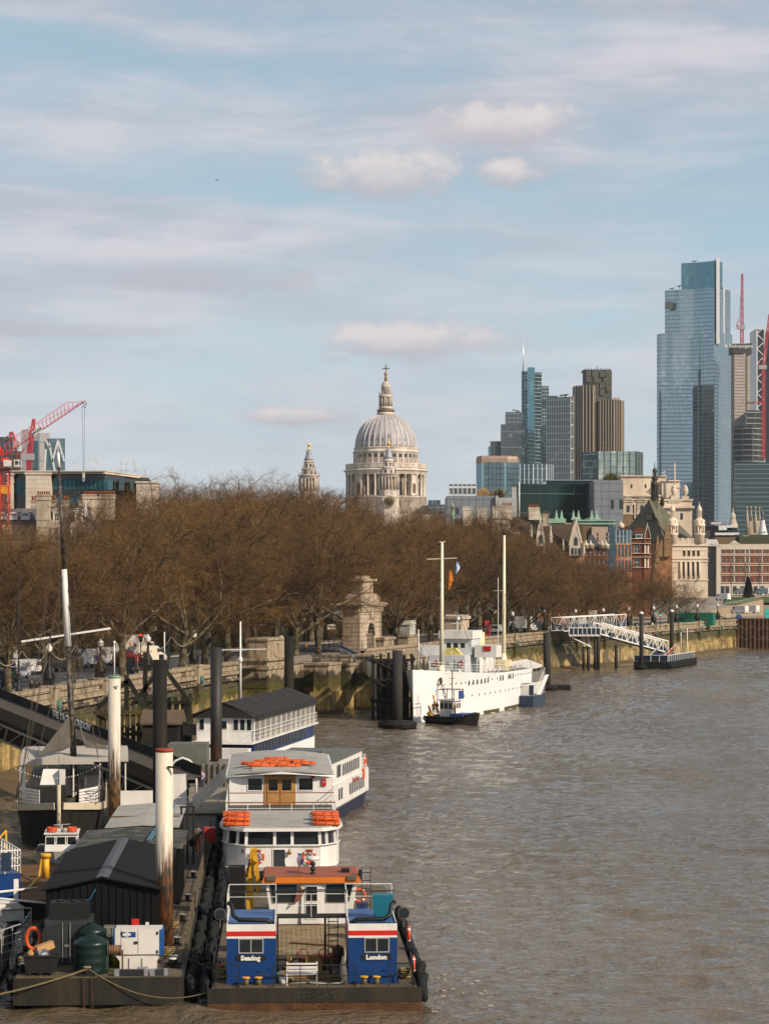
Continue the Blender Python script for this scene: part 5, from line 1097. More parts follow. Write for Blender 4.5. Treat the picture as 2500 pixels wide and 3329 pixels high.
for px,big in((2187,1),(2274,1)):
 t2=sub('corner_turret',T);t2.location=(s(px),.5,zt(1765,D));y=lambda py:(1765-py)*u
 m=MB();m.lathe([(17*u,0),(17*u,y(1740)),(20*u,y(1738)),(20*u,y(1734)),(9*u,y(1733)),(9*u,y(1714)),(18*u,y(1713)),(20*u,y(1708)),(20*u,y(1704)),(17*u,y(1700)),(18*u,y(1690)),(12*u,y(1688)),(9*u,y(1684)),(5*u,y(1682)),(5*u,y(1664)),(9*u,y(1662)),(9*u,y(1658)),(7*u,y(1650)),(3*u,y(1644)),(1.5*u,y(1640)),(.6*u,y(1632))],8)
 for i in range(8):
  a=2*math.pi*(i+.5)/8;c,n_=math.cos(a),math.sin(a)
  m.tube([(16*u*c,16*u*n_,y(1738)),(16*u*c,16*u*n_,y(1710))],2*u,6);m.tube([(7.6*u*c,7.6*u*n_,y(1686)),(7.6*u*c,7.6*u*n_,y(1662))],1.1*u,5);m.lathe([(1.6*u,0),(1*u,5*u),(1.4*u,7*u),(.1,9*u)],5,(18*u*c,18*u*n_,y(1700)))
 m.build('turret_stage',OS,t2)
m=MB();x0,x1=s(2120),s(2182);m.box(x0,x1,-3,12,GZ,zt(1770,D));m.build('brown_wing',M('brown_stone_brick',(134,88,56),.9,var=.3,scale=.5,dirt=(170,140,100),dirt_amt=.5,dscale=.8),T)
m=MB();m.prismY([(s(2128),zt(1810,D)),(s(2170),zt(1810,D)),(s(2160),zt(1780,D)),(s(2152),zt(1756,D)),(s(2146),zt(1752,D)),(s(2140),zt(1775,D))],-4,-2);m.build('brown_gable',M('carved_brown_stone',(132,104,72),.9,var=.3,scale=1.5),T)
for px,yt_,yb,hw in((2166,1692,1755,16),(2135,1740,1775,8),(2128,1770,1800,5)):
 x=s(px);z0,z1=zt(yb,D),zt(yt_,D);m=MB();w2=hw*u;m.lathe([(w2,-6),(w2,0),(w2*1.15,.2),(w2*1.1,.6),(w2*.9,.7),(.1,z1-z0)],4,(x,-3.2,z0),False);m.build('pyramid_turret',M('carved_brown_stone',(1,1,1)),T)
m=MB();m.box(s(2158),s(2180),-3.4,-3,zt(1775,D),zt(1757,D));m.build('oriel_window',DGL,T)
D=840.;ox=X(2296,D)
T,q=bld('pale_pier_building','grey building with a blank pale end wall left of the striped mansion block',[(X(2296,D),D),(1,1)],0,0,'building')
w_=MB();A=X(2328,D)-ox;facade(T,w_,(0,2),(A,2),GZ,zt(1768,D),cols(A,3,.8),[(zt(1890,D),zt(1845,D)),(zt(1840,D),zt(1798,D))],.2,(KFR,DGL),1,5);w_.box(0,A,2.5,14,GZ,zt(1768,D));w_.build('wall',M('grey_stone',(120,110,100),.85,var=.12),T)
m=MB();m.box(A,X(2341,D)-ox,-1,14,GZ,zt(1777,D));m.build('end_wall',M('pale_render',(196,184,168),.85,var=.06),T)
m=MB();m.box(-.3,X(2343,D)-ox,.5,14.5,zt(1776,D),zt(1770,D));m.loft([[(0,2,zt(1770,D)),(X(2340,D)-ox,2,zt(1770,D)),(X(2340,D)-ox,14,zt(1770,D)),(0,14,zt(1770,D))],[(.8,4,zt(1753,D)),(X(2336,D)-ox,4,zt(1753,D)),(X(2336,D)-ox,12,zt(1753,D)),(.8,12,zt(1753,D))]]);m.build('mansard_roof',M('pale_lead',(178,172,168),.6,var=.1),T)
D=880.;ox=X(2341,D)
T,q=bld('striped_mansion_block','red brick mansion block with white bands and paired windows at the right edge',[(X(2341,D),D),(1,1)],0,0,'hotel')
WH=M('white_stone_band',(196,184,168),.8,var=.06,dirt=(160,146,128),dirt_amt=.3);RB2=M('striped_brick',(122,66,40),.9,var=.18,scale=.8)
e=X(2520,D)-ox;xs=[X(p,D)-ox for p in(2346,2361,2376,2389.5,2407,2426,2437,2455,2468.5,2488,2500)]
ox_=[(x-.1,x+.88 if i%5 else x+.9)for i,x in enumerate(xs)]
zr_=[(zt(a+16,D),zt(a,D))for a in(1875,1842,1811.5,1783)];w_=MB()
facade(T,w_,(0,0),(e,0),zt(1896,D),zt(1768,D),ox_,zr_,.35,(WFR,DGL),2,2,.07);w_.box(0,e,.6,14,GZ,zt(1768,D)-.05);w_.build('wall',RB2,T)
m=MB()
for y,t in((1779,.9),(1800,.35),(1805,.25),(1831,.3),(1837,.3),(1863,.35),(1869,.25),(1893,.3),(1898,.4),(1769,.3)):m.box(-.15,e,-.18,0,zt(y,D)-t,zt(y,D))
m.box(-.15,e,-.16,.0,zt(1779,D),zt(1769,D));m.build('white_band',WH,T)
m=MB();m.box(-.02,.34,-.12,0,0,zt(1805,D)-zt(1831,D));me=m.mesh('white_pilaster',[WH])
for(a,b)in zr_:
 for x in(xs[0]-.6,xs[2]+1.1,xs[5]-.55,xs[5]+1.0,xs[8]+.95):put('white_pilaster',me,T,(x,0,a-.15),0,(1,1,.75))
m=MB();m.box(0,e,-.25,.1,zt(1935,D),zt(1899,D));m.build('shopfront',WH,T)
for i,px in enumerate((2349,2364,2388,2412,2456,2478)):m=MB();x=X(px,D)-ox;m.box(x-.7,x+.75,-.32,-.25,zt(1930,D),zt(1906,D));m.build('shop_window',DGL,T)
m=MB();m.prismY([(X(2370,D)-ox,zt(1768,D)),(X(2406,D)-ox,zt(1768,D)),(X(2388,D)-ox,zt(1756,D))],-.3,3);m.build('pediment',WH,T)
m=MB();m.box(X(2408,D)-ox,e,4,14,zt(1768,D),zt(1742,D));m.build('roof_block',M('olive_panel',(62,66,46),.8,var=.1),T);m=MB();m.box(-1,X(2402,D)-ox,6,16,zt(1768,D),zt(1745,D));m.build('brown_roof_block',M('brown_render',(112,92,66)),T)
m=MB()
for px in(2377,2424,2470):m.bar((X(px,D)-ox,-.3,zt(1935,D)),(X(px,D)-ox,-.3,zt(1830,D)),.12)
m.build('downpipe',M('iron_dark',(50,44,40)),T)
D=1150.
def simple(name,lab,cat,px0,px1,yt_,mat_,D_,dep=20,extra=None):
 T=thing(name,lab,cat,(X(px0,D_),D_,0));m=MB();m.box(0,X(px1,D_)-X(px0,D_),0,dep,GZ,Z(yt_,D_));m.build('wall',mat_,T);return T
T=simple('flat_roofed_block','dark flat roofed block with pale rooftop boxes left of the church pinnacles','building',2292,2398,1710,M('dark_roof_block',(74,66,60),.8,var=.2),D)
for a,b,y0,y1,c in((2310,2342,1705,1698,'buff_stone'),(2334,2378,1724,1708,'white_fin'),(2322,2400,1740,1732,'white_fin'),(2342,2360,1709,1700,'grey_cladding'),(2360,2395,1732,1716,'dark_teal_glass')):
 m=MB();m.box(X(a,D)-X(2292,D),X(b,D)-X(2292,D),-3,3,Z(y0,D),Z(y1,D));m.build('rooftop_box',MATS[c],T)
T=thing('domed_turret','small pale domed turret with a thin finial in front of the skyscraper foot','turret',(X(2383,D),D,Z(1710,D)));u=D/F
m=MB();m.lathe([(16*u,-20*u),(16*u,4*u),(12*u,12*u),(13*u,14*u),(9*u,18*u),(9*u,24*u),(10*u,26*u),(8*u,36*u),(4*u,42*u),(2*u,43*u),(1.5*u,48*u),(.6*u,60*u)],16);m.build('dome',STONE,T)
T=thing('pinnacled_church_tower','pale church tower with four gilt tipped pinnacles at the right edge','church',(X(2447,D),D,GZ));w2=20*u;zt0=Z(1694,D)-GZ
m=MB();m.box(-w2,w2,-w2,w2,0,zt0);m.build('tower',STONE2,T)
for i,px in enumerate((2426,2441,2453,2468)):
 m=MB();m.lathe([(4.6*u,zt0-36*u),(4.6*u,zt0+6*u),(3.6*u,zt0+14*u),(.8*u,zt0+40*u)],8,(X(px,D)-X(2447,D),-w2*(1 if i in(0,2)else.3),0));m.build('pinnacle',STONE2,T)
 m=MB();m.lathe([(1.2*u,zt0+36*u),(1.6*u,zt0+40*u),(.3,zt0+47*u)],8,(X(px,D)-X(2447,D),-w2*(1 if i in(0,2)else.3),0));m.build('gilt_tip',GOLD,T)
D=1000.;u=D/F
T=thing('white_cone_spire','white conical lead spire with round openings at the right edge','spire',(X(2479,D),D,Z(1760,D)))
m=MB();m.lathe([(22*u,-30*u),(22*u,0),(20*u,12*u),(14*u,32*u),(8*u,60*u),(7*u,70*u)],8);m.build('cone',M('white_lead',(206,202,204)),T)
m=MB();m.lathe([(9*u,70*u),(9*u,72*u),(4*u,73*u),(4*u,84*u),(6*u,86*u),(4*u,94*u),(1.5*u,98*u),(.5*u,110*u)],10);m.build('lantern',M('grey_lead_dark',(96,96,104),.5),T)
m=MB()
for a in(-1.9,-1.2):m.tube([(13.5*u*math.cos(a),13.5*u*math.sin(a),30*u),(17*u*math.cos(a),17*u*math.sin(a),30*u)],2.2*u,10)
m.build('round_opening',DGL,T)
T=simple('olive_roof_building','low building with olive cladding behind the mansion block','building',2395,2520,1738,M('olive_panel',(62,66,46)),960.)
T=simple('pale_plant_room','small pale plant room on a roof beside the white spire','rooftop box',2416,2436,1741,M('pale_render',(196,184,168)),900.)
D=900.;T=thing('small_cupola','tiny dark cupola rising between the cathedral and the left chimneys','cupola',(X(1471,D),D,Z(1690,D)));u=D/F
m=MB();m.lathe([(7*u,-20*u),(7*u,18*u),(8*u,20*u),(3*u,21*u),(3*u,40*u),(6.5*u,41*u),(5*u,50*u),(1*u,56*u),(.4*u,64*u)],10)
for i in range(6):m.tube([(5.5*u*math.cos(i),5.5*u*math.sin(i),20*u),(5.5*u*math.cos(i),5.5*u*math.sin(i),41*u)],.7*u,5)
m.build('lantern',COPPER,T)
m=MB();m.add([(60,640,GZ+.02),(260,590,GZ+.02),(300,800,10.9),(70,800,10.9),(70,900,11.1),(300,900,11.1)],[(0,1,2,3),(3,2,5,4)]);structure('rising_street',m,PAVE)
m=MB();a0=P(2352,1957,735);m.add([(X(2360,790),790,11.3),(X(2540,790),790,11.3),(X(2540,735),735,10.0),(X(2352,735),735,9.4)],[(3,2,1,0)]);structure('roundabout_lawn',m,GRASS)
# ================================================================ LANDING STAIRS, ARCH, LAMPS, STREET
AZW=-R(17.4)
def frame(px,D):return(X(px,D),D,0)
def D_on_wall(px):
 best=min(((abs(px_(wall_at(d*.5),d*.5)-px),d*.5)for d in range(320,1270)));return best[1]
T=thing('stone_pedestal','massive stained pedestal with carved upper block at the near end of the landing stairs','pedestal',frame(871,290),AZW)
m=MB();m.box(-4.2,0,0,9,-1,6.2);m.box(-4.4,.2,-.2,9.2,6.2,6.6);m.box(-4.1,-.1,.1,8.9,6.6,7.3);m.box(-4.4,.2,-.2,9.2,7.3,7.6);m.box(-3.0,-.35,.5,7.4,7.6,9.9);m.box(-3.2,-.15,.3,7.6,9.9,10.2)
m.build('block',WALLM,T)
m=MB();m.torus((-.33,4.0,8.7),.8,.14,'x',20,6,1.2);m.build('carved_wreath',WALLM,T)
m=MB()
for k in range(5):
 for s in range(3):m.box(-.02,.05,.25+s*2.9,3.0+s*2.9,.2+k*1.2,1.3+k*1.2)
 m.box(-4.15,-.1,-.06,.02,.2+k*1.2,1.3+k*1.2)
m.build('facing_stones',WALLM,T)
T=thing('stone_stairs','dark wet stone stairs going down to the river between two piers','stairs',frame(950,303),AZW)
m=MB();m.box(0,3.6,0,.8,0,.33);me=m.mesh('step',[M('wet_stone',(64,52,36),.6,var=.3,dirt=(50,56,24),dirt_amt=.5)])
for k in range(20):put('step',me,T,(0,k*.8,-.3+k*.33))
m=MB();m.box(-2.5,0,-2,20,-1,6.5);m.box(-3,6,16,26,-1,6.5);m.build('side_wall',WALLM,T)
m=MB()
for k in range(12):m.bar((-.2+k*.35,16.2,6.5),(-.2+k*.35,16.2,7.5),.05)
m.bar((-.4,16.2,7.5),(4.2,16.2,7.5),.08);m.bar((-.4,16.2,7.0),(4.2,16.2,7.0),.05);m.build('railing',M('iron_dark',(50,44,40)),T)
T=thing('landing_terrace','stone terrace with balustrade between the stairs and the arch','terrace',frame(1068,300),AZW)
m=MB();m.box(-2.1,0,0,5.4,-1,6.4);m.box(-2.5,.4,-.4,6,-1,2.8);m.box(-2.3,.15,-.15,5.6,6.35,6.65);m.build('near_pier',WALLM,T)
m=MB();m.box(-6,1.0,6,46,-1,6.1);m.box(-6,1.2,5.8,46,6.1,6.45);m.build('terrace_wall',WALLM,T)
f=sub('far_pier',T);f.location=(3.3,8.2,0);m=MB();m.box(-2.2,0,0,6.4,-1,5.6);m.box(-2.4,.2,-.2,6.6,5.6,5.9);m.box(-2.2,0,0,6.4,5.9,7.3);m.box(-2.5,.25,-.25,6.7,7.3,7.6);m.build('block',WALLM,f)
m=MB();m.lathe([(.12,0),(.19,.2),(.2,.4),(.1,.62),(.1,.78),(.15,.85)],8);me=m.mesh('baluster',[WALLM])
for k in range(16):put('baluster',me,T,(-4.6+k*.36,7.2,6.45))
for k in range(14):put('baluster',me,T,(.9,16+k*.4,6.45))
m=MB();m.box(-4.9,1.1,7.0,7.4,7.3,7.5);m.box(.7,1.1,15,22,7.3,7.5);m.box(-3.9,-3.3,6.9,7.5,6.45,7.5);m.build('handrail',WALLM,T)
AST=M('arch_stone',(186,168,146),.88,var=.15,scale=.4,dirt=(96,78,60),dirt_amt=.6,dscale=.45,streak=1)
T=thing('river_arch','rusticated stone archway with tall stepped attic beside the landing terrace','arch',frame(1170,345),AZW);T.scale=(.7,1,1)
zb,zc_=6.4,13.0
m=MB()
for k in range(10):
 z0=zb+k*.66;z1=z0+.60;hw=1.9 if z1<9.3 else max(0,math.sqrt(max(0,1.9**2-(z0+.3-9.2)**2)))
 for y0,y1 in(((0,5.3-hw),(5.3+hw,11))if hw>.1 else((0,11),)):
  c=MB();c.box(-4.,0,y0,y1,z0,z1);c.build('stone_course',AST,T)
m.box(-3.9,-.1,.1,3.3,zb-.5,zc_);m.box(-3.9,-.1,7.3,10.9,zb-.5,zc_);m.box(-3.9,-.1,3.3,7.3,11.15,zc_);m.build('core',M('joint_stone',(120,98,76),.9,var=.1),T)
m=MB();m.tube([(.05,5.3+2.1*math.cos(t),9.2+2.1*math.sin(t))for t in np.linspace(0,math.pi,13)],.28,6);m.box(-.1,.3,4.9,5.7,10.9,12.9);m.lathe([(.2,0),(.45,.4),(.4,.9),(.2,1.2)],8,(.3,5.3,11.4));m.build('keystone_head',AST,T)
m=MB();m.box(-4.1,.1,-.1,11.1,zc_,zc_+.45)
for k in range(24):m.box(.1,.45,-.1+k*.47,.14+k*.47,zc_-.25,zc_+.55)
for k in range(8):m.box(-4.1+k*.55,-3.85+k*.55,-.45,-.1,zc_-.25,zc_+.55)
m.build('dentils',AST,T)
m=MB();m.box(-4.7,.7,-.7,11.7,zc_+.55,zc_+.8);m.box(-5.,1.0,-1.,12.,zc_+.8,zc_+1.05);m.box(-4.6,.5,-.5,11.5,zc_+1.05,zc_+1.2);m.build('cornice',AST,T)
m=MB();z=zc_+1.2;m.loft([[(-3.8,.6,z),(-.1,.6,z),(-.1,10.4,z),(-3.8,10.4,z)],[(-3.8,.6,z+.9),(-.1,.6,z+.9),(-.1,10.4,z+.9),(-3.8,10.4,z+.9)],[(-3.5,1.6,z+1.3),(-.4,1.6,z+1.3),(-.4,9.4,z+1.3),(-3.5,9.4,z+1.3)]])
m.box(-3.3,-.7,2.9,8.1,z+1.3,z+3.1);m.box(-3.6,-.4,2.5,8.5,z+3.1,z+3.3);m.box(-3.9,-.1,2.1,8.9,z+3.3,z+3.6);m.box(-2.9,-1.1,3.6,7.4,z+3.6,z+4.1);m.build('attic',AST,T)
for px,D,lab in((1250,352,'square stone block beyond the arch, nearer of two'),(1329,374,'square stone block under a pale tarpaulin beyond the arch')):
 T=thing('stone_block',lab,'pedestal',frame(px,D),AZW);z=8.7 if px<1300 else 8.6
 m=MB();m.box(-2.3,0,0,5.5,-1,6.5);m.box(-2.2,-.1,.1,5.4,6.5,z-.4);m.box(-2.4,.1,-.1,5.6,z-.4,z);m.build('block',WALLM,T)
m=MB();m.box(-2.,-.2,.4,3.6,8.6,10.2);m.prismX([(.2,10.2),(3.8,10.2),(3.2,10.9),(.8,10.9)],-2.1,-.1);tag(m.build('covered_load',M('tarpaulin',(186,182,172),.6,var=.1),None,(X(1334,374),374,0),AZW),'box wrapped in pale tarpaulin lying on a stone block beyond the arch','wrapped box')
T=thing('carved_pedestal','stone pedestal standing behind the ship superstructure','pedestal',frame(1500,402),AZW);m=MB();m.box(-3.2,0,0,5,6,10.6);m.box(-3.5,.3,-.3,5.3,10.6,11.1);m.build('block',AST,T)
GLOBE=M('lamp_globe',(232,222,206),.3,var=0);IRON=M('black_iron',(30,28,24),.6,var=.3,scale=3)
def lamp_proto(loc,rz,label):
 T=thing('street_lamp',label,'street lamp',loc,rz,'ornate lamps along the river wall')
 m=MB();m.bx(0,0,0,.95,.95,.5);m.lathe([(.42,.5),(.5,.7),(.34,1.0),(.42,1.3),(.2,1.7),(.12,1.9),(.14,2.4),(.09,2.5),(.09,3.0),(.17,3.1),(.1,3.15)],10)
 for s in(-1,1):m.tube([(s*.45,0,.55),(s*.5,.1,1.0),(s*.3,.1,1.5),(s*.13,0,2.0)],[.14,.17,.12,.05],6)
 m.build('post',IRON,T)
 m=MB();m.lathe([(.1,3.15),(.26,3.25),(.33,3.45),(.3,3.66),(.16,3.8)],14);m.build('globe',GLOBE,T)
 m=MB();m.lathe([(.34,3.46),(.35,3.5),(.31,3.7),(.14,3.84),(.16,3.9),(.03,4.05)],10);m.build('crown',M('globe_cap',(205,202,196),.5,var=.1),T)
 return T
def pedestal(D,label):
 T=thing('wall_pier',label,'pier',(*W2(D,0),0),-math.atan2(wall_dir(D).x,wall_dir(D).y),'stone piers in the river wall under the lamps')
 m=MB();m.box(-.35,1.3,-.75,.75,3.6,7.6)if 0 else m.box(-1.25,.32,-.75,.75,4.2,7.45);m.box(-1.35,.42,-.85,.85,7.45,7.72);m.loft([[(-1.2,-.7,3.2),(.0,-.4,3.2),(.0,.4,3.2),(-1.2,.7,3.2)],[(-1.25,-.75,4.2),(.32,-.75,4.2),(.32,.75,4.2),(-1.25,.75,4.2)]]);m.build('block',WALLM,T)
 m=MB();m.lathe([(.1,-.5),(.3,-.35),(.38,0),(.3,.35),(.1,.5)],8,(.4,0,5.9));m.torus((.62,0,5.45),.26,.05,'x',12,5);m.build('lion_head_ring',M('verdigris',(76,108,96),.7,var=.3),T)
LP=None;lamps=[]
for i,px in enumerate((4,182,350,504,650,1682,1787,1884,1974,2058,2138,2212,2280,2346)):
 D=D_on_wall(px-6);x,y=W2(D,.55);lab=('ornate black lamp with white globe on the river wall, '+(f'{ordw[i]} from the left'if i<5 else f'{ordw[i-5]} right of the white ship'))
 a=-math.atan2(wall_dir(D).x,wall_dir(D).y)
 if LP is None:LP=lamp_proto((x,y,7.7),a,lab)
 else:dup(LP,(x,y,7.7),a,lab)
 lamps.append((x,y));pedestal(D,'stone wall pier with lion head ring, '+(f'{ordw[i]} from the left'if i<5 else f'{ordw[i-5]} right of the white ship'))
BULB=M('festoon_bulb',(226,214,190),.4,var=0)
m=MB()
for k in range(4):
 (a,b),(c,d)=lamps[k],lamps[k+1];mid=((a+c)/2,(b+d)/2)
 for(p,q)in(((a,b),mid),(mid,(c,d))):
  n=26
  for j in range(n+1):t=j/n;m.bx(p[0]+(q[0]-p[0])*t,p[1]+(q[1]-p[1])*t,7.7+3.6-1.3*4*t*(1-t),.05,.05,.07)
o=m.build('festoon_lights',BULB);tag(o,'string of small white festoon bulbs swagged between the lamps at left','string lights')
for k in range(4):
 (a,b),(c,d)=lamps[k],lamps[k+1];T=thing('festoon_post',f'tall dark post with ornate base between lamps, {ordw[k]} from the left','post',((a+c)/2-.3,(b+d)/2,6.5),0,'tall festoon posts on the pavement')
 m=MB();m.lathe([(.38,0),(.4,.3),(.3,.5),(.34,1.2),(.25,1.5),(.16,1.7),(.1,2.3),(.07,5),(.05,12)],8);m.build('post',IRON,T)
def person(label,loc,rz,pose='stand',top=(40,40,44),legs=(30,30,34),hair=(40,28,20),h=1.76,extra=None):
 s=h/1.76
 J={'pel':(0,0,.96),'wst':(0,0,1.08),'chs':(0,-.01,1.32),'nck':(0,0,1.49),'hd0':(0,.01,1.56),'hd1':(0,.0,1.66),'hd2':(0,.01,1.75)}
 for sd,q in(('l',-1),('r',1)):
  J.update({sd+'hp':(q*.1,0,.92),sd+'kn':(q*.11,.02,.50),sd+'an':(q*.11,-.02,.09),sd+'to':(q*.13,.15,.04),sd+'sh':(q*.19,0,1.42),sd+'el':(q*.25,-.03,1.13),sd+'wr':(q*.25,.06,.9),sd+'hn':(q*.24,.09,.80)})
 if pose=='walk':
  J.update({'lkn':(-.1,.16,.53),'lan':(-.1,.22,.12),'lto':(-.11,.37,.10),'rkn':(.1,-.02,.50),'ran':(.11,-.28,.16),'rto':(.12,-.18,.04),'lel':(-.25,-.1,1.15),'lwr':(-.29,-.12,.90),'lhn':(-.29,-.1,.8),'rel':(.26,.0,1.14),'rwr':(.27,.15,.95),'rhn':(.26,.2,.87)})
 if pose=='phone':
  for sd,q in(('l',-1),('r',1)):J.update({sd+'el':(q*.24,-.06,1.14),sd+'wr':(q*.1,.2,1.34),sd+'hn':(q*.05,.24,1.42)})
 if pose=='sit':
  for k in('pel','wst','chs','nck','hd0','hd1','hd2','lsh','rsh','lel','rel','lhp','rhp'):J[k]=(J[k][0],J[k][1],J[k][2]-.46)
  for sd,q in(('l',-1),('r',1)):J.update({sd+'kn':(q*.13,.42,.50),sd+'an':(q*.13,.42,.09),sd+'to':(q*.14,.56,.05),sd+'wr':(q*.15,.24,.62),sd+'hn':(q*.1,.32,.6)})
 E_=[('pel','wst','t'),('wst','chs','t'),('chs','nck','t'),('nck','hd0','s'),('hd0','hd1','s'),('hd1','hd2','h')]
 for sd in 'lr':E_+=[('pel',sd+'hp','l'),(sd+'hp',sd+'kn','l'),(sd+'kn',sd+'an','l'),(sd+'an',sd+'to','f'),('chs',sd+'sh','t'),(sd+'sh',sd+'el','t'),(sd+'el',sd+'wr','a'),(sd+'wr',sd+'hn','s')]
 rad={'pel':(.15,.11),'wst':(.15,.11),'chs':(.17,.12),'nck':(.06,.06),'hd0':(.075,.085),'hd1':(.085,.10),'hd2':(.05,.06),'hp':(.095,.1),'kn':(.06,.065),'an':(.045,.05),'to':(.04,.03),'sh':(.075,.075),'el':(.048,.048),'wr':(.033,.033),'hn':(.035,.045)}
 ks=list(J);idx={k:i for i,k in enumerate(ks)}
 me=bpy.data.meshes.new('person');me.from_pydata([tuple(c*s for c in J[k])for k in ks],[(idx[a],idx[b])for a,b,_ in E_],[]);o=bpy.data.objects.new('person',me);COL.objects.link(o)
 md=o.modifiers.new('s','SKIN');sv_=me.skin_vertices[0].data
 for k in ks:sv_[idx[k]].radius=tuple(r*s for r in(rad.get(k)or rad[k[1:]]));sv_[idx[k]].use_root=k=='pel'
 md.use_smooth_shade=True;o.modifiers.new('d','SUBSURF').levels=1
 bpy.context.view_layer.update();m2=bpy.data.meshes.new_from_object(o.evaluated_get(bpy.context.evaluated_depsgraph_get()));o.modifiers.clear();o.data=m2;m2.materials.clear()
 mats=[M('cloth_%d_%d_%d'%top,top,.85,var=.15,scale=6),M('cloth_%d_%d_%d'%legs,legs,.85,var=.15,scale=6),M('skin_tone',(186,138,112),.6,var=.05),M('hair_%d_%d_%d'%hair,hair,.8,var=.2,scale=20),M('shoe',(28,26,26),.7,var=.1)]
 for x in mats:m2.materials.append(x)
 S_=[(Vector(J[a])*s,Vector(J[b])*s,c)for a,b,c in E_];mp={'t':0,'l':1,'s':2,'h':3,'f':4,'a':0 if pose!='walk'else 2}
 for p in m2.polygons:
  c=p.center;best=None
  for a,b,k in S_:
   ab=b-a;t=max(0,min(1,(c-a).dot(ab)/ab.length_squared));dd=(c-a-ab*t).length
   if best is None or dd<best[0]:best=(dd,k)
  k=best[1]
  if k=='s'and c.z>J['hd0'][2]*s+.02 and(c.y<.02 or c.z>J['hd1'][2]*s+.02):k='h'
  p.material_index=mp[k];p.use_smooth=True
 tag(o,label,'person');o.location=loc;o.rotation_euler=(0,0,rz);return o
def bench(label,loc,rz,mt,L=1.6,cat='bench'):
 T=thing('bench',label,cat,loc,rz);m=MB()
 for k in range(3):m=MB();m.box(-L/2,L/2,-.05+k*.16,.08+k*.16,.43,.46);m.build('seat_slat',mt,T)
 for k in range(3):m=MB();m.box(-L/2,L/2,-.1,-.07,.55+k*.14,.65+k*.14);m.build('back_slat',mt,T)
 for s in(-1,1):m=MB();m.box(s*L/2-.03,s*L/2+.03,-.1,-.04,0,.98);m.box(s*L/2-.03,s*L/2+.03,.36,.42,0,.44);m.box(s*L/2-.03,s*L/2+.03,-.04,.42,.39,.428);m.build('leg',mt,T)
 return T
for i,(px,tp,lb)in enumerate(((103,(30,28,30),'person with pale hair seated leftmost of three on the riverside bench'),(120,(36,30,34),'person in black seated in the middle of three on the riverside bench'),(134,(28,28,32),'person in dark coat seated rightmost of three on the riverside bench'))):
 person(lb,(X(px,216),216,6.9),-.3,'sit',tp,(26,26,30),(150,110,70)if i==0 else(60,36,26))
m=MB();m.box(-.9,.9,-.35,.35,0,.4);tag(m.build('stone_bench',PAVE,None,(X(118,216),216,6.98),-.2),'low stone bench under three seated people on the pavement','bench')
for px,tp,lb in((433,(30,30,34),'seated person in black on the left of the bench by the bus shelter'),(452,(40,34,34),'seated person with light face beside the bus shelter bench end')):person(lb,(X(px,252),252,6.85),.4,'sit',tp,(26,26,30))
m=MB();m.box(-.9,1.,-.35,.35,0,.4);tag(m.build('stone_bench',PAVE,None,(X(443,252),252,6.9),.3),'low bench with two people near the bus shelter','bench')
person('person in an orange jacket walking by the stair railing',(X(996,345),345,GZ+.1),1,'walk',(176,96,34),(50,40,34),(120,80,40));person('dark dressed person standing on the far pavement left of the arch',(X(846,330),330,GZ+.1),2,'stand')
for i,(px,D,tp,lg,lb)in enumerate(((2066,500,(40,44,60),(30,30,30),'person in dark blue standing left of the traffic light at the bend'),(2072,503,(30,30,30),(40,30,30),'person in black standing behind the left pier pile'),(2112,500,(60,40,40),(30,34,50),'tall person between two pier piles on the pavement'),(2121,498,(200,190,180),(40,40,50),'person in a white top on the pavement by the bend'),(2070,478,(190,200,120),(60,60,70),'worker in pale high visibility vest leaning at the river wall'),(2165,495,(150,160,60),(40,40,44),'worker in yellow vest beside the plane trunk'),(2172,520,(40,30,30),(30,30,34),'person in black crossing the pale forecourt'),(2292,540,(28,26,26),(28,26,26),'person in black near the green hoarding'),(2268,545,(150,40,36),(40,30,30),'person in red behind the green hoarding'))):
 person(lb,(X(px,D),D,GZ+.1),i*1.3,'walk'if i%2 else 'stand',tp,lg)
TYRE=M('tyre_rubber',(17,17,16),.85,var=.2,scale=5);RIM=M('wheel_rim',(120,120,122),.4,.5,var=.1)
PROF={'van':(5.2,2.0,[(-2.6,.45),(-2.6,2.2),(-2.45,2.35),(1.0,2.35),(1.35,2.25),(1.95,1.35),(2.5,1.15),(2.6,.9),(2.6,.45)],[(1.0,1.5,1.85,2.05)],1.75),'small_van':(4.4,1.8,[(-2.2,.4),(-2.2,1.7),(-2.05,1.83),(.9,1.83),(1.1,1.76),(1.6,1.1),(2.1,.95),(2.2,.8),(2.2,.4)],[(.5,1.1,1.5,1.6)],1.35),'car':(4.3,1.76,[(-2.15,.4),(-2.15,.9),(-1.95,1.0),(-1.6,1.4),(-1.2,1.48),(.1,1.48),(.45,1.4),(1.1,.95),(2.0,.82),(2.15,.65),(2.15,.4)],[(-1.5,.95,.9,1.36)],1.3),'taxi':(4.6,1.8,[(-2.3,.4),(-2.3,1.1),(-2.1,1.2),(-1.8,1.7),(-1.5,1.83),(.3,1.83),(.65,1.7),(1.2,1.1),(2.2,.95),(2.3,.7),(2.3,.4)],[(-1.6,1.1,1.0,1.65)],1.4)}
def wheel(T,y,x,r):
 w=MB();w.tube([(x-.11,y,r),(x+.11,y,r)],[r,r],14);o=w.build('wheel',TYRE,T);w=MB();w.tube([(x-.12,y,r),(x+.12,y,r)],[r*.6,r*.6],10);w.build('rim',RIM,o)
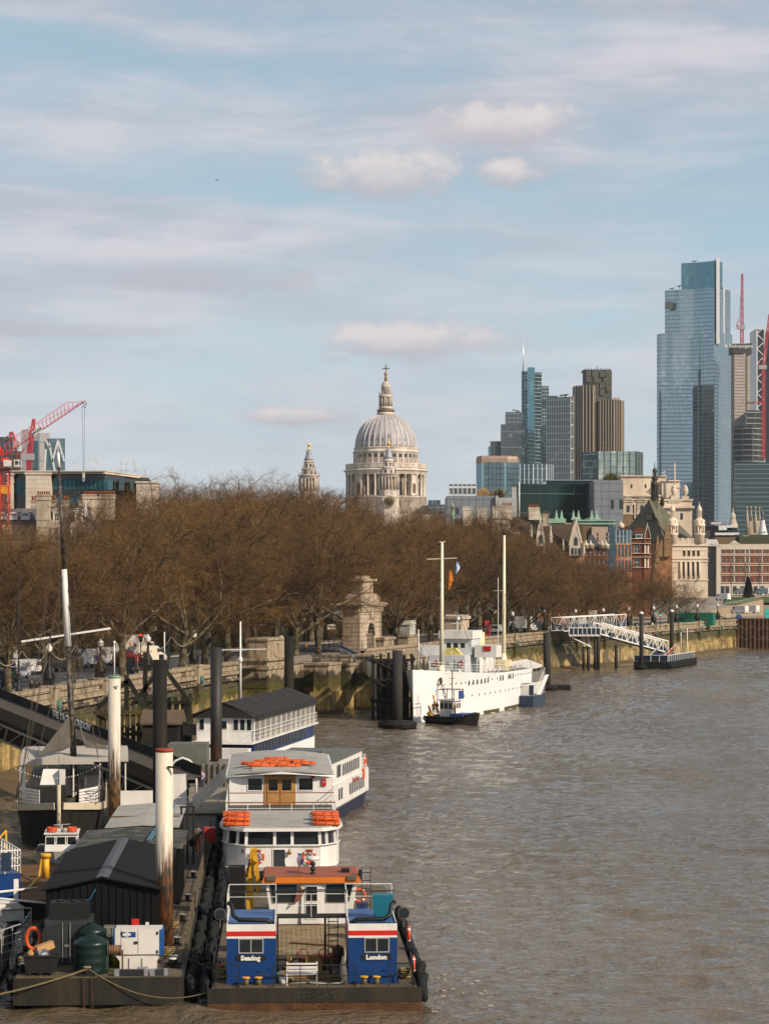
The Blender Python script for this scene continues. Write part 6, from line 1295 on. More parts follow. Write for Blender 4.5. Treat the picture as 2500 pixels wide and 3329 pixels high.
def vehicle(kind,name,label,cat,loc,rz,col,decals=()):
 L,Wd,pr,win,wy=PROF[kind];T=thing(name,label,cat,loc,rz,'vehicles on the embankment road');w=Wd/2;zt_=max(z for _,z in pr)
 paint=M('paint_%d_%d_%d'%col,col,.35,var=.06,scale=2,spec=.5);m=MB();rings=[]
 for x,k in((-w,.0),(-w+.06,1),(w-.06,1),(w,.0)):
  rings.append([(x-math.copysign(.14,x)*max(0,(z-.9)/(zt_-.9))if abs(x)>.1 else x,y*(1 if k else.985),z if k or z<1.2 else z-.05)for y,z in pr])
 m.loft(rings);m.build('body',paint,T);r=.34 if kind!='van'else.36
 for y in(-wy,wy):
  for s in(-1,1):wheel(T,y,s*(w-.1),r)
 ww=w-.02
 for(y0,z0,y1,z1)in win:
  for s in(-1,1):
   g=MB();q=.14*max(0,((z0+z1)/2-.9)/(zt_-.9));x=s*(w-q+.02);pts=[(x+s*.03,y0,z0),(x+s*.03,y1,z0),(x-s*.03,min(y1,y0+.9*(y1-y0)),z1),(x-s*.03,y0+(.15 if kind in('car','taxi')else.0),z1)]
   g.add(pts,[(0,1,2,3)]);g.build('side_window',DGL,T)
 f=[p for p in pr if p[0]>0];hi=max(f,key=lambda p:(p[1],p[0]));i=pr.index(hi);a,b=pr[i],pr[i+1]if pr[i+1][1]>1.3 and kind!='car'else pr[i+1];b=pr[i+2]if abs(pr[i+1][1]-a[1])<.15 else pr[i+1];a=pr[i+1]if b==pr[i+2]else a
 g=MB();g.add([(-ww+.25,a[0]+.03,a[1]-.02),(ww-.25,a[0]+.03,a[1]-.02),(ww-.12,b[0]+.03,b[1]+.05),(-ww+.12,b[0]+.03,b[1]+.05)],[(0,1,2,3)]);g.build('windscreen',DGL,T)
 yb=pr[0][0]-.015;g=MB();g.box(-ww+.3,ww-.3,yb if kind!='car'else-1.93,(yb if kind!='car'else-1.6)+.01,*((1.25,1.7)if kind=='van'else((1.05,1.5)if kind=='small_van'else(1.15,1.4))));
 if kind!='van':g.build('rear_window',DGL,T)
 for s in(-1,1):g=MB();g.bx(s*(ww-.12),yb,.95 if kind!='car'else.72,.14,.04,.32);g.build('tail_light',M('tail_red',(170,24,20),.3,var=0),T)
 for s in(-1,1):g=MB();g.bx(s*(ww-.2),L/2-.02,.68,.28,.05,.16);g.build('headlight',GLOBE,T)
 for fn in decals:fn(T,w,L,zt_)
 return T
def chev(T,w,L,z):
 m=MB();
 for s in(-1,1):
  for k in range(4):x=s*(.12+k*.22);m.add([(x,-L/2-.03,.5+.1*k),(x+s*.12,-L/2-.03,.45+.1*k),(x+s*.12,-L/2-.03,1.0-.02*k),(x,-L/2-.03,1.08-.02*k)],[(0,1,2,3)])
 m.build('chevron_stripe',M('chevron_yellow',(222,190,40),.5,var=0),T)
 m=MB();m.box(-w*.8,w*.8,-L/2-.025,-L/2-.02,.45,1.1);m.build('chevron_panel',M('chevron_red',(120,40,34),.5,var=0),T)
def side_text(body,z=1.3,size=.4,col=(60,60,64)):
 def f(T,w,L,zt_):lettering(body,size,M('decal_%d_%d_%d'%col,col,.6,var=0),T,(w+.012-.07,-.9,z),(R(90),0,R(90)),'lettering',.004)
 return f
def blue_side(T,w,L,z):m=MB();m.add([(w+.005,-.4,1.6),(w+.005,.4,1.6),(w+.02,1.4,.6),(w+.02,.2,.6)],[(0,1,2,3)]);m.build('blue_swoosh',M('violet_decal',(60,50,130),.5,var=0),T)
def box_truck(label,loc,rz,boxc=(210,204,196),L=6.5,cab=(210,206,200),decal=None):
 T=thing('box_truck',label,'truck',loc,rz,'vehicles on the embankment road');m=MB();m.box(-1.15,1.15,-L/2-.5,L/2-1.2,.95,3.35);m.build('load_box',M('paint_%d_%d_%d'%boxc,boxc,.4,var=.06,scale=2),T)
 m=MB();m.prismX([(L/2-1.1,.5),(L/2+.5,.5),(L/2+.5,1.4),(L/2+.2,2.3),(L/2-1.1,2.4)],-1.05,1.05);m.build('cab',M('paint_%d_%d_%d'%cab,cab,.4,var=.06),T)
 m=MB();m.box(-.45,.45,-L/2-.4,L/2-1,.6,.94);m.build('chassis',IRON,T)
 for s in(-1,1):m=MB();m.bx(s*1.06,L/2-.35,1.45,.02,.8,.65);m.build('side_window',DGL,T)
 m=MB();m.add([(-.9,L/2+.5,1.45),(.9,L/2+.5,1.45),(.85,L/2+.24,2.25),(-.85,L/2+.24,2.25)],[(0,1,2,3)]);m.build('windscreen',DGL,T)
 for y in(-L/2+.6,L/2-.5):
  for s in(-1,1):wheel(T,y,s*.95,.42)
 if decal:decal(T)
 return T
def heading(D):v=wall_dir(D);return-math.atan2(v.x,v.y)
RZ=GZ+.0
def at(px,D):return(X(px,D),D,RZ)
vehicle('car','parked_car','dark blue hatchback at the left edge of the road','car',at(22,249),heading(249)+.1,(30,34,44))
vehicle('car','parked_car','silver hatchback behind a plane trunk at far left','car',at(55,258),heading(258),(168,170,172))
vehicle('small_van','panel_van','white panel van with black emblem beside the second plane trunk','van',at(97,270),heading(270)-.75,(214,208,200),(side_text('TRADE',1.25,.38),))
vehicle('taxi','black_taxi','black taxi passing behind the festoon post','taxi',at(178,278),heading(278)-.3,(20,20,24))
vehicle('van','service_van','white service van with yellow and red chevrons on its rear','van',at(292,292),heading(292)-.2,(214,212,214),(chev,blue_side))
vehicle('van','panel_van','white high roofed van with lettering behind the flagstaff','van',at(372,300),heading(300)-.3,(216,210,202),(side_text('plumbing',1.7,.5),))
vehicle('small_van','red_van','small red van with white emblem behind the bus shelter','van',at(420,296),heading(296)-.4,(140,24,32))
vehicle('van','camper_van','cream van with black leaf emblem left of the black pile','van',at(478,306),heading(306)-.5,(206,192,170),(side_text('wildwood',1.6,.5),))
vehicle('car','dark_car','dark car just right of the cream van','car',at(522,322),heading(322),(34,36,42))
def leaf(T):m=MB();m.lathe([(.02,0),(.2,.4),(.02,1.1)],8,(1.16,-1.2,1.6));m.build('leaf_emblem',M('emblem_yellow',(190,150,40),.5,var=0),T)
box_truck('tall pale box lorry behind the red traffic lights',at(424,325),heading(325)-.35,(196,186,176),7,decal=leaf)
for i,(k,px,D,col,lb)in enumerate((('van',1655,474,(212,208,204),'white van between plane trunk and lamp right of the aft mast'),('small_van',1616,470,(200,198,194),'white van with writing beside the red kiosk'),('van',1752,486,(92,96,102),'dark grey minibus beside the lamp'),('car',1732,482,(210,208,202),'small white car between the lorry and grey minibus'),('car',1815,492,(212,210,206),'white car under the second lamp right of the ship'),('small_van',1830,494,(176,30,34),'small red van above the start of the pier ramp'),('car',1850,498,(70,90,110),'blue grey car behind the truss bridge'),('van',1893,505,(206,202,196),'white van glimpsed over the truss bridge'),('van',2404,640,(214,212,206),'white van parked on the construction site'),('van',2440,648,(208,206,200),'second white van on the construction site, further right'),('van',2350,742,(220,216,210),'large white van parked by the roundabout lawn'),('van',2412,775,(206,204,200),'white van partly behind the dark conifer'),('van',2482,780,(180,184,188),'pale van at the right edge beyond the lawn'))):
 x,y,z=at(px,D);z=z if D<620 else(7.7 if D<700 else Z({2350:1953,2412:1934,2482:1934}[px],D));vehicle(k,{'van':'panel_van','small_van':'small_van','car':'parked_car'}[k],lb,'van'if k!='car'else 'car',(x,y,z),heading(min(D,600))+(.2 if D<620 else 1.2),col)
box_truck('white box lorry right of the aft mast',at(1706,478),heading(478)+.1)
T=thing('bus_shelter','red topped bus shelter on the pavement','bus shelter',(X(436,262),262,GZ+.11),heading(262))
m=MB();m.box(-.7,.7,-2,2,2.3,2.5);m.build('roof',M('shelter_red',(120,30,26),.6,var=.1),T);m=MB();m.box(-.72,-.66,-1.9,1.9,.3,2.2);m.box(-.6,.55,-1.96,-1.9,.3,2.2);m.build('glass_panel',DGL,T)
m=MB();[m.box(x,x+.08,y,y+.08,0,2.3)for x in(-.6,.5)for y in(-1.9,1.8)];m.build('post',IRON,T)
def bus_stop(px,D,yt_,label):
 z1=Z(yt_,D);T=thing('bus_stop',label,'bus stop',(X(px,D),D,GZ+.11),0);h_=z1-GZ-.11
 m=MB();m.cyl((.25,0,0),(.25,0,h_+.2),.05,n=6);m.build('post',M('post_white',(200,196,190),.6),T);m=MB();m.box(-.3,.2,-.04,.02,h_-.75,h_);m.build('sign_board',WFR,T)
 m=MB();m.torus((-.05,-.06,h_-.38),.14,.035,'y',14,5);m.box(-.24,.14,-.08,-.05,h_-.42,h_-.34);m.build('roundel',M('roundel_red',(176,30,30),.5,var=0),T);m=MB();m.box(-.28,.18,-.04,.02,h_-1.5,h_-.85);m.build('timetable',WFR,T)
bus_stop(52,262,2098,'bus stop sign with red roundel at far left');bus_stop(441,275,2089,'bus stop sign with red roundel above the shelter')
def signal(px,D,ytop,h_,col,label):
 T=thing('traffic_light',label,'traffic light',(X(px,D),D,GZ+.11),0);z=Z(ytop,D)-GZ-.11
 m=MB();m.cyl((0,0,0),(0,0,z),.06,n=6);m.build('post',IRON,T);m=MB();m.box(-.2,.2,-.15,.15,z-1.0,z);m.build('signal_head',IRON,T)
 m=MB();k=0 if col=='r'else 2;m.tube([(0,-.19,z-.17-k*.32),(0,-.15,z-.17-k*.32)],.12,10);m.build('lit_lens',M('lens_red',(255,40,20),.4,var=0,emit=6)if col=='r'else M('lens_green',(30,230,150),.4,var=0,emit=4),T)
signal(458,268,2060,3,'r','traffic light showing red in front of the box lorry');signal(402,258,2066,3,'g','dark traffic light left of the box lorry');signal(244,262,2135,3,'g','traffic light showing green behind the trunk and mast');signal(2146,505,1988,3,'g','green traffic light beyond the left pier pile');signal(484,300,2068,3,'r','small red traffic light further back')
for px,D,lb in((20,232,'black motorbike parked at the left edge of the pavement'),(302,232,'black motorbike parked by the lamp'),(624,268,'black motorbike parked by the fifth lamp')):
 T=thing('motorbike',lb,'motorbike',(X(px,D),D,GZ+.11),1.2);m=MB();m.tube([(0,-.5,.75),(0,0,.9),(0,.35,.85),(0,.6,1.05)],[.12,.2,.16,.06],6);m.tube([(-.35,.5,1.15),(.35,.5,1.15)],.04,5);m.bx(0,0,.3,.35,.6,.4);m.build('frame',IRON,T)
 for y in(-.7,.7):m=MB();m.torus((0,y,.32),.26,.08,'x',14,6);m.build('wheel',TYRE,T)
D=440.;T=thing('telephone_kiosk','red telephone kiosk right of the ship funnel','telephone box',(X(1582,D),D,GZ),.3);m=MB();m.box(-.6,.6,-.6,.6,0,2.7);m.box(-.68,.68,-.68,.68,2.7,2.95);m.prismY([(math.cos(t)*.6,2.95+math.sin(t)*.25)for t in np.linspace(0,math.pi,7)],-.55,.55);m.build('booth',M('kiosk_red',(170,40,30),.45,var=.1),T);m=MB()
for i in range(3):
 for j in range(6):m.box(-.42+i*.29,-.18+i*.29,-.63,-.6,.5+j*.33,.76+j*.33)
m.build('pane',DGL,T)
m=MB();m.box(-.4,.4,-.4,.4,0,1.5);m.box(-.45,.45,-.45,.45,1.5,1.7);tag(m.build('blue_bin',M('bin_blue',(40,130,170),.5,var=.1),None,(X(1665,425),425,GZ)),'tall bright blue bin beside the lamp right of the aft mast','bin')
def board(px0,px1,y0,y1,D,label,txt=None,red=False):
 T=thing('road_sign',label,'sign',(X((px0+px1)/2,D),D,GZ),0);w=X(px1,D)-X(px0,D);z0,z1=Z(y1,D)-GZ,Z(y0,D)-GZ
 m=MB();m.box(-w/2,w/2,-.05,0,z0,z1);m.build('panel',WFR if not red else M('sign_black',(24,24,24)),T);m=MB();m.cyl((-w*.3,.05,0),(-w*.3,.05,z1),.05,n=6);m.cyl((w*.3,.05,0),(w*.3,.05,z1),.05,n=6);m.build('post',IRON,T)
 if txt:
  for i,t in enumerate(txt):lettering(t,(z1-z0)/(len(txt)+.6),M('sign_black',(24,24,24)),T,(0,-.06,z1-(z1-z0)*(i+.6)/(len(txt)+.2)),(R(90),0,0))
board(1064,1091,2030,2047,372,'white lane sign with arrows left of the arch',('↑ ↑',));board(1914,1941,1985,1998,470,'white pier name sign above the truss bridge',('TEMPLE','PIER'));board(909,921,2067,2098,305,'small white notice board beside the carved pedestal')
T=thing('speed_sign','round white speed sign on a post left of the arch','sign',(X(1052,365),365,GZ));m=MB();m.cyl((0,0,0),(0,0,4),.05,n=6);m.build('post',IRON,T);m=MB();m.tube([(0,-.08,4),(0,-.04,4)],.32,14);o=m.build('disc',WFR,T);m=MB();m.torus((0,-.09,4),.28,.04,'y',16,5);m.build('red_ring',M('roundel_red',(176,30,30)),T);lettering('20',.32,M('sign_black',(24,24,24)),T,(0,-.1,4),(R(90),0,0))
D=770.;T=thing('conifer','dark cone shaped conifer on the roundabout lawn','tree',(X(2433,D),D,10.9));rng=np.random.default_rng(8);n=5200;hh=rng.uniform(0,1,n)**.8;rr_=(1-hh)*2.3*np.sqrt(rng.uniform(.2,1,n))+.1;aa=rng.uniform(0,6.28,n)
s_=np.stack([rr_*np.cos(aa),rr_*np.sin(aa),hh*6.9+.3],1);o_=np.stack([np.cos(aa),np.sin(aa),rng.uniform(-.8,.2,n)],1)*.45;sd_=np.stack([-np.sin(aa),np.cos(aa),0*aa],1)*.16
V=np.stack([s_-sd_,s_+sd_,s_+o_+sd_*.3,s_+o_-sd_*.3],1).reshape(-1,3);put('crown',np_mesh('crown',[(V,np.arange(n*4).reshape(-1,4),0)],[M('conifer_green',(26,34,20),.95,var=.4,scale=2)]),T);m=MB();m.cyl((0,0,-.3),(0,0,5),.2,.05,6);m.build('trunk',BARK,T)
GN=M('green_sheeting',(16,108,84),.6,var=.15,scale=.6,bump=.3)
D=545.;T=thing('green_hoarding','bright green sheeted enclosure on the pavement near the cofferdam','hoarding',(X(2262,D),D,GZ),-.35);w=4.2
m=MB();m.box(-w,w,0,3,0,3.1);m.build('sheet_wall',GN,T);m=MB();m.box(-w-2,-w,.3,3,0,1.9);m.loft([[(-w-3,-.5,1.9),(-w+1.6,-.5,1.9),(-w+1.6,3,1.9),(-w-3,3,1.9)],[(-w-1.6,1.2,2.9),(-w+.6,1.2,2.9),(-w+.6,1.4,2.9),(-w-1.6,1.4,2.9)]]);m.build('awning',M('green_sheeting_dark',(10,80,66),.6,var=.15),T)
m=MB();m.lathe([(.6,0),(.55,1.6),(.3,1.8)],10);tag(m.build('orange_tank',M('orange_plastic',(196,66,30),.5),None,(X(2331,560),560,GZ)),'orange red plastic tank right of the green hoarding','tank')
T=thing('cofferdam','rusty sheet pile cofferdam with looped ropes at the right edge','cofferdam',(X(2370,572),572,0));SH=M('rusty_sheet_pile',(92,66,44),.85,var=.3,scale=.6,dirt=(50,34,24),dirt_amt=.7,streak=1,dscale=1)
m=MB();m.add([(0,0,-1),(.35,0,-1),(.5,.45,-1),(.85,.45,-1),(1.0,0,-1),(0,0,7.7),(.35,0,7.7),(.5,.45,7.7),(.85,.45,7.7),(1.0,0,7.7)],[(i,i+1,i+6,i+5)for i in range(4)]);me=m.mesh('sheet_pile',[SH])
for k in range(14):put('sheet_pile',me,T,(k*1.05,0,0),0,(1.05,1.1,1))
for k in range(8):put('sheet_pile',me,T,(-.2,8.4-k*1.05,0),-math.pi/2,(1.05,1,1))
m=MB();m.box(0,15,.5,14,7.2,7.5);m.build('deck',M('site_gravel',(140,124,104),.95,var=.3,scale=1),T)
m=MB();m.box(-.1,15,-.1,.02,7.5,7.75);m.build('capping',SH,T)
m=MB()
for k in range(5):
 for z in(5.8,3.2):m.tube([(k*2.9+2.9*t,-.08,z-4*.9*t*(1-t))for t in np.linspace(0,1,9)],.045,4)
m.build('rope_loop',M('pale_rope',(140,124,96),.9),T)
m=MB();[m.bar((3.6,-.12,.3+k*.35),(4.1,-.12,.3+k*.35),.05)for k in range(21)];m.bar((3.6,-.1,0),(3.6,-.1,7.7),.06);m.bar((4.1,-.1,0),(4.1,-.1,7.7),.06);m.build('ladder',IRON,T)
T=thing('scaffold_fence','tangle of pale scaffold fencing on the cofferdam deck','fence',(X(2385,580),580,7.5));m=MB();rr2=random.Random(4)
for k in range(26):x=k*.42;m.bar((x,0,0),(x,0,1.9),.05)
for r_ in range(3):
 for z in(.6,1.2,1.9):m.bar((0,r_*2,z),(10.5,r_*2.1,z+rr2.uniform(-.1,.1)),.05)
m.build('scaffold_tube',M('scaffold_grey',(168,162,150),.6,var=.1),T)
for px,w_,h_,c,nm,lb in((2402,1.6,.9,(36,60,120),'blue_tarpaulin','crumpled blue tarpaulin on the cofferdam deck'),(2432,1.0,.8,(150,130,100),'rubble_bag','buff rubble bag on the cofferdam deck'),(2366,1.3,1.1,(170,160,140),'pallet_stack','pale stack of pallets beside the cofferdam'),(2472,1.6,.7,(150,120,90),'timber_pile','low timber pile at the right of the cofferdam deck'),(2495,1.5,2.6,(60,160,150),'teal_cabin','small teal cabin at the right edge of the cofferdam')):
 m=MB();m.loft([[(-w_/2,-.5,0),(w_/2,-.5,0),(w_/2,.5,0),(-w_/2,.5,0)],[(-w_*.48,-.45,h_*.7),(w_*.45,-.45,h_*.6),(w_*.45,.45,h_*.7),(-w_*.48,.45,h_*.65)],[(-w_*.3,-.3,h_),(w_*.25,-.3,h_),(w_*.25,.3,h_*.95),(-w_*.3,.3,h_)]]);tag(m.build(nm,M('site_%d_%d_%d'%c,c,.8,var=.3,scale=3),None,(X(px,577),577,7.5)),lb,nm.replace('_',' '))
T=thing('boundary_wall','low pale wall and railings rising beyond the cofferdam','wall',(X(2310,640),640,GZ),0);m=MB();L=X(2520,640)-X(2310,640);m.add([(0,0,0),(L,20,0),(L,20,5.2),(0,0,2.2),(0,.4,0),(L,20.4,0),(L,20.4,5.2),(0,.4,2.2)],[(0,1,2,3),(3,2,6,7),(4,7,6,5)]);m.build('wall',M('buff_concrete',(150,132,106),.9,var=.15),T)
m=MB()
for k in range(40):t=k/40;m.bar((L*t,20*t-.1,2.2+3*t),(L*t,20*t-.1,3.3+3*t),.08)
m.bar((0,-.1,3.3),(L,19.9,6.3),.08);m.build('railing',M('scaffold_grey',(168,162,150)),T)
T=thing('garden_hedge','dark evergreen shrubbery behind the road under the trees','hedge',(0,0,0));m=MB();pts=[]
for i in range(len(Ds)):
 if 210<Ds[i]<520:pts.append(W2(Ds[i],36))
rh=random.Random(6)
rings=[]
for(x,y)in pts:
 for q in(0,.5):
  h_=rh.uniform(2.6,4.0);xx,yy=x+q*3,y+q*11.5;rings.append([(xx+1.2,yy,GZ),(xx+1.3,yy,GZ+h_*.7),(xx+.4,yy,GZ+h_),(xx-1,yy,GZ+h_*.9),(xx-1.6,yy,GZ)])
m.loft(rings);m.build('foliage',M('hedge_dark',(34,36,20),.95,var=.6,scale=1.5,bump=1),T)
# ================================================================ PILES, PIERS, SHIP
def pile_mat(name,col,rust,z0,z1):
 m=bpy.data.materials.new(name);m.use_nodes=True;t=NT(m.node_tree);b=t.n['Principled BSDF'];b.inputs['Roughness'].default_value=.6
 geo=t.new('ShaderNodeNewGeometry');pos=geo.outputs['Position'];sp=t.new('ShaderNodeSeparateXYZ');t.l.new(pos,sp.inputs[0])
 n=t.noise(t.scl(pos,(9,9,.2)),1.3,6,.75);n2=t.noise(t.scl(pos,(3,3,.8)),2.5,4)
 k=t.ramp(t.m('ADD',sp.outputs[2],t.m('MULTIPLY',t.m('SUBTRACT',n,.5),(z1-z0)*3.2)),z1-(z1-z0)*.35,z0+(z1-z0)*.35)
 c=t.mix(t.ramp(n2,.3,.7),tuple(x*.88 for x in C(*col)[:3])+(1,),C(*col));rc=t.mix(t.ramp(n2,.35,.6),C(*rust),C(46,34,20));t.put(b.inputs['Base Color'],t.mix(k,c,rc));return m
BLK=M('black_steel',(17,15,13),.9,var=.35,scale=.8,dirt=(56,46,32),dirt_amt=.5,streak=1,dscale=1.5)
DECK=M('worn_deck',(96,84,64),.75,var=.3,scale=.7,dirt=(54,48,40),dirt_amt=.6,dscale=.8)
WHT=M('white_paint_boat',(222,218,212),.4,var=.05,scale=.8,dirt=(176,164,148),dirt_amt=.35,dscale=.7,streak=1)
WH2=M('cream_white_hull',(236,233,230),.35,var=.03,scale=.2,dirt=(196,184,168),dirt_amt=.3,dscale=.25,streak=1)
GREYR=M('grey_roof_paint',(158,154,146),.7,var=.1,scale=.5,dirt=(120,116,110),dirt_amt=.4)
RAILW=M('white_rail',(222,218,210),.5,var=0);RAILB=M('dark_rail',(32,31,29),.5,var=0);ORG=M('orange_raft',(206,92,28),.6,var=.12,scale=3,dirt=(150,60,20),dirt_amt=.3)
CHN=M('rusty_chain',(70,50,36),.7,var=.3,scale=5);ROPE=M('mooring_rope',(124,108,74),.9,var=.2,scale=4)
def pile(px,D,r,zt_,mt,label,n=20,cap=None,collar=None):
 T=thing('mooring_pile',label,'mooring pile',(X(px,D),D,0));m=MB();m.tube([(0,0,-1),(0,0,zt_)],[r,r],n,True);m.build('shaft',mt,T)
 if cap:m=MB();m.lathe([(r*1.04,zt_-.25),(r*1.04,zt_+.02),(r*.5,zt_+.22),(.02,zt_+.3)]if cap[1]else[(r*1.02,zt_-.12),(r*1.02,zt_+.03),(r*.8,zt_+.035)],n);m.build('cap',cap[0],T)
 if collar:m=MB();m.tube([(0,0,.0),(0,0,.75)],[collar,collar],28);m.tube([(0,0,.75),(0,0,.95)],[collar*.92,r*1.3],28);m.torus((0,0,.45),collar,.09,'z',28,5);m.build('float_collar',BLK,T)
 return T
T=pile(534,101.5,.39,10.3,pile_mat('rusted_white_pile_a',(212,198,178),(108,62,20),4.0,7.4),'stout white pile streaked with rust, nearest, at the corner of the black shed',28,(M('rust_red',(150,60,36),.8),0))
m=MB();m.bar((.2,-.38,9.55),(.75,-.5,9.5),.08);m.build('bracket',IRON,T)
T=pile(372,140,.38,11.9,pile_mat('rusted_white_pile_b',(206,194,176),(118,82,38),5.0,9.0),'white pile with brown rusted lower half, by the sailing barge bow',24,(M('pale_green',(120,150,130),.6),0));m=MB();m.tube([(0,0,11.9),(0,0,13.9)],.04,6);m.lathe([(.07,13.9),(.09,14.0),(.02,14.1)],8);m.bar((.05,-.38,11.3),(.35,-.5,11.3),.09);m.build('flagstaff',RAILW,T)
T=pile(520,150,.47,12.55,BLK,'tall black pile with a short white pole on top, behind the rusty white pile',24);m=MB();m.tube([(.3,0,12.5),(.3,0,14.4)],.04,6);m.build('pole',RAILW,T)
pile(703,192,.49,12.05,pile_mat('black_rusty_pile',(40,36,32),(84,52,32),2.5,5.5),'dark brown pile in front of the canopied white boat',24)
pile(940,236,.5,11.9,BLK,'black pile behind the canopied boat, before the stone stairs',20)
GRYP=M('grey_pile',(48,45,41),.85,var=.2,scale=.4,dirt=(44,40,36),dirt_amt=.5,streak=1)
pile(1292,271,.6,9.3,GRYP,'dark grey pile on a round float at the white ship bow',24,None,2.3);pile(1778,361,.6,9.2,GRYP,'dark grey pile on a round float at the white ship stern',24,None,1.6)
m=MB();m.box(-2.4,2.4,-2,2,-.3,.7);tag(m.build('dolphin_float',BLK,None,(X(1805,364),365,0)),'low black float beside the stern pile','float')
pile(2085,443,.42,11.1,GRYP,'grey pile with white cap at the near corner of the truss pier pontoon',16,(WHT,1),.9);pile(2184,470,.42,11.1,GRYP,'grey pile with white cap behind the foot of the truss gangway',16,(WHT,1))
for i,px in enumerate((1897.6,1912.5,1935,1945.5,2003)):pile(px,444+(i==4)*6,.33,6.6 if i<4 else 4.6,pile_mat(f'pier_leg_{i}',(206,190,166),(70,64,56),4.3,4.8)if i in(0,1)else GRYP,f'{ordw[i]} slim pier leg from the left under the truss platform',12,(WHT,0)if i in(2,3)else None)
def truss(T,a,b,h_,w_,n,mt,r=.14,deck=None,name='truss'):
 a,b=Vector(a),Vector(b);d=b-a;s=Vector((-d.y,d.x,0)).normalized()*w_/2;up=Vector((0,0,h_))
 for sg in(-1,1):
  m=MB();m.bar(a+s*sg,b+s*sg,r*1.5);m.bar(a+s*sg+up,b+s*sg+up,r*1.5)
  for k in range(n+1):
   p=a+d*k/n+s*sg;m.bar(p,p+up,r*.8)
   if k<n:q=a+d*(k+1)/n+s*sg;m.bar(p,q+up,r*.8)if k%2 else m.bar(p+up,q,r*.8)
  m.build(name,mt,T)
 if deck:
  m=MB();m.add([a+s,b+s,b-s,a-s]+[p+Vector((0,0,h_*.38))for p in(a+s,b+s)]+[p+Vector((0,0,h_*.38))for p in(b-s,a-s)],[(0,1,2,3),(0,4,5,1),(3,2,6,7)]);m.build('deck_panel',deck,T)
NAVY=M('navy_panel',(38,52,70),.4,.1,var=.1)
T=thing('truss_pier','white truss gangway and raised platform leading from the river wall down to the far pontoon','pier',(0,0,0))
truss(T,P(1812,2052,440),P(2016,2038,470),2.6,2.6,12,RAILW,.11,NAVY,'upper_truss');truss(T,P(1942,2062,447),P(2160,2122,456),2.3,2.4,13,RAILW,.16,NAVY,'lower_truss')
m=MB();x0,x1=X(1850,442),X(1951,442);m.box(x0,x1,442,447,6.55,6.85);m.build('platform',WHT,T);m=MB();m.box(x0,x1,442,442.1,6.9,8.1);m.build('glass_panel',NAVY,T);m=MB()
for k in range(8):x=x0+(x1-x0)*k/7;m.bar((x,441.9,6.8),(x,441.9,8.2),.12)
m.bar((x0,441.9,8.2),(x1,441.9,8.2),.14);m.bar((x0+.2,442.4,6.5),(x0+4.5,443.4,4.4),.2);m.build('platform_railing',RAILW,T)
T=thing('landing_pontoon','black landing pontoon with navy panelled railings and tyre fenders at the truss pier foot','pontoon',(X(2174,444),444,0),-.338)
m=MB();m.box(-7,0,0,26,-.4,1.45);m.build('hull',BLK,T);m=MB();m.box(-6.8,-.2,.2,25.8,1.45,1.55);m.build('deck',DECK,T);m=MB()
for k in range(13):m.bar((0,.3+k*2,1.5),(0,.3+k*2,2.75),.1)
for k in range(5):m.bar((-7+k*1.7,.1,1.5),(-7+k*1.7,.1,2.75),.1)
m.bar((0,.1,2.75),(0,25,2.75),.11);m.bar((-7,.1,2.75),(0,.1,2.75),.11);m.build('railing',RAILW,T);m=MB();m.box(-.06,-.02,.3,24,1.6,2.65);m.box(-6.9,-.1,.16,.2,1.6,2.65);m.build('panel',NAVY,T)
m=MB();m.add([(-4,1,1.6),(-4,12,3.4),(-1.2,12,3.4),(-1.2,1,1.6)],[(0,1,2,3)]);m.add([(-1.2,1,1.6),(-1.2,12,3.4),(-1.2,12,4.5),(-1.2,1,2.7),(-4,1,1.6),(-4,12,3.4),(-4,12,4.5),(-4,1,2.7)],[(0,1,2,3),(4,5,6,7)]);m.build('ramp',NAVY,T)
m=MB();[m.bar((-1.15,1+k*1.57,1.6+k*.257),(-1.15,1+k*1.57,2.7+k*.257),.1)for k in range(8)];m.bar((-1.15,1,2.72),(-1.15,12,4.52),.1);m.bar((-4,1,2.72),(-4,12,4.52),.1);m.tube([(-.5,20,1.5),(-.5,20,7.6)],.09,6);m.bar((-1.1,20,7.),(.1,20,7.),.08);m.tube([(-.5,14,1.5),(-.5,14,7)],.06,6);m.build('light_mast',RAILW,T)
m=MB();m.torus((0,0,0),.5,.22,'x',16,7);tyre=m.mesh('tyre_fender',[TYRE])
for k in range(15):put('tyre_fender',tyre,T,(.22,1+k*1.7,.75))
for k in range(3):m=MB();m.torus((-1.05,4+k*2.4,3.0+k*.4),.38,.1,'x',16,6);m.build('lifebuoy',M('lifebuoy_orange',(196,78,36),.5,var=.05),T)
def hull(st,zk=-.8,m=None,stem=0.):
 m=m or MB();L,Rr=[],[]
 for(y,bd,bw,zd,yo)in st:
  row=[]
  for t in np.linspace(0,1,7):b=bw+(bd-bw)*t**1.6;row.append((b,y+yo*t,zk+(zd-zk)*t))
  Rr.append(row);L.append([(-a,b,c)for a,b,c in row])
 for S_,fl in((Rr,0),(L,1)):
  V=[p for r in S_ for p in r];n=7;Fc=[]
  for i in range(len(S_)-1):
   for j in range(n-1):q=(i*n+j,(i+1)*n+j,(i+1)*n+j+1,i*n+j+1);Fc.append(q[::-1]if fl else q)
  m.add(V,Fc,True)
 a,b=Rr[-1],L[-1];n=7;m.add(a+b,[(j,n+j,n+j+1,j+1)for j in range(n-1)]);a,b=Rr[0],L[0];m.add(a+b,[(j,j+1,n+j+1,n+j)for j in range(n-1)])
 return m
def deckplate(st,dz=-.05,k=.985):
 m=MB();Rr=[(bd*k,y+yo,zd+dz)for y,bd,bw,zd,yo in st];L=[(-x,y,z)for x,y,z in Rr];n=len(Rr);m.add(Rr+L,[(i,i+1,n+i+1,n+i)for i in range(n-1)]);return m
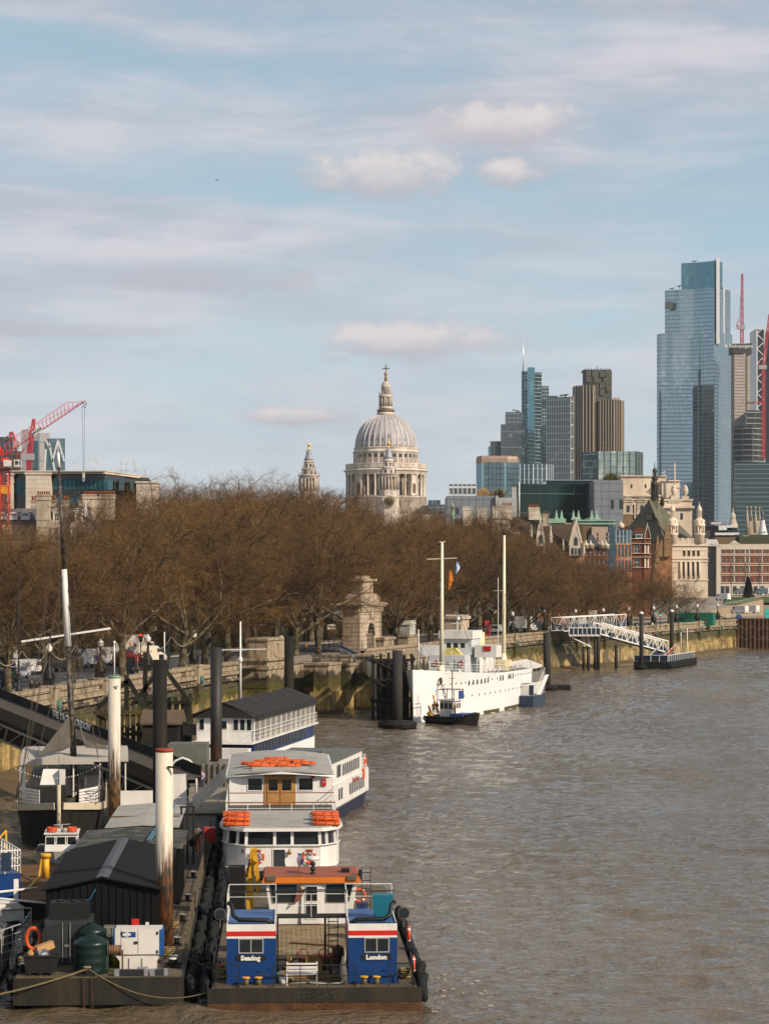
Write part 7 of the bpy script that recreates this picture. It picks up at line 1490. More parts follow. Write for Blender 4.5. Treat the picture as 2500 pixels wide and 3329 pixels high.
def rails(m,pts,h_=1.,n=3,step=1.5,r=.03):
 for a,b in zip(pts,pts[1:]):
  a,b=Vector(a),Vector(b);L=(b-a).length;k=max(1,int(L/step))
  for i in range(k+1):p=a+(b-a)*i/k;m.bar(p,p+Vector((0,0,h_)),r*1.3)
  for j in range(1,n+1):z=Vector((0,0,h_*j/n));m.bar(a+z,b+z,r*(1.4 if j==n else 1))
 return m
def ring(T,c,Rr,axis='y',r=None,nm='lifebuoy'):
 r=r or Rr*.24;m=MB();m.torus(c,Rr,r,axis,20,7);m.mat(1)
 for q in range(4):
  a=math.pi/4+q*math.pi/2;p=(math.cos(a)*Rr,math.sin(a)*Rr);cc={'y':(c[0]+p[0],c[1],c[2]+p[1]),'x':(c[0],c[1]+p[0],c[2]+p[1])}[axis];tt={'y':(-math.sin(a),0,math.cos(a)),'x':(0,-math.sin(a),math.cos(a))}[axis]
  m.tube([Vector(cc)-Vector(tt)*Rr*.16,Vector(cc)+Vector(tt)*Rr*.16],r*1.08,7)
 return m.build(nm,[M('lifebuoy_orange',(196,78,36)),WHT],T)
T=thing('white_ship','large white former naval sloop with two tall cream masts moored by the river wall','ship',(3.6,281,0),-.274);SHIP=T
ST_=[(0,.05,.02,6.55,-.4),(2.5,1.4,.5,6.4,-.3),(6,2.8,1.5,6.15,-.15),(11,3.9,2.8,5.85,0),(18,4.8,4.1,5.5,0),(28,5.3,5.0,5.2,0),(40,5.35,5.2,5.1,0),(45.5,5.35,5.2,5.1,0)]
hull(ST_,-.8).build('hull',WH2,T)
S2=[(45.5,5.35,5.2,3.0,0),(52,5.1,4.7,2.9,0),(57.5,4.4,3.4,2.9,0),(61.5,3.4,1.5,3.0,.5),(64,2.1,.4,3.1,1.0),(65,.6,.1,3.2,1.4)]
hull(S2,-.8).build('stern_hull',WH2,T);deckplate(S2).build('stern_deck',DECK,T);deckplate(ST_,-.25).build('foredeck',M('green_deck',(84,100,84),.7,var=.1),T)
m=MB();m.add([(-5.3,45.5,2.9),(5.3,45.5,2.9),(5.3,45.5,5.1),(-5.3,45.5,5.1)],[(0,1,2,3)]);m.build('bulkhead',WHT,T)
m=MB();pts=[(x*1.0,y,z)for(x,y,z)in((5.3,46,5.0),(5.1,52,4.9),(4.4,58,4.9),(3.3,62.5,4.9),(1.2,66.5,4.9))];cen=[(0,p[1],5.6)for p in pts];Lp=[(-x,y,z)for x,y,z in pts];n=5
m.add(pts+cen+Lp,[(i,i+1,n+i+1,n+i)for i in range(n-1)]+[(n+i,n+i+1,2*n+i+1,2*n+i)for i in range(n-1)]);m.build('stern_awning',M('awning_white',(214,206,196),.8,var=.06),T)
m=MB();rails(m,[(x*1.0,y,3.0)for x,y,_ in pts],1.9,5,2.2,.04);m.build('stern_railing',M('rail_grey',(150,146,140),.6),T)
m=MB();m.add([(x-.1,y,3.0)for x,y,_ in pts]+[(x-.1,y,4.4)for x,y,_ in pts],[(i,i+1,6+i,5+i)for i in range(4)]);m.build('side_screen',M('mesh_screen',(120,116,110),.8,var=.2,scale=2),T)
m=MB();[rails(m,[(s*x*.97,y,z)for(y,x,_,z,_)in ST_[1:]],1.05,3,2.2,.035)for s in(1,-1)];m.build('railing',RAILW,T)
def hx(y,z):
 for(y0,d0,w0,z0,_),(y1,d1,w1,z1,_)in zip(ST_+S2[1:],ST_[1:]+S2[1:]):
  if y0<=y<=y1:t=(y-y0)/max(1e-6,y1-y0);zd=z0+(z1-z0)*t;k=((z+.8)/(zd+.8))**1.6;bw=w0+(w1-w0)*t;return bw+(d0+(d1-d0)*t-bw)*k
 return 5.
m=MB();m.tube([(-.02,0,0),(.04,0,0)],[.14,.14],10);pm=m.mesh('porthole',[DGL])
for y in[4.5,6.2,7.8,9.2,10.6,12]+[22,24.5,27,31,33]+list(np.arange(34.5,46,1.7)):put('porthole',pm,T,(hx(y,4.5),y,4.5),-.1)
for y in[9,12.3]+list(np.arange(15,40,2.3)):put('porthole',pm,T,(hx(y,2.7),y,2.7),-.06)
m=MB();m.box(-.02,.03,-.22,.22,-.36,.36);pm=m.mesh('hull_window',[DGL])
for y in(13.2,14.6,16,17.4,18.8,20.2,26,27.2,30.4,31.6,33):put('hull_window',pm,T,(hx(y,4.5)+.01,y,4.5),-.08)
m=MB();m.add([(hx(y,z)+.012,y,z)for z in(0,.42)for y in range(14,45,3)],[(i,i+1,12+i,11+i)for i in range(10)]);m.build('waterline_stain',M('weed_stain',(84,76,40),.8,var=.3),T)
def house(T,x0,x1,y0,y1,z0,z1,mt,name='deckhouse',w=(),wf=WHT,roof=None):
 s=sub(name,T);m=MB()
 ox_=[(a,b)for a,b,_,_ in w];m2=MB()
 facade(s,m,(x0,y0),(x1,y0),z0,z1,ox_,[(w[0][2],w[0][3])]if w else(),.12,(wf,DGL),1,1,.05)
 m.add([(x1,y0,z0),(x1,y1,z0),(x0,y1,z0),(x0,y0,z0),(x1,y0,z1),(x1,y1,z1),(x0,y1,z1),(x0,y0,z1)],[(0,1,5,4),(1,2,6,5),(2,3,7,6),(4,5,6,7)]);m.build('wall',mt,s)
 return s
LG=M('light_grey_paint',(196,198,200),.5,var=.05)
house(T,-2.4,2.4,17,24.5,5.2,7.8,LG,'deckhouse',[(.55,.9,6.5,6.9),(2.1,2.7,6.3,7.3)]);house(T,-2,2.6,24.5,34,5.1,7.4,WHT,'aft_deckhouse')
house(T,-1.6,2.6,20,25,7.8,9.9,LG,'bridge',[(.7+k*.95,1.4+k*.95,8.6,9.4)for k in range(3)]);m=MB();m.box(-1.8,2.8,19.6,25.4,9.9,10.95);m.build('bridge_top',WHT,T)
m=MB();m.box(-4.3,-1.3,19,22,7.55,9.05);m.box(3.,5.9,20,23.2,7.45,9.05);m.build('bridge_wing',WHT,T)
for x,y in((-4.1,19.2),(-3.4,21.8),(3.3,20.2),(4.4,20.2),(5.6,20.3),(5.6,23)):m=MB();m.bar((x,y,5.3),(x,y,7.5),.12);m.build('wing_strut',WHT,T)
m=MB();m.box(4.2,5.2,19.9,20.0,8.3,8.95);m.build('red_box',M('kiosk_red',(170,40,30)),T)
m=MB();m.tube([(1.6,27,7),(1.6,27,10.7)],[1.15,1.1],20);f=m.build('funnel',M('cream_paint',(214,196,150),.5,var=.05),T);m=MB();m.tube([(1.6,27,10.7),(1.6,27,11.2)],[1.2,1.2],20);m.build('funnel_cap',IRON,f)
m=MB();m.box(-.9,1.6,17.6,19.2,7.8,8.1);m.prismY([(-.8,8.1),(1.5,8.1),(.9,8.7),(-.2,8.7)],17.8,19);m.build('covered_boat',M('cream_cover',(206,188,120),.7),T)
CRM=M('cream_mast',(224,214,186),.5,var=.06,scale=1)
m=MB();m.tube([(-.1,14.5,5.6),(-.1,14.8,22.6)],[.3,.17],10);m.lathe([(.9,5.4),(.35,6.6)],4,(-.1,14.5,0));m.bar((-2.1,14.7,20.4),(1.9,14.7,20.55),.13);m.bx(-.1,14.8,22.6,.7,.3,.12);m.build('foremast',CRM,T)
m=MB();m.tube([(0,50.8,5),(0,51.2,24.2)],[.33,.17],10);m.lathe([(.9,4.8),(.4,7)],4,(0,50.8,0));m.build('mainmast',CRM,T);m=MB();m.bx(0,51.2,24.2,.5,.3,.3);m.build('mast_cap',IRON,T)
m=MB()
for a,b in(((-.1,14.7,20.2),(-4,17,5.8)),((-.1,14.7,20.2),(4,18,5.6)),((-1.6,14.7,20.4),(-3.6,20,7.9)),((1.7,14.7,20.4),(2.2,20,10.5)),((.9,14.7,20.4),(1.2,19,10.6)),((0,51,22),(5,56,5)),((0,51,22),(-5,56,5)),((0,51,16),(4.8,48,5.1)),((-.1,14.6,18),(0,.5,6.6))):m.bar(a,b,.045)
m.build('rigging',M('rigging_wire',(70,60,50),.7,var=0),T)
m=MB();m.tube([(.4,21,10.9),(.4,21,12.9)],.09,6);m.bar((-1.2,21,13.0),(2,21,13.0),.14);m.bar((-.4,21,11.9),(1,21,11.9),.1);m.lathe([(.1,12.3),(.28,12.4),(.25,12.7),(.1,12.8)],8,(.5,21,0));m.tube([(3.,34,7.4),(3.,34,18)],.05,5);m.bar((2.3,34,16.2),(3.7,34,16.2),.05);m.tube([(-.2,3.2,6.3),(-.2,3.2,11.5)],.07,6);m.bar((.1,3.4,9.5),(.9,5.5,6.3),.06);m.build('radar_mast',RAILW,T)
for x in(-1.45,1.9):ring(T,(x,16.9,6.75),.33)
for c,x,z0,z1,nm in(((214,130,20),.9,16.3,19.0,'red and gold'),((60,130,190),1.85,18.4,20.1,'blue')):
 m=MB();m.add([(x,14.7,z1),(x+.35,14.75,z1-.15),(x+.1,14.72,z0+.3),(x-.1,14.7,z0),(x+.45,14.9,(z0+z1)/2)],[(0,3,2,4),(0,4,1)]);m.build('flag',M('flag_%d'%c[0],c,.8,var=.6,scale=1.4,dirt=(150,30,20)if c[0]>100 else(230,230,230),dirt_amt=.9,dscale=2.0),T)
def chain(T,a,b,s=.2,nm='chain',mt=CHN,sag=0):
 a,b=Vector(a),Vector(b);L=(b-a).length;n=int(L/(s*1.5));m=MB()
 for k in range(n):
  p=a+(b-a)*((k+.5)/n);p.z-=sag*4*(k/n)*(1-k/n)
  m.torus(tuple(p),s*.5,s*.16,'y'if k%2 else 'x',8,4,1.6)
 return m.build(nm,mt,T)
chain(T,(2.35,4.6,4.9),(4.1,2.6,.4),.32);m=MB();m.torus((2.3,4.7,5.0),.35,.12,'x',12,5);m.build('hawse_pipe',CHN,T)
person('person in black standing on the white ship foredeck by the mast',(3.6+.963*1.6+.271*14.6,281-.271*1.6+.963*14.6,5.55),1.5,'phone')
T=thing('kiosk_float','small grey pontoon with a slatted white kiosk moored against the white ship','pontoon',(X(1700,316),316,0),-.3)
m=MB();m.box(-1.6,1.6,-.6,7,-.2,1.5);m.build('hull',NAVY,T);m=MB();m.box(-1.5,.6,.2,2.6,1.5,3.1)
for k in range(7):m.box(-1.53,.63,.16,.2,1.6+k*.21,1.72+k*.21)
m.build('kiosk',WHT,T);m=MB();m.box(-1.45,.55,.3,2.5,3.1,3.15);m.build('kiosk_roof',IRON,T);m=MB();m.box(.8,1.5,.1,.16,1.6,3);m.build('notice_board',NAVY,T);m=MB();rails(m,[(1.55,0,1.5),(1.55,6.8,1.5),(-1.5,6.8,1.5)],1.1,3,1.2,.03);m.add([(1.5,2,1.6),(1.5,7,4.2),(2.1,7,4.2),(2.1,2,1.6)],[(0,1,2,3)]);rails(m,[(1.5,2,1.7),(1.5,7,4.2)],1,2,1,.03);m.build('railing',RAILW,T);ring(T,(1.7,4.5,2.4),.33,'x')
T=thing('workboat','small black tug with blue cabin stripe and yellow gear at the white ship bow','tug',(X(1470,279),278.5,0),1.05)
st=[(-3.4,.3,.1,1.5,-.3),(-2.4,1.2,.8,1.25,-.1),(-.8,1.6,1.3,1.0,0),(1.5,1.6,1.3,.9,0),(3.2,1.4,1.0,.95,0)]
hull(st,-.4).build('hull',BLK,T);deckplate(st,-.15).build('deck',DECK,T);m=MB();[m.torus((s*1.62,y,.7),.25,.1,'x',10,5)for s in(-1,1)for y in np.arange(-1.6,3,.5)];m.build('tyre_fender',TYRE,T)
m=MB();m.box(-1.55,1.55,-2.2,-.5,1.0,1.35);m.build('blue_bulwark',M('boat_blue',(40,66,130),.5),T)
house(T,-1.,1.,-.7,1.2,.9,2.9,WHT,'wheelhouse',[(.1,.7,1.9,2.6),(.8,1.3,1.9,2.6),(1.4,1.9,1.9,2.6)]);m=MB();[m.box(1.0,1.02,-.5+k*.6,-.05+k*.6,1.9,2.6)for k in range(3)];[m.box(-1.02,-1.0,-.5+k*.6,-.05+k*.6,1.9,2.6)for k in range(3)];m.build('side_window',DGL,T)
m=MB();m.box(-1.3,1.3,-1.,1.5,2.9,3.05);m.build('roof',WHT,T);m=MB();rails(m,[(-1.2,-.9,3.05),(1.2,-.9,3.05),(1.2,1.4,3.05),(-1.2,1.4,3.05),(-1.2,-.9,3.05)],1.2,1,2.4,.05);m.tube([(0,0,3),(0,0,6.6)],.06,6);m.bar((-.7,0,5.6),(.7,0,5.6),.06);m.build('mast_frame',IRON,T)
m=MB();m.box(-1.2,-.1,-.92,-.9,3.1,4.1);m.build('white_banner',WHT,T);m=MB();m.box(-.1,1.2,-.93,-.91,3.1,4.1);m.build('blue_banner',M('boat_blue',(40,66,130)),T);m=MB();m.bar((.5,2,1),(1.2,3.4,3.4),.14);m.bar((-.6,2.6,1),(-.2,3.2,2.2),.2);m.tube([(-.8,2.2,.95),(-.8,3,1.3)],.25,8);m.build('deck_crane',M('machine_yellow',(206,150,30),.5),T)
for q,(x,y,tp,lb)in enumerate(((-.7,2.2,(196,120,30),'crew member in orange on the small tug aft deck'),(.9,2.6,(40,40,60),'crew member in dark clothing at the small tug stern'),(-1.2,-1.0,(200,150,40),'crew member in yellow at the small tug bow'))):
 a=1.05;person(lb,(X(1470,279)+x*math.cos(a)-y*math.sin(a),278.5+x*math.sin(a)+y*math.cos(a),.95),q,'stand',tp)
TIM=M('tarred_timber',(24,21,16),.9,var=.4,scale=1.5,dirt=(66,62,30),dirt_amt=.4)
def dolphin(name,label,x0,x1,D0,D1,z1,nx,ny,caps=True,mt=TIM):
 T=thing(name,label,'timber dolphin',(x0,D0,0));w,d=x1-x0,D1-D0
 for i in range(nx):
  for j in range(ny):
   if 0<i<nx-1 and 0<j<ny-1:continue
   m=MB();x,y=w*i/(nx-1),d*j/(ny-1);m.bar((x,y,-1),(x,y,z1-(i*7+j*3)%4*.15),.34);m.build('post',mt,T)
 for z in(z1*.3,z1*.62,z1*.93):
  m=MB();m.bar((-.2,-.2,z),(w+.2,-.2,z),.3);m.bar((w+.2,-.2,z+.01),(w+.2,d+.2,z+.01),.3);m.bar((-.2,-.2,z+.01),(-.2,d+.2,z+.01),.3);m.bar((0,-.25,z),(w,-.25,max(0,z-z1*.3)),.22);m.build('beam',mt,T)
 return T
dolphin('timber_dolphin','black tarred timber dolphin between the terrace pier and the white ship bow',X(1212,288),X(1340,288),286,296,8.2,6,3);m=MB();m.box(.5,4.6,1,9,-1,7.4);m.build('inner_boarding',TIM,bpy.data.objects['timber_dolphin'])
T=thing('ship_gangway','white sided gangway with blue handrail sloping from the terrace towards the white ship','gangway',(0,0,0));a,b=P(1105,2118,322),P(1262,2196,296);d=(b-a);s=Vector((d.y,-d.x,0)).normalized()*.0
def slab(a,b,z0,z1,t=.08,dy=0):a,b=Vector(a),Vector(b);q=Vector((0,dy,0));o=Vector((0,t,0));z0,z1=Vector((0,0,z0)),Vector((0,0,z1));return MB().add([a+q+z0,b+q+z0,b+q+z1,a+q+z1,a+q+o+z0,b+q+o+z0,b+q+o+z1,a+q+o+z1],[(0,1,2,3),(7,6,5,4),(3,2,6,7),(0,4,5,1),(1,5,6,2),(4,0,3,7)])
slab(a,b,-.9,.6).build('side_panel',WHT,T);slab(a,b,.6,.95,.3,-.1).build('handrail',M('blue_handrail',(46,98,136),.5),T);slab(a,b,-1.5,-.95,1.6).build('floor_beam',WHT,T);slab(a,b,-.9,.6,.08,1.5).build('far_panel',WHT,T)
q=a+d*.52;lettering('WELLINGTON',.95,M('sign_black',(24,24,24)),T,(q.x,q.y-.03,q.z-1.22),(R(90),math.atan2(-d.z,d.x),math.atan2(d.y,d.x)),sx=.95,bold=.02)
# ================================================================ NEAR BOATS
NB=M('barge_blue',(14,54,108),.4,var=.08,scale=2,dirt=(16,40,80),dirt_amt=.3);SRED=M('stripe_red',(196,36,26),.4,var=.05);YEL=M('bollard_yellow',(214,160,36),.5,var=.1);HULLB=M('barge_hull_black',(32,30,24),.6,var=.3,scale=1.5,dirt=(66,52,30),dirt_amt=.5,streak=1,dscale=1.2,bump=.2);RUST=M('rusty_waterline',(78,50,24),.8,var=.4,scale=2)
def bollards(T,x,y,z,cap,mt=BLK,n=2,g=.45,nm='bollard'):
 b=sub(nm,T);m=MB();m.box(x-.35,x+.35+g*(n-1),y-.2,y+.2,z,z+.06);[m.tube([(x+g*k,y,z),(x+g*k,y,z+.34)],[.12,.12],12)for k in range(n)];m.build('post',mt,b)
 m=MB();[m.tube([(x+g*k,y,z+.34),(x+g*k,y,z+.39)],[.17,.17],12)for k in range(n)];m.build('cap',cap,b)
def rope(a,b,sag,label,T=None,r=.022,n=14,nm='mooring_rope',mt=ROPE):
 a,b=Vector(a),Vector(b);pts=[a+(b-a)*t-Vector((0,0,sag*4*t*(1-t)))for t in np.linspace(0,1,n)];m=MB();m.tube(pts,r,5);o=m.build(nm,mt,T)
 if not T:tag(o,label,'rope')
 return o
rty=random.Random(9)
def tyres(T,x,ys,z,sc=1.):
 for i,y in enumerate(ys):o=put('tyre_fender',tyre,T,(x+rty.uniform(-.05,.05),y+rty.uniform(-.12,.12),z+rty.uniform(-.16,.16)),0,sc*rty.uniform(.68,.95));o.rotation_euler=(0,rty.uniform(-.25,.25),rty.uniform(-.3,.3))
def wallwin(T,x0,x1,y,z0,z1,mt=DGL,fr=.04,nm='window',fm=RAILW,nx=1):
 s=sub(nm,T);m=MB();m.box(x0,x1,y-.015,y+.01,z0,z1);m.build('pane',mt,s);m=MB();m.box(x0-fr,x0,y-.035,y,z0-fr,z1+fr);m.box(x1,x1+fr,y-.035,y,z0-fr,z1+fr);m.box(x0,x1,y-.035,y,z0-fr,z0);m.box(x0,x1,y-.035,y,z1,z1+fr)
 for i in range(1,nx):x=x0+(x1-x0)*i/nx;m.box(x-.02,x+.02,y-.03,y,z0,z1)
 m.build('frame',fm,s)
PO=(-8.4,94.9,0);PR=.052
def pw(x,y,z):c,s=math.cos(PR),math.sin(PR);return(PO[0]+x*c-y*s,PO[1]+x*s+y*c,z)
T=thing('work_pontoon','long black steel work pontoon with sheds, chains and a tyre lined edge at lower left','pontoon',PO,PR)
m=MB();m.box(-7.1,0,0,78,.12,1.25);m.box(-6.4,-.5,.4,78,-.5,.12);m.build('hull',HULLB,T);m=MB();m.box(-7.,-.1,.05,77.9,1.24,1.3);m.build('deck',DECK,T)
tyres(T,.3,np.arange(.8,60,.95),.75,.95);tyres(T,-7.3,np.arange(1,18,1.1),.7);m=MB()
for k in range(34):y=3.5+k*1.5;m.bar((-.12,y,1.3),(-.12,y,2.35),.045);m.bar((-.2,y+.3,1.3),(-.2,y+.3,2.15),.035)
m.build('stanchion',M('stanchion_steel',(110,98,78),.6,var=.2),T);m=MB();m.bar((-.12,3.5,2.0),(-.12,53,2.0),.03);m.bar((-.12,3.5,1.65),(-.12,53,1.65),.03);m.build('guard_chain',CHN,T)
for x,y in((-6.8,1.3),(-6.75,2.0),(-.55,2.2),(-.5,2.9)):bollards(T,x,y,1.3,WHT,n=1)
for y in(8,15,22,31):bollards(T,-.6,y,1.3,GREYR,n=1)
bollards(T,-4.05,.25,1.3,M('bollard_stone',(140,124,96),.7),n=1)
for x in(-4.2,-3.85):chain(T,(x,-.05,1.3),(x+.05,-.1,.0),.1)
rope(pw(-4.1,.1,1.62),(-19,93.6,.35),.25,'pale mooring rope from the centre bollard to the lower left edge');rope(pw(-4.0,.1,1.6),(-19,93.4,.25),.2,'second pale mooring rope just below the first at lower left');rope(pw(-3.95,.1,1.6),(-6.9,94.2,.9),.75,'slack rope drooping between the pontoon and the blue barge')
CORR=M('charcoal_corrugated',(20,20,20),.85,spec=.15,var=.12,scale=.8);ROOFK=M('charcoal_roof',(25,24,21),.9,spec=.15,var=.1,scale=1.5)
def shed(label,y0,y1,x0,x1,ze,za,rmat,ridge=True,cat='shed'):
 T=thing('dark_shed',label,cat,pw(0,y0,0),PR);L=y1-y0;xm=(x0+x1)/2;m=MB()
 m.prismY([(x0,1.3),(x1,1.3),(x1,ze),(xm,za),(x0,ze)],0,L);m.build('wall',CORR,T)
 r=MB();r.bar((0,0,0),(0,0,1),.04,.05);rm=r.mesh('wall_rib',[CORR])
 n=int((x1-x0)/.3)
 for k in range(1,n):x=x0+(x1-x0)*k/n;put('wall_rib',rm,T,(x,-.02,1.3),0,(1,1,ze-1.3+(za-ze)*(1-abs(x-xm)/(x1-xm))-.08))
 for k in range(1,int(L/.6)):put('wall_rib',rm,T,(x1+.02,k*.6,1.3),0,(1,1,ze-1.35))
 for s,xa in((0,x0-.2),(1,x1+.2)):m=MB();m.add([(xa,-.25,ze-.03),(xm,-.25,za+.03),(xm,L+.1,za+.03),(xa,L+.1,ze-.03),(xa,-.25,ze+.04),(xm,-.25,za+.1),(xm,L+.1,za+.1),(xa,L+.1,ze+.04)],[(0,3,2,1),(4,5,6,7),(0,1,5,4),(2,3,7,6),(3,0,4,7)]);m.build('roof_slope',rmat,T)
 if ridge:m=MB();m.add([(xm-.28,-.3,za+.06),(xm,-.3,za+.13),(xm+.28,-.3,za+.06),(xm-.28,L+.1,za+.06),(xm,L+.1,za+.13),(xm+.28,L+.1,za+.06)],[(0,1,4,3),(1,2,5,4)]);m.build('ridge_cap',M('ridge_flashing',(72,73,76),.6,var=.1),T)
 return T
S1=shed('dark gable roofed shed behind the generator and green tank',5.8,20.5,-6.3,-1.3,4.15,4.65,ROOFK)
m=MB();m.box(-1.9,-1.75,-.12,-.02,2.45,2.7);m.build('outside_light',WHT,S1);m=MB();m.tube([(-4.1,-.1,4.2),(-4.35,-.12,3.75),(-4.7,-.12,3.65)],.025,5);m.build('blue_cable',M('cable_blue',(30,110,140),.5),S1)
shed('grey weathered felt roofed shed behind the gabled shed',20.8,28.5,-6.1,-1.0,4.2,4.35,M('weathered_felt',(48,49,43),.85,var=.15,scale=1,dirt=(140,136,120),dirt_amt=.35,dscale=1.2),False)
T=shed('pale grey roofed cabin with blue pipes in front of the gangway',31.5,43,-5.3,-1.6,4.1,4.18,GREYR,False,'cabin')
m=MB();[m.tube([(-2.3+k*.12,-.3,4.3),(-2.3+k*.12,11,4.3)],.05,5)for k in range(3)];m.build('blue_pipe',M('pipe_blue',(70,124,150),.5),T);wallwin(T,-1.95,-1.65,-.03,2.9,3.4);m=MB();[m.bar((-.8-k*.35,6,1.3),(-.8-k*.35,6,4.6),.12)for k in range(3)];m.bar((-1.6,6,4.6),(-.7,6,4.6),.1);m.build('door_frame',IRON,T)
m=MB();[m.tube([pw(-2.6+k*.14,20.8,4.62),pw(-2.5+k*.14,31.5,4.35)],.045,5)for k in range(2)];tag(m.build('pipe_run',M('pipe_blue',(1,1,1))),'pair of light blue pipes laid along the shed roofs','pipes')
GT=M('generator_white',(214,208,198),.4,var=.04,dirt=(180,168,150),dirt_amt=.3);BLU=M('generator_blue',(24,78,140),.4)
T=thing('generator','white and blue boxed generator set with logo panel on the pontoon','generator',pw(-2.0,1.7,1.3),PR)
m=MB();m.box(-1.,1.,0,1.1,.62,1.72);m.prismY([(-.78,0),(.78,0),(.78,.35),(1.,.62),(-1.,.62),(-.78,.35)],.05,1.05);m.build('casing',GT,T)
m=MB();m.box(-1.05,-.98,-.03,1.12,.6,1.72);m.box(.92,1.06,-.03,1.12,.6,1.7);m.build('blue_corner',BLU,T);m=MB();m.box(-.7,-.1,-.02,0,1.38,1.6);lp=m.build('logo_panel',BLU,T)
m=MB();m.torus((-.48,-.03,1.49),.1,.012,'y',20,4,.9);m.bar((-.58,-.03,1.49),(-.38,-.03,1.49),.015);m.torus((-.48,-.03,1.49),.05,.01,'y',14,4,1.8);m.build('globe_logo',WHT,lp);lettering('SDMO',.12,WHT,lp,(-.48,-.045,1.49),(R(90),0,0),bold=.01)
m=MB();[m.box(x-.005,x+.005,-.012,0,.64,1.7)for x in(0,-.72)];m.box(-.9,.9,-.012,0,.63,.64);m.build('door_seam',IRON,T);m=MB();[m.box(x-.035,x+.035,-.04,0,z-.06,z+.06)for x,z in((-.68,1.55),(-.68,.75),(.82,1.55),(.82,.75))];m.box(-.16,-.02,-.05,0,1.1,1.2);m.build('latch',IRON,T);m=MB();[m.bar((x,-.0,.05),(x,-.0,.5),.03)for x in(-.35,.2)];m.build('skid_rib',GT,T)
GRT=M('tank_green',(14,34,29),.35,var=.12,scale=2)
for lab,x,y,r,h in(('large dark green ribbed water tank beside the generator',-3.95,1.15,.74,1.32),('second green tank half hidden behind the large one',-4.05,2.9,.6,1.55)):
 T=thing('water_tank',lab,'tank',pw(x,y,1.3),PR);m=MB();m.lathe([(r,0)]+[(r*(1.0 if k%4 else 1.03),.12+k*(h-.2)/12)for k in range(13)]+[(r*.98,h),(r*.7,h+.14),(r*.3,h+.22),(r*.28,h+.28),(.02,h+.29)],28);m.build('body',GRT,T)
T=thing('waste_skip','dark wheeled skip heaped with cardboard and rubbish sacks','skip',pw(-6.0,.75,1.3),PR);m=MB();m.loft([[(-.6,-.4,.12),(.6,-.4,.12),(.6,.4,.12),(-.6,.4,.12)],[(-.72,-.5,.85),(.72,-.5,.85),(.72,.5,.85),(-.72,.5,.85)],[(-.66,-.44,.85),(.66,-.44,.85),(.66,.44,.85),(-.66,.44,.85)],[(-.6,-.4,.6),(.6,-.4,.6),(.6,.4,.6),(-.6,.4,.6)]]);m.box(-.76,.76,-.54,-.5,.8,.88);[m.box(x-.05,x+.05,-.43,-.38,.05,.2)for x in(-.45,0,.45)];m.build('body',M('skip_dark',(30,29,26),.7,var=.2,scale=3),T)
CARD=M('cardboard',(176,134,86),.85,var=.15,scale=3)
for nm,lab,c,pos,dims,rz in(('cardboard_box','folded cardboard box on top of the skip',(.18,0,1.0),0,(.75,.35,.3),.5),('paper_sack','buff paper sack at the left of the skip',(-.42,-.1,.72),0,(.34,.34,.34),0),('rubbish_bag','blue and white rubbish bag in the middle of the skip',(.05,-.15,.72),0,(.6,.4,.4),.2)):
 m=MB();a,b,d=dims
 m.box(-a/2,a/2,-b/2,b/2,0,d)if 'box'in nm else m.lathe([(a*.3,0),(a*.52,d*.25),(a*.55,d*.55),(a*.3,d*.9),(a*.08,d)],9,sy=.8)
 o=m.build(nm,CARD if 'bag'not in nm else M('bag_blue',(50,60,90),.5,var=.3,scale=4,dirt=(200,196,190),dirt_amt=.8,dscale=4));x,y,z=pw(-6.0+c[0],.75+c[1],1.3+c[2]);o.location=(x,y,z);o.rotation_euler=(0,-.3 if 'box'in nm else 0,rz);tag(o,lab,nm.replace('_',' '))
T=thing('steel_container','dark grey steel container with lever doors behind the skip','container',pw(-5.1,2.9,1.3),PR);m=MB();m.box(-.98,.98,0,2.3,0,1.9);m.build('body',M('container_grey',(50,51,52),.6,var=.15),T);m=MB();[m.box(x-.42,x+.42,-.03,0,.15,1.75)for x in(-.5,.5)];m.build('door',M('container_door',(40,41,42),.6,var=.15),T);m=MB();[m.bar((x,-.06,.1),(x,-.06,1.85),.03)for x in(-.2,.12)];m.box(-.12,.06,-.07,-.04,.8,.9);m.build('lock_rod',M('galvanised',(150,150,148),.5,.4),T)
m=MB();m.box(-.9,.75,.1,1.2,0,.72);[m.tube([(x,.6,.72),(x,.6,.8)],[.16,.14],10)for x in(-.5,.1,.6)];tag(m.build('black_tank',M('black_plastic',(16,16,15),.7),None,pw(-5.0,3.2,3.2),PR),'black plastic tank standing on the grey container','tank')
T=thing('ibc_tote','caged plastic bulk container between the green tank and generator','container',pw(-3.1,3.9,1.3),PR);m=MB();m.box(-.52,.52,-.5,.5,.12,1.5);m.build('bladder',M('milky_plastic',(120,116,92),.5,var=.1),T);m=MB();[m.bar((-.55+k*.22,-.53,.1),(-.55+k*.22,-.53,1.55),.025)for k in range(6)];[m.bar((-.55,-.53,.1+k*.29),(.55,-.53,.1+k*.29),.025)for k in range(6)];m.build('cage',M('galvanised',(1,1,1)),T)
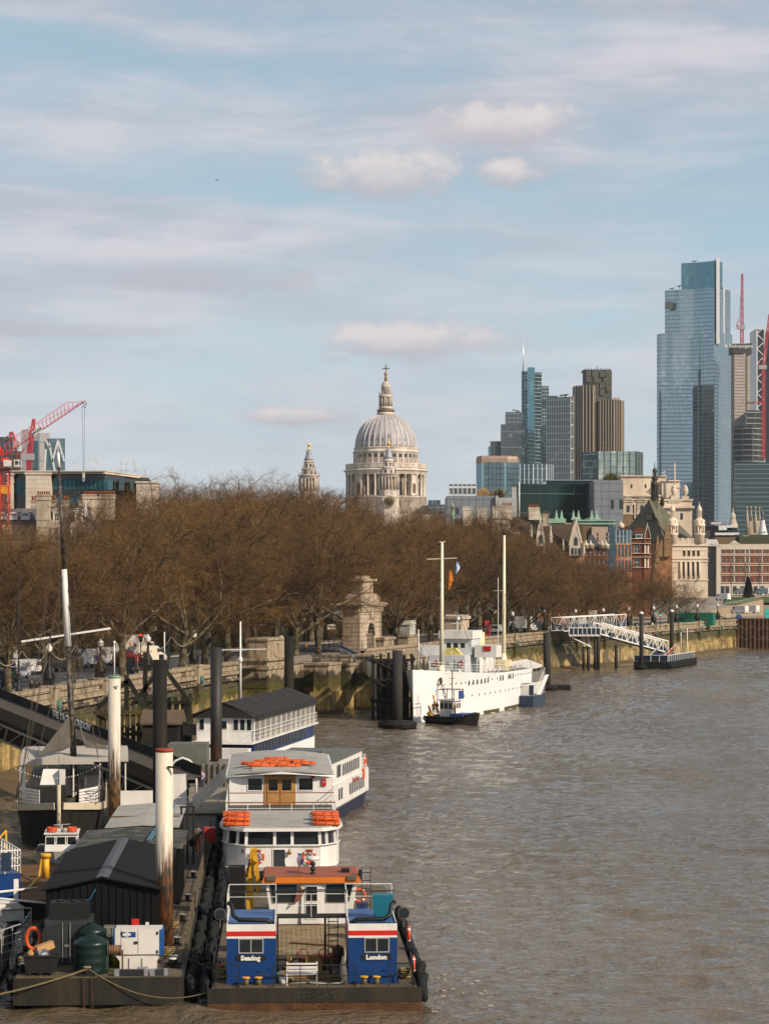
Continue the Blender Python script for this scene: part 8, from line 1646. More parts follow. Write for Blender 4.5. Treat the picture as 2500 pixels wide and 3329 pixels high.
for nm,lab,x,y,d,c in(('equipment_box','light grey equipment box at the front of the pontoon',-1.75,.5,(.4,.3,.28),(130,132,134)),('battery_case','long black case with grey ends in front of the generator',-2.2,.2,(1.35,.3,.26),(36,36,38)),('battery_case','shorter dark case at the right of the long black case',-1.05,.3,(.7,.3,.24),(46,48,50)),('fire_point','red fire point box behind the generator',-2.2,3.2,(.3,.2,1.9),(186,30,24))):
 T=thing(nm,lab,nm.replace('_',' '),pw(x,y,1.3),PR);a,b,h=d;m=MB();m.box(-a/2,a/2,-b/2,b/2,0,h);m.build('body',M('box_%d'%c[0],c,.5,var=.1),T)
 if a>.5:m=MB();m.box(-a/2-.02,-a/2+.18,-b/2-.02,b/2,0,h+.01);m.box(a/2-.14,a/2+.02,-b/2-.02,b/2,0,h+.01);m.build('end_cap',M('box_130',(130,132,134)),T)
 else:m=MB();m.box(-a/2-.01,a/2+.01,-b/2-.01,b/2,h-.03,h+.02);m.build('lid',MATS['box_%d'%c[0]],T)
T=thing('hose_reel','drum of brown hose on a timber frame by the generator','reel',pw(-2.95,1.0,1.3),PR);m=MB();m.tube([(-.27,0,.95),(.27,0,.95)],[.2,.2],18);[m.torus((x,0,.95),.2,.03,'x',18,5)for x in(-.2,-.1,0,.1,.2)];m.build('hose_drum',M('brown_hose',(116,86,58),.6,var=.15),T);m=MB();[m.tube([(x,0,.95),(x+.01,0,.95)],[.27,.27],18)for x in(-.29,.28)];m.build('flange',M('galvanised',(1,1,1)),T);m=MB();[m.bar((x,0,0),(x,0,.95),.07)for x in(-.33,.33)];m.build('timber_leg',M('old_timber',(96,66,38),.9),T)
for lab,x,y in(('orange lifebuoy on a post at the left of the grey container',-6.6,3.3),('orange lifebuoy on the shed side by the rusty white pile',-1.1,9)):
 m=MB();m.torus((0,0,1.1),.3,.09,'x'if x>-2 else 'y',18,7,1.5);tag(m.build('lifebuoy',M('lifebuoy_orange',(1,1,1)),None,pw(x,y,1.3),PR),lab,'lifebuoy')
px0=pw(-1.15,41.5,1.3)
person('man in grey t-shirt and orange work trousers walking away along the pontoon',(X(643,136.5),136.5,1.32),.1,'walk',(92,84,78),(214,84,20),(50,34,24),1.8)
m=MB();m.lathe([(.05,0),(.2,.1),(.22,.35),(.1,.5)],8,sy=.5);tag(m.build('black_bag',IRON,None,(X(625,136.5),136.6,1.75)),'black bag carried by the man in orange trousers','bag')
T=thing('red_trolley','red wheeled trolley box beside the walking man','trolley',(X(678,139),140,1.3),.1);m=MB();m.box(-.35,.35,-.4,.4,.35,1.25);m.build('body',M('kiosk_red',(1,1,1)),T);m=MB();[m.torus((x,y,.17),.12,.05,'x',10,5)for x in(-.3,.3)for y in(-.3,.3)];m.build('wheel',TYRE,T)
person('man in black photographing with raised phone on the far landing',(X(607,166),166,1.45),2.6,'phone',(24,24,26),(22,22,24),(60,40,30));person('person in navy standing close to the one in lilac',(X(642,173),173,1.5),2,'stand',(34,42,70),(30,32,44));person('person in a lilac top beside the white ramp',(X(655,174),174,1.5),3,'phone',(186,160,190),(50,50,64),(40,26,20))
T=thing('landing_stage','pale landing stage with white wall, ramp and railings at the gangway foot','landing stage',(X(600,160),160,0),.05)
m=MB();m.box(-5,4.2,-1,22,.2,1.4);m.build('hull',HULLB,T);m=MB();m.box(-4.9,4.1,-.9,21.9,1.39,1.45);m.build('deck',M('pale_deck',(136,124,108),.8,var=.15),T);m=MB();m.box(-1.2,-.95+.9,3,6.5,1.45,3.7);m.box(-5,-1.2,2.6,2.8,1.45,2.7);m.build('white_wall',WHT,T);m=MB();m.add([(.6,-1,1.5),(3.2,4,3.6),(3.2,4,4.6),(.6,-1,2.6),(.6,-.9,1.5),(3.2,4.1,3.6),(3.2,4.1,4.6),(.6,-.9,2.6)],[(0,1,2,3),(7,6,5,4),(3,2,6,7)]);m.build('ramp_panel',WHT,T)
m=MB();rails(m,[(-1.2,-.8,1.45),(1.2,-.8,1.45),(2.4,-1.6,1.45),(2.4,-.2,1.45)],1.1,3,1.2,.03);rails(m,[(-5,3,1.45),(-1.2,2.6,1.45)],1.2,3,1,.03);m.build('railing',RAILW,T)
m=MB();m.lathe([(.19,0),(.21,.04),(.19,.08),(.21,.18),(.205,.4),(.19,.52),(.21,.56),(.18,.6),(.1,.56)],12);km=m.mesh('beer_keg',[M('keg_steel',(120,116,108),.4,.6,var=.2)])
for r_ in range(3):
 for i in range(5):o=put('beer_keg',km,None,(X(658,179)+i*.45,179,1.45+r_*.61));tag(o,f'steel beer keg, {ordw[i]} from the left in the {("bottom", "middle", "top")[r_]} row of the stack','keg','beer kegs on the landing stage')
T=thing('ring_float','round black float with grey deck around the foot of the brown black pile','float',(X(690,190),190.5,0));m=MB();m.tube([(0,0,-.3),(0,0,2.3)],[2.9,2.9],28);m.build('drum',BLK,T);m=MB();m.tube([(0,0,2.3),(0,0,2.42)],[2.7,2.7],28);m.box(-1.8,-.9,-1.6,1,2.42,3.1);m.box(.6,1.7,-1.4,-.6,2.42,2.8);m.build('top_deck',M('grey_deck',(120,118,112),.7,var=.1),T)
m=MB();m.box(-1.6,1.6,0,3,0,2.9);tag(m.build('grey_cabin',M('green_grey',(96,98,90),.7,var=.15),None,(X(608,186),186,1.4)),'plain grey green cabin beside the round float','cabin')
T=thing('arched_gate','white arched gate frame at the foot of the covered gangway','gate',(X(594,167),167,1.4));m=MB();m.tube([(-1,0,1.7),(-1,0,2.6),(-.5,0,3.1),(0,0,3.3),(.5,0,3.1),(1,0,2.6),(1,0,0)],.09,6);m.build('frame',WHT,T)
T=thing('covered_gangway','long dark gangway with lattice side descending from the embankment at left','gangway',(0,0,0));A,B=Vector((-37,203,7.3)),Vector((-14.3,164,3.0));d=B-A;n_=Vector((d.y,-d.x,0)).normalized();n_=n_ if n_.y<0 else-n_;w2=n_*1.1;U=lambda h:Vector((0,0,h))
def plank(p,q,r,s,t,mt,nm):m=MB();o=Vector(t);m.add([p,q,r,s,p+o,q+o,r+o,s+o],[(0,1,2,3),(7,6,5,4),(0,4,5,1),(1,5,6,2),(2,6,7,3),(3,7,4,0)]);return m.build(nm,mt,T)
plank(A+w2+U(.5),B+w2+U(.5),B-w2+U(.5),A-w2+U(.5),(0,0,.1),M('gangway_felt',(70,63,54),.85,var=.12,scale=1.5),'roof');plank(A-w2+U(.3),B-w2+U(.3),B-w2+U(1.3),A-w2+U(1.3),-n_*.08,BLK,'name_board');plank(A+w2-U(.45),B+w2-U(.45),B+w2+U(.6),A+w2+U(.6),n_*.08,M('gangway_felt',(1,1,1)),'side_cladding');plank(A+w2-U(.8),B+w2-U(.8),B+w2-U(.46),A+w2-U(.46),n_*.06,BLK,'fascia')
plank(A+w2-U(2.1),B+w2-U(2.1),B+w2-U(.85),A+w2-U(.85),-n_*.04,M('dark_mesh',(14,14,13),.9,var=.5,scale=3),'mesh_side');LGR=M('galv_grey',(158,155,148),.6,var=.1)
m=MB();m.bar(A+w2*1.1-U(.85),B+w2*1.1-U(.85),.14);m.bar(A+w2*1.1-U(2.15),B+w2*1.1-U(2.15),.16);m.build('chord',LGR,T);m=MB();[m.bar(A+d*(k/11)+w2*1.12-U(.85),A+d*((k-.2)/11)+w2*1.12-U(2.15),.12)for k in range(12)];[m.bar(A+d*(k/11)+w2*1.1-U(2.15),A+d*((k+.8)/11)+w2*1.1-U(.85),.07)for k in range(11)];m.build('lattice_post',LGR,T)
q=A-w2+d*.46+U(.95)+n_*.03;lettering('THE YACHT LONDON',.8,M('white_paint',(1,1,1)),T,q+n_*.05,Matrix((d.normalized(),(n_.cross(d)).normalized()*(1 if n_.cross(d).z>0 else-1),n_)).transposed().to_euler(),ext=.01,sx=1.0,bold=.022)
T2=dolphin('timber_jetty','green stained timber jetty with raking braces beside the covered gangway',X(318,205),X(452,205),205,210,6.2,8,3,mt=M('green_timber',(58,50,34),.9,var=.4,scale=1.5,dirt=(92,84,36),dirt_amt=.6));m=MB()
for a,b in(((2.6,0,6),(2.6,0,9.2)),((0,0,6.2),(2.6,0,8.6)),((4.2,0,6.2),(2.7,0,8.8))):m.bar(a,b,.4)
m.build('brace',TIM,T2);T2=dolphin('timber_jetty','darker timber jetty frame behind the tall black pile',X(455,212),X(600,212),212,218,6.8,7,3);m=MB()
for a,b in(((.5,0,4),(.5,0,11)),((2,0,4),(2,0,10.8)),((-.8,0,6),(2,0,9.6)),((4.6,0,6.4),(2.2,0,9.6))):m.bar(a,b,.4)
m.build('brace',TIM,T2)
T=thing('brown_canopy','brown sloped canopy over the jetty walkway behind the black pile','canopy',(X(455,200),200,0));L=X(590,200)-X(455,200);m=MB();m.prismX([(0,5.2),(2.4,6.2),(4.8,5.2),(4.8,5.0),(0,5.0)],0,L);m.build('roof',M('brown_felt',(92,76,60),.85,var=.12),T);m=MB();m.box(.2,L-.2,.3,4.4,1.2,5.0);m.build('screen',BLK,T);m=MB();m.box(L,L+4.5,1,2.4,4.0,4.9);m.build('link_bridge',BLK,T)
T=thing('work_barge','blue, white and red tug barge with orange wheelhouse roof, nearest boat at the bottom','tug barge',(-2.9,94.3,0),.045)
m=MB();m.box(-4.3,4.3,0,31,.3,.88);m.box(-4.46,4.46,-.06,0,.32,.92);m.build('hull',HULLB,T);m=MB();m.box(-4.46,4.46,-.05,31,-.4,.3);m.build('rusty_boot',RUST,T);m=MB();m.box(-4.25,4.25,.05,31,.88,.93);m.build('deck',DECK,T)
EMB=M('embossed_black',(52,50,42),.5);lettering("JESSICA'S",.36,EMB,T,(0,-.07,.62),(R(90),0,0),ext=.015,sx=1.25,bold=.012);lettering('BRANDON',.3,M('embossed_rust',(92,60,30),.7),T,(0,-.06,.14),(R(90),0,0),ext=.012,sx=1.3,bold=.01)
for x0,nm,wx in((-3.68,'Seadog',.5),(1.42,'London',.68)):
 c=sub('blue_cabin',T);c.location=(x0,.8,0);W_,L,z0,z1=2.05,4.8,.93,3.38;m=MB()
 def band(a,b,mt,n='wall',e=0.):q=MB();q.prism([(-e,-e),(W_+e,-e),(W_+e,L+e),(-e,L+e)],a,b);q.build(n,mt,c)
 band(z0,z1-.52,NB);band(z1-.52,z1-.43,WHT,'stripe');band(z1-.43,z1-.22,SRED,'stripe',.003);band(z1-.22,z1-.03,WHT,'stripe');q=MB();q.box(.03,W_-.03,.03,L-.03,z1-.03,z1+.0);q.build('roof',M('roof_blue',(60,92,140),.6,var=.15),c)
 q=MB();q.box(0,.04,0,L,z1-.03,z1+.07);q.box(W_-.04,W_,0,L,z1-.03,z1+.07);q.box(.04,W_-.04,0,.04,z1-.03,z1+.07);q.build('coaming',WHT,c)
 wallwin(c,wx+.04,wx+1.0,-.0,z1-1.1,z1-.56,DGL,.045,'window',LGR,2);q=MB();q.box(wx-.12,wx+1.13,-.03,0,z1-1.46,z1-1.22);np_=q.build('name_board',IRON,c);lettering(nm,.27,WHT,np_,(wx+.5,-.04,z1-1.345),(R(90),0,0),bold=.014,sx=1.05)
 q=MB();q.box(wx+.75,wx+.95,-.05,0,z1-1.9,z1-1.86);q.build('step',NB,c);q=MB();q.box(W_,W_+.02,.8,1.5,z0+.1,z1-.7);q.build('side_door',NB,c)
 s=1 if x0<0 else-1;q=MB();e0=.05 if x0<0 else W_-.05;e1=W_-.1 if x0<0 else.1
 for o_ in(0,.17):q.tube([(e0,.9+o_,z1+.85),(e0+s*.15,.8+o_,z1+.75),(e0+s*.22,.6+o_,z1+.35),(e0+s*.45,.5+o_,z1+.18),(e1-s*.25,.45+o_,z1+.16),(e1,.5+o_,z1+.0)],.085,9)
 q.build('exhaust_pipe',M('black_pipe',(20,20,20),.5,var=.1),c)
 q=MB();rails(q,[(0,1.2,z1),(0,L,z1)],1.1,2,1.2,.02);rails(q,[(0,L,z1),(W_,L,z1)],1.1,2,1.2,.02);q.build('roof_railing',RAILW,c)
 bollards(T,x0+.82 if x0<0 else x0+.65,.35,.93,YEL,M('bollard_bronze',(90,76,54),.6),2,.52)
m=MB();rails(m,[(-4.1,.12,.93),(-3.15,.12,.93)],.95,2,.95,.035);rails(m,[(3.1,.12,.93),(4.1,.12,.93),(4.15,3,.93)],.95,2,1.,.035);rails(m,[(-1.75,.15,.93),(1.7,.15,.93)],.9,2,1.15,.03);rails(m,[(-4.2,.2,.93),(-4.2,5,.93)],1.0,2,1.6,.03);rails(m,[(-1.6,3.6,3.35),(1.4,3.6,3.35)],1.15,1,1.5,.03);m.bar((-3.7,3.5,4.45),(3.5,3.5,4.45),.045);m.build('black_railing',RAILB,T)
m=MB();m.box(-1.6,1.4,3.6,4.6,3.27,3.33);m.bar((.5,3.7,.9),(.5,3.7,3.3),.09);m.bar((-1.55,4,.9),(-1.55,4,3.3),.07);m.build('bridge_walkway',BLK,T);m=MB();rails(m,[(-1.6,3.55,3.33),(1.4,3.55,3.33)],1.0,2,1.5,.016);m.build('white_railing',RAILW,T)
m=MB();[m.bar((x,3.4,.93),(x,3.9,3.3),.04)for x in(.65,1.05)];[m.bar((.65,3.4+k*.06,1.2+k*.27),(1.05,3.4+k*.06,1.2+k*.27),.035)for k in range(8)];m.build('ladder',IRON,T);m=MB();[m.bar((x,5.4,3.0),(x,5.9,5.2),.035)for x in(2.15,2.55)];[m.bar((2.15,5.4+k*.08,3.2+k*.35),(2.55,5.4+k*.08,3.2+k*.35),.035)for k in range(6)];m.build('upper_ladder',IRON,T)
bench('white slatted bench on the blue barge foredeck',(-2.9-.55,94.9,.93),.045,WHT,1.25)
m=MB();m.box(0,.22,0,11,0,.05);pl=m.mesh('deck_plank',[M('deck_planks',(142,122,92),.85,var=.25,scale=2,dirt=(96,78,52),dirt_amt=.5)])
for k in range(14):put('deck_plank',pl,T,(-1.62+k*.235,5.4,.93))
wn=sub('winch',T);m=MB();m.tube([(-.7,2.6,1.45),(.7,2.6,1.45)],[.28,.28],16);[m.tube([(x,2.6,1.45),(x+.07,2.6,1.45)],[.5,.5],18)for x in(-.75,.68)];m.build('drum',M('winch_brown',(70,50,32),.7,var=.2),wn);m=MB();m.box(-.95,.95,2.2,3.0,.93,1.1);m.lathe([(.2,0),(.3,.15),(.3,.3),(.12,.4),(.2,.5),(.16,.7)],12,(-1.05,2.6,1.1));m.box(-.35,.35,2.2,2.4,1.0,1.9);m.build('gear_box',M('winch_gold',(120,92,36),.6,var=.25,scale=4),wn);m=MB();[m.torus((x,2.1,2.0),.2,.025,'y',14,5)for x in(-.45,.4)];m.build('hand_wheel',M('winch_red',(120,40,26),.6),wn)
m=MB();m.prism([(-.1,6.6),(.9,6.4),(1.0,7.3),(.1,7.3)],.98,1.15);m.build('red_hatch',M('hatch_red',(196,40,26),.5),T)
m=MB();m.loft([[(1.1,2.4,3.38),(1.85,2.4,3.38),(1.85,2.9,3.38),(1.1,2.9,3.38)],[(1.02,2.35,4.4),(1.93,2.35,4.4),(1.93,3.0,4.4),(1.02,3.0,4.4)]]);o=m.build('teal_bin',M('bin_teal',(22,104,122),.5,var=.1));o.location=(-1.55,94.6,0);tag(o,'teal wheeled bin on the roof of the right blue cabin','bin')
for x in(-3.95,3.75):s=sub('searchlight',T);m=MB();m.tube([(x,.7,3.9),(x,1.0,3.9)],[.26,.18],16);m.bar((x,.9,3.3),(x,.9,3.8),.05);m.build('housing',M('chrome',(150,140,130),.2,.8),s);m=MB();m.tube([(x,.66,3.9),(x,.7,3.9)],[.22,.22],16);m.build('glass',DGL,s)
tyres(T,4.58,np.arange(.6,22,1.0),.62,.95);tyres(T,-4.6,np.arange(1,30,1.1),.7,.9)
for z,y in((1.6,1.6),(2.3,5.2)):ring(T,(4.2,y,z),.3,'x')
ww_=sub('wheelhouse',T);ww_.location=(.08,17.2,0);a,b,z0,z1=1.95,2.25,.95,3.0;m=MB()
V=[(-a,0,z0),(a,0,z0),(b,-.1,z1),(-b,-.1,z1),(-a,3.2,z0),(a,3.2,z0),(b,3.3,z1),(-b,3.3,z1)];m.add(V,[(0,1,2,3),(1,5,6,2),(5,4,7,6),(4,0,3,7)]);m.build('wall',WHT,ww_)
for pts in([(-1.85,2.05),(-.75,2.05),(-.72,2.9),(-2.05,2.9)],[(.75,2.05),(1.85,2.05),(2.05,2.9),(.72,2.9)]):m=MB();m.prismY([(x,z)for x,z in pts],-.14,-.05);m.build('front_window',DGL,ww_)
dr=sub('door',ww_);m=MB();m.box(-.5,.5,-.16,-.04,.98,2.95);m.build('door_leaf',WHT,dr);wallwin(dr,-.28,.28,-.16,2.1,2.82,DGL,.03);wallwin(dr,-.28,.28,-.16,1.25,1.95,DGL,.03)
m=MB();m.prismY([(-2.45,3.0),(2.45,3.0),(2.35,3.28),(-2.35,3.28)],-.35,3.6);m.build('orange_fascia',M('orange_paint',(206,112,24),.5,var=.1,scale=2),ww_);m=MB();m.box(-2.3,2.3,-.28,3.55,3.28,3.33);m.build('roof',M('red_oxide_roof',(150,82,58),.75,var=.15,scale=1.2,dirt=(110,64,46),dirt_amt=.5),ww_)
m=MB();m.box(-2.2,-1.75,-.45,-.35,3.14,3.36);m.box(1.75,2.2,-.45,-.35,3.14,3.36);m.build('flood_light',M('flood',(90,86,70),.4),ww_);m=MB();m.tube([(.08,.6,3.3),(.08,.6,3.95)],.06,8);[m.lathe([(.04,-.1),(.13,-.08),(.13,.08),(.04,.1)],10,(.08,.45,z))for z in(3.05,3.35,3.6,3.85)];m.build('signal_mast',IRON,ww_);m=MB();m.lathe([(.1,3.98),(.34,4.02),(.36,4.12),(.3,4.2),(.02,4.22)],20,(.08,.6,0));m.build('radome',WHT,ww_);m=MB();m.tube([(-.6,.2,3.3),(-.6,.2,4.1)],.03,5);m.lathe([(.1,2.72),(.08,2.82),(.03,2.9)],8,(-.55,-.25,0));m.build('bell_and_pole',M('brass',(150,110,50),.4,.7),ww_)
m=MB();m.add([(-.7,-.3,2.6),(-.25,-.35,2.75),(-.55,-.3,2.2),(-.9,-.35,1.9)],[(0,3,2,1)]);m.build('brown_pennant',M('pennant',(110,62,48),.8),ww_);m=MB();m.box(2.3,2.5,0,.2,3.1,3.6);m.box(-2.55,-2.35,0,.2,3.1,3.55);m.box(1.5,1.9,1,1.6,3.33,3.5);m.build('roof_fitting',BLK,ww_);ring(ww_,(2.35,.3,2.3),.3)
cr=sub('yellow_crane',T);m=MB();m.bar((-2.95,18,.9),(-2.95,18,3.6),.35);m.bar((-2.95,18,3.4),(-2.75,17.8,4.6),.3,.35);m.bar((-2.75,17.8,4.6),(-2.5,17.9,2.4),.22,.3);m.build('boom',M('machine_yellow',(1,1,1)),cr);m=MB();m.box(-4.0,-3.2,17.6,18.6,.93,3.7);m.tube([(-3.1,17.7,3.2),(-2.95,17.6,4.1),(-2.6,17.6,3.9)],.04,6);m.build('control_block',BLK,cr)
for q,(x,y,d,c,nm)in enumerate(((-2.2,12,(.9,.6,.9),(36,36,36),'engine_hatch'),(-3,9,(1.3,1.2,.7),(104,86,66),'timber_crate'),(2.3,12.2,(.7,.7,1.0),(40,40,42),'black_drum'),(3.0,9.5,(.6,.6,.8),(176,172,164),'white_locker'),(-1.9,14,(.7,.7,.5),(170,164,156),'rope_drum'),(2.5,15,(.5,.4,1.3),(26,48,90),'blue_locker'))):
 m=MB();m.box(x-d[0]/2,x+d[0]/2,y,y+d[1],.93,.93+d[2]);m.box(x-d[0]/2-.03,x+d[0]/2+.03,y-.03,y+d[1]+.03,.9+d[2],.96+d[2]);m.build(nm,M('gear_%d'%(c[0]+q),c,.7,var=.25,scale=3),T)
T=thing('passenger_boat','white river passenger boat with lifebuoys, wraparound windows and orange liferafts on its roofs','passenger boat',(-5.8,127.5,0),.05)
st=[(-4.5,.6,.3,2.1,-.6),(-2.5,2.3,1.6,1.9,-.3),(0,3.2,2.8,1.75,0),(4,3.4,3.1,1.6,0),(36,3.4,3.1,1.6,0)];hull(st,-.4).build('hull',WH2,T);deckplate(st).build('deck',GREYR,T)
m=MB();q3=[(-3.3,2.4),(-3.1,1.1),(-2.5,.3),(-2.0,-.1),(2.2,-.1),(2.6,.3),(3.1,1.1),(3.3,2.4)];bk=[(3.3,9),(-3.3,9)]
m.prism(q3+bk,1.5,2.95);m.build('lower_wall',WHT,T);m=MB();m.prism([(x*.97,y+.08)for x,y in q3+bk],2.95,3.75);m.build('wraparound_glass',DGL,T)
m=MB();[m.bar((x*.99,y+.03,2.93),(x*.97,y+.05,3.78),.17,.12)for x,y in q3[:-1]+[(.62,-.1),(-.38,-.1),(3.3,4),(3.3,6),(-3.3,4),(-3.3,6)]];m.build('window_pillar',WHT,T);m=MB();m.prism([(x*1.06,y-.35)for x,y in q3]+bk,3.75,3.92);m.build('roof_edge',WHT,T);m=MB();m.prism([(x*1.03,y-.2)for x,y in q3]+[(3.2,8.9),(-3.2,8.9)],3.92,3.98);m.build('roof',GREYR,T)
m=MB();m.tube([(x*1.03,y-.12,2.95)for x,y in q3],.035,6);m.build('hand_rail',RAILW,T);[ring(T,(x,-.3,2.3),.34)for x in(-1.35,1.55)];[lettering('Golden',.16,M('sign_black',(1,1,1)),T,(x,-.42,2.72),(R(90),0,0))for x in(-1.35,1.55)]
wallwin(T,-.45,.2,-.12,1.75,2.7,DGL,.04,'front_hatch');m=MB();[m.box(x-.12,x+.12,-.1 if abs(x)<2 else.1,0,2.5,2.72)for x in(-2.1,2.15)];m.build('nav_light',IRON,T);m=MB();m.lathe([(.13,2.45),(.1,2.6),(.03,2.75)],8,(.45,-.3,0));m.build('bell',M('brass',(1,1,1)),T)
m=MB();m.add([(.9,-.8,2.6),(1.15,-.85,2.5),(1.3,-.8,1.6),(1.0,-.8,1.5)],[(0,3,2,1)]);m.build('furled_flag',M('flag_violet',(60,56,110),.8,var=.5,scale=6,dirt=(210,206,210),dirt_amt=.7,dscale=5),T)
for s in(-1,1):m=MB();[m.box(s*(1.3+k*.75)-.22,s*(1.3+k*.75)+.22,-.02+k*.2,.03+k*.2,.75,1.4)for k in range(3)];m.build('lower_window',DGL,T)
def raft(T,x,y,z,L=1.5):m=MB();m.box(x-L/2,x+L/2,y-.3,y+.3,z,z+.2);m.tube([(x-L/2,y-.33,z+.1),(x+L/2,y-.33,z+.1)],.08,6);[m.box(x+k*L/3-.03,x+k*L/3+.03,y-.42,y+.32,z+.02,z+.23)for k in(-1,0,1)];m.build('liferaft',ORG,T)
for s in(-1,1):[raft(T,s*(2.55+k*.02),.7+k*1.15,3.98)for k in range(6)]
for s in(-1,1):[raft(T,s*2.5,1.2+k*2.3,4.2,1.4)for k in range(2)]
m=MB();m.box(-2.1,2.1,6.6,7.0,3.98,4.15);m.build('roof_hatch',LGR,T)
m=MB();m.box(-3.35,3.35,9,18,1.6,3.3);m.build('mid_hull',WHT,T);m=MB();m.box(-3.3,3.3,9,18.4,3.3,3.4);m.build('open_deck',M('dark_deck',(70,68,66),.7),T)
m=MB();rails(m,[(-3.3,9.2,3.4),(3.3,9.2,3.4)],1.0,3,1.1,.028);rails(m,[(3.3,9.2,3.4),(3.35,18,3.4)],1.0,3,1.3,.028);rails(m,[(-3.3,9.2,3.4),(-3.35,18,3.4)],1.0,3,1.3,.028);m.build('deck_railing',RAILW,T);m=MB();m.bar((-3.3,9.2,4.42),(3.3,9.2,4.42),.07);m.bar((-3.3,15,4.45),(3.35,15,4.45),.06);m.build('timber_handrail',M('varnished_rail',(130,80,44),.5),T)
m=MB();m.box(-3.25,3.3,18,36,3.3,5.3);m.build('saloon_wall',WHT,T);m=MB();V=[];
for y in(17.2,19,35):V.append([(x,y+(.9*abs(x/3.5)**3 if y<18 else 0),5.3+.3*(1-(x/3.5)**2))for x in np.linspace(-3.5,3.55,9)])
m.loft([[(x,y,z)for x,y,z in r]+[(x,y,z-.16)for x,y,z in r[::-1]]for r in V]);m.build('saloon_roof_edge',WHT,T);m=MB();m.loft([[(x*.97,y+.1,z+.02)for x,y,z in r]for r in V],caps=False,closed=False);m.build('saloon_roof',GREYR,T)
dd=sub('double_door',T);OAK=M('oak',(168,122,66),.6,var=.15,scale=3);m=MB();m.box(-1.0,1.0,17.93,17.99,3.4,5.3);m.build('door_frame',OAK,dd)
for s in(-1,1):m=MB();m.box(*(sorted((s*.03,s*.82))),17.88,17.93,3.42,5.15);lf=m.build('door_leaf',OAK,dd);m=MB();m.box(*(sorted((s*.14,s*.72))),17.86,17.88,4.35,5.05);m.build('door_glass',DGL,lf)
[wallwin(T,x-.45,x+.45,17.98,4.35,5.1,DGL,.05)for x in(-1.6,1.65)];m=MB();m.box(2.65,2.95,17.9,18,4.6,5.05);m.box(2.0,2.2,17.9,18,5.1,5.25);m.build('red_locker',M('kiosk_red',(1,1,1)),T);lettering('GP',.14,WHT,T,(2.8,17.88,4.85),(R(90),0,0))
for x,y in((-.9,24),(.9,24),(-1.7,22.4),(0,22.4),(1.5,22.4),(-1.2,20.6),(.5,20.6),(-.2,26)):raft(T,x,y,5.62,1.7)
m=MB();m.box(-1.8,1.8,19.0,19.4,5.55,5.72);m.build('roof_bar',LGR,T)
T=thing('river_cruiser','white two deck river cruiser with dark blue hull showing its windowed side','passenger boat',(-6.6,166,0),-.16)
st=[(0,3.0,2.6,1.0,0),(14,3.0,2.7,1.1,0),(18,2.3,1.6,1.5,.2),(21,1.2,.5,1.9,.6),(22.3,.2,.05,2.1,.9)];hull(st,-.5).build('hull',M('navy_hull',(34,42,66),.4),T);m=MB();hull([(a,c+.04,c+.04,.28,e*.2)for a,b,c,d_,e in st],-.5,m);m.build('red_boot_top',M('red_boot',(120,52,40),.6),T);deckplate(st).build('deck',GREYR,T)
m=MB();m.box(-2.9,2.9,0,15.5,1.05,2.8);m.prism([(-2.9,15.5),(2.9,15.5),(2.2,18.5),(-2.2,18.5)],1.1,2.8);m.box(-2.8,2.8,0,13,2.8,4.4);m.build('wall',WHT,T);m=MB();m.box(-2.9,2.9,-.3,13.4,4.4,4.52);m.build('roof',M('green_grey',(1,1,1)),T)
m=MB();m.box(0,.03,-.28,.28,0,.85);wm2=m.mesh('side_window',[DGL]);[put('side_window',wm2,T,(2.8,4.6+k*.95,3.15))for k in range(8)];[put('side_window',wm2,T,(2.9,y,1.5))for y in(2.4,3.4,7,8,9,10,11,12,13)];m=MB();m.box(2.82,2.85,2,3.4,3.2,4.1);m.build('wheelhouse_window',DGL,T)
lettering('Dixie Sunrise',.55,M('logo_orange',(150,80,60),.5),T,(2.93,9.5,2.45),(R(90),0,R(90)),bold=.01);m=MB();m.tube([(2.88,13.0,2.5),(2.94,13.0,2.5)],.5,18);m.build('orange_disc',M('lifebuoy_orange',(1,1,1)),T);m=MB();rails(m,[(2.8,13.2,2.8),(2.2,18,2.8),(-2.2,18,2.8)],.9,3,1.2,.03);m.build('railing',RAILW,T);ring(T,(2.6,15.5,3.3),.35,'x');m=MB();m.box(-1.5,.5,6,8,4.52,4.7);m.build('solar_panel',NAVY,T)
T=thing('canopied_boat','white moored vessel with a dark grey canopy roof, screened sides and blue lower deck','boat',(X(824,200),200,0),-.17)
m=MB();m.box(-5.2,0,-.4,27,.3,2.2);m.build('hull',WH2,T);m=MB();m.box(-5.0,.1,0,26,2.2,3.4);m.build('blue_saloon',M('saloon_blue',(30,54,100),.4),T);m=MB();m.box(-5.3,.4,-2.2,27,3.4,3.55);m.build('upper_deck',WHT,T)
m=MB();m.box(-5.2,-.05,0,.1,3.55,5.7);m.box(-5.2,-5.1,0,26,3.55,5.7);m.build('cabin_wall',WHT,T)
for x in(-4.9,-1.8,-1.2,-.6):wallwin(T,x,x+.42,-.01,4.5,5.45,DGL,.05)
m=MB();m.box(-3.1,-2.3,-.06,0,3.6,5.6);dr=m.build('door',WHT,T);wallwin(dr,-3.,-2.4,-.07,4.6,5.3,DGL,.03);m=MB();[m.box(.06,.1,.4+k*2.2,1.9+k*2.2,3.9,5.6)for k in range(12)];m.build('clear_screen',M('smoky_screen',(120,114,104),.35,var=.3,scale=1),T);m=MB();[m.bar((.08,k*2.2,3.55),(.08,k*2.2,5.8),.14)for k in range(13)];m.build('white_post',WHT,T)
CNV=M('charcoal_canvas',(36,33,31),.85,var=.12,scale=1,bump=.15);m=MB()
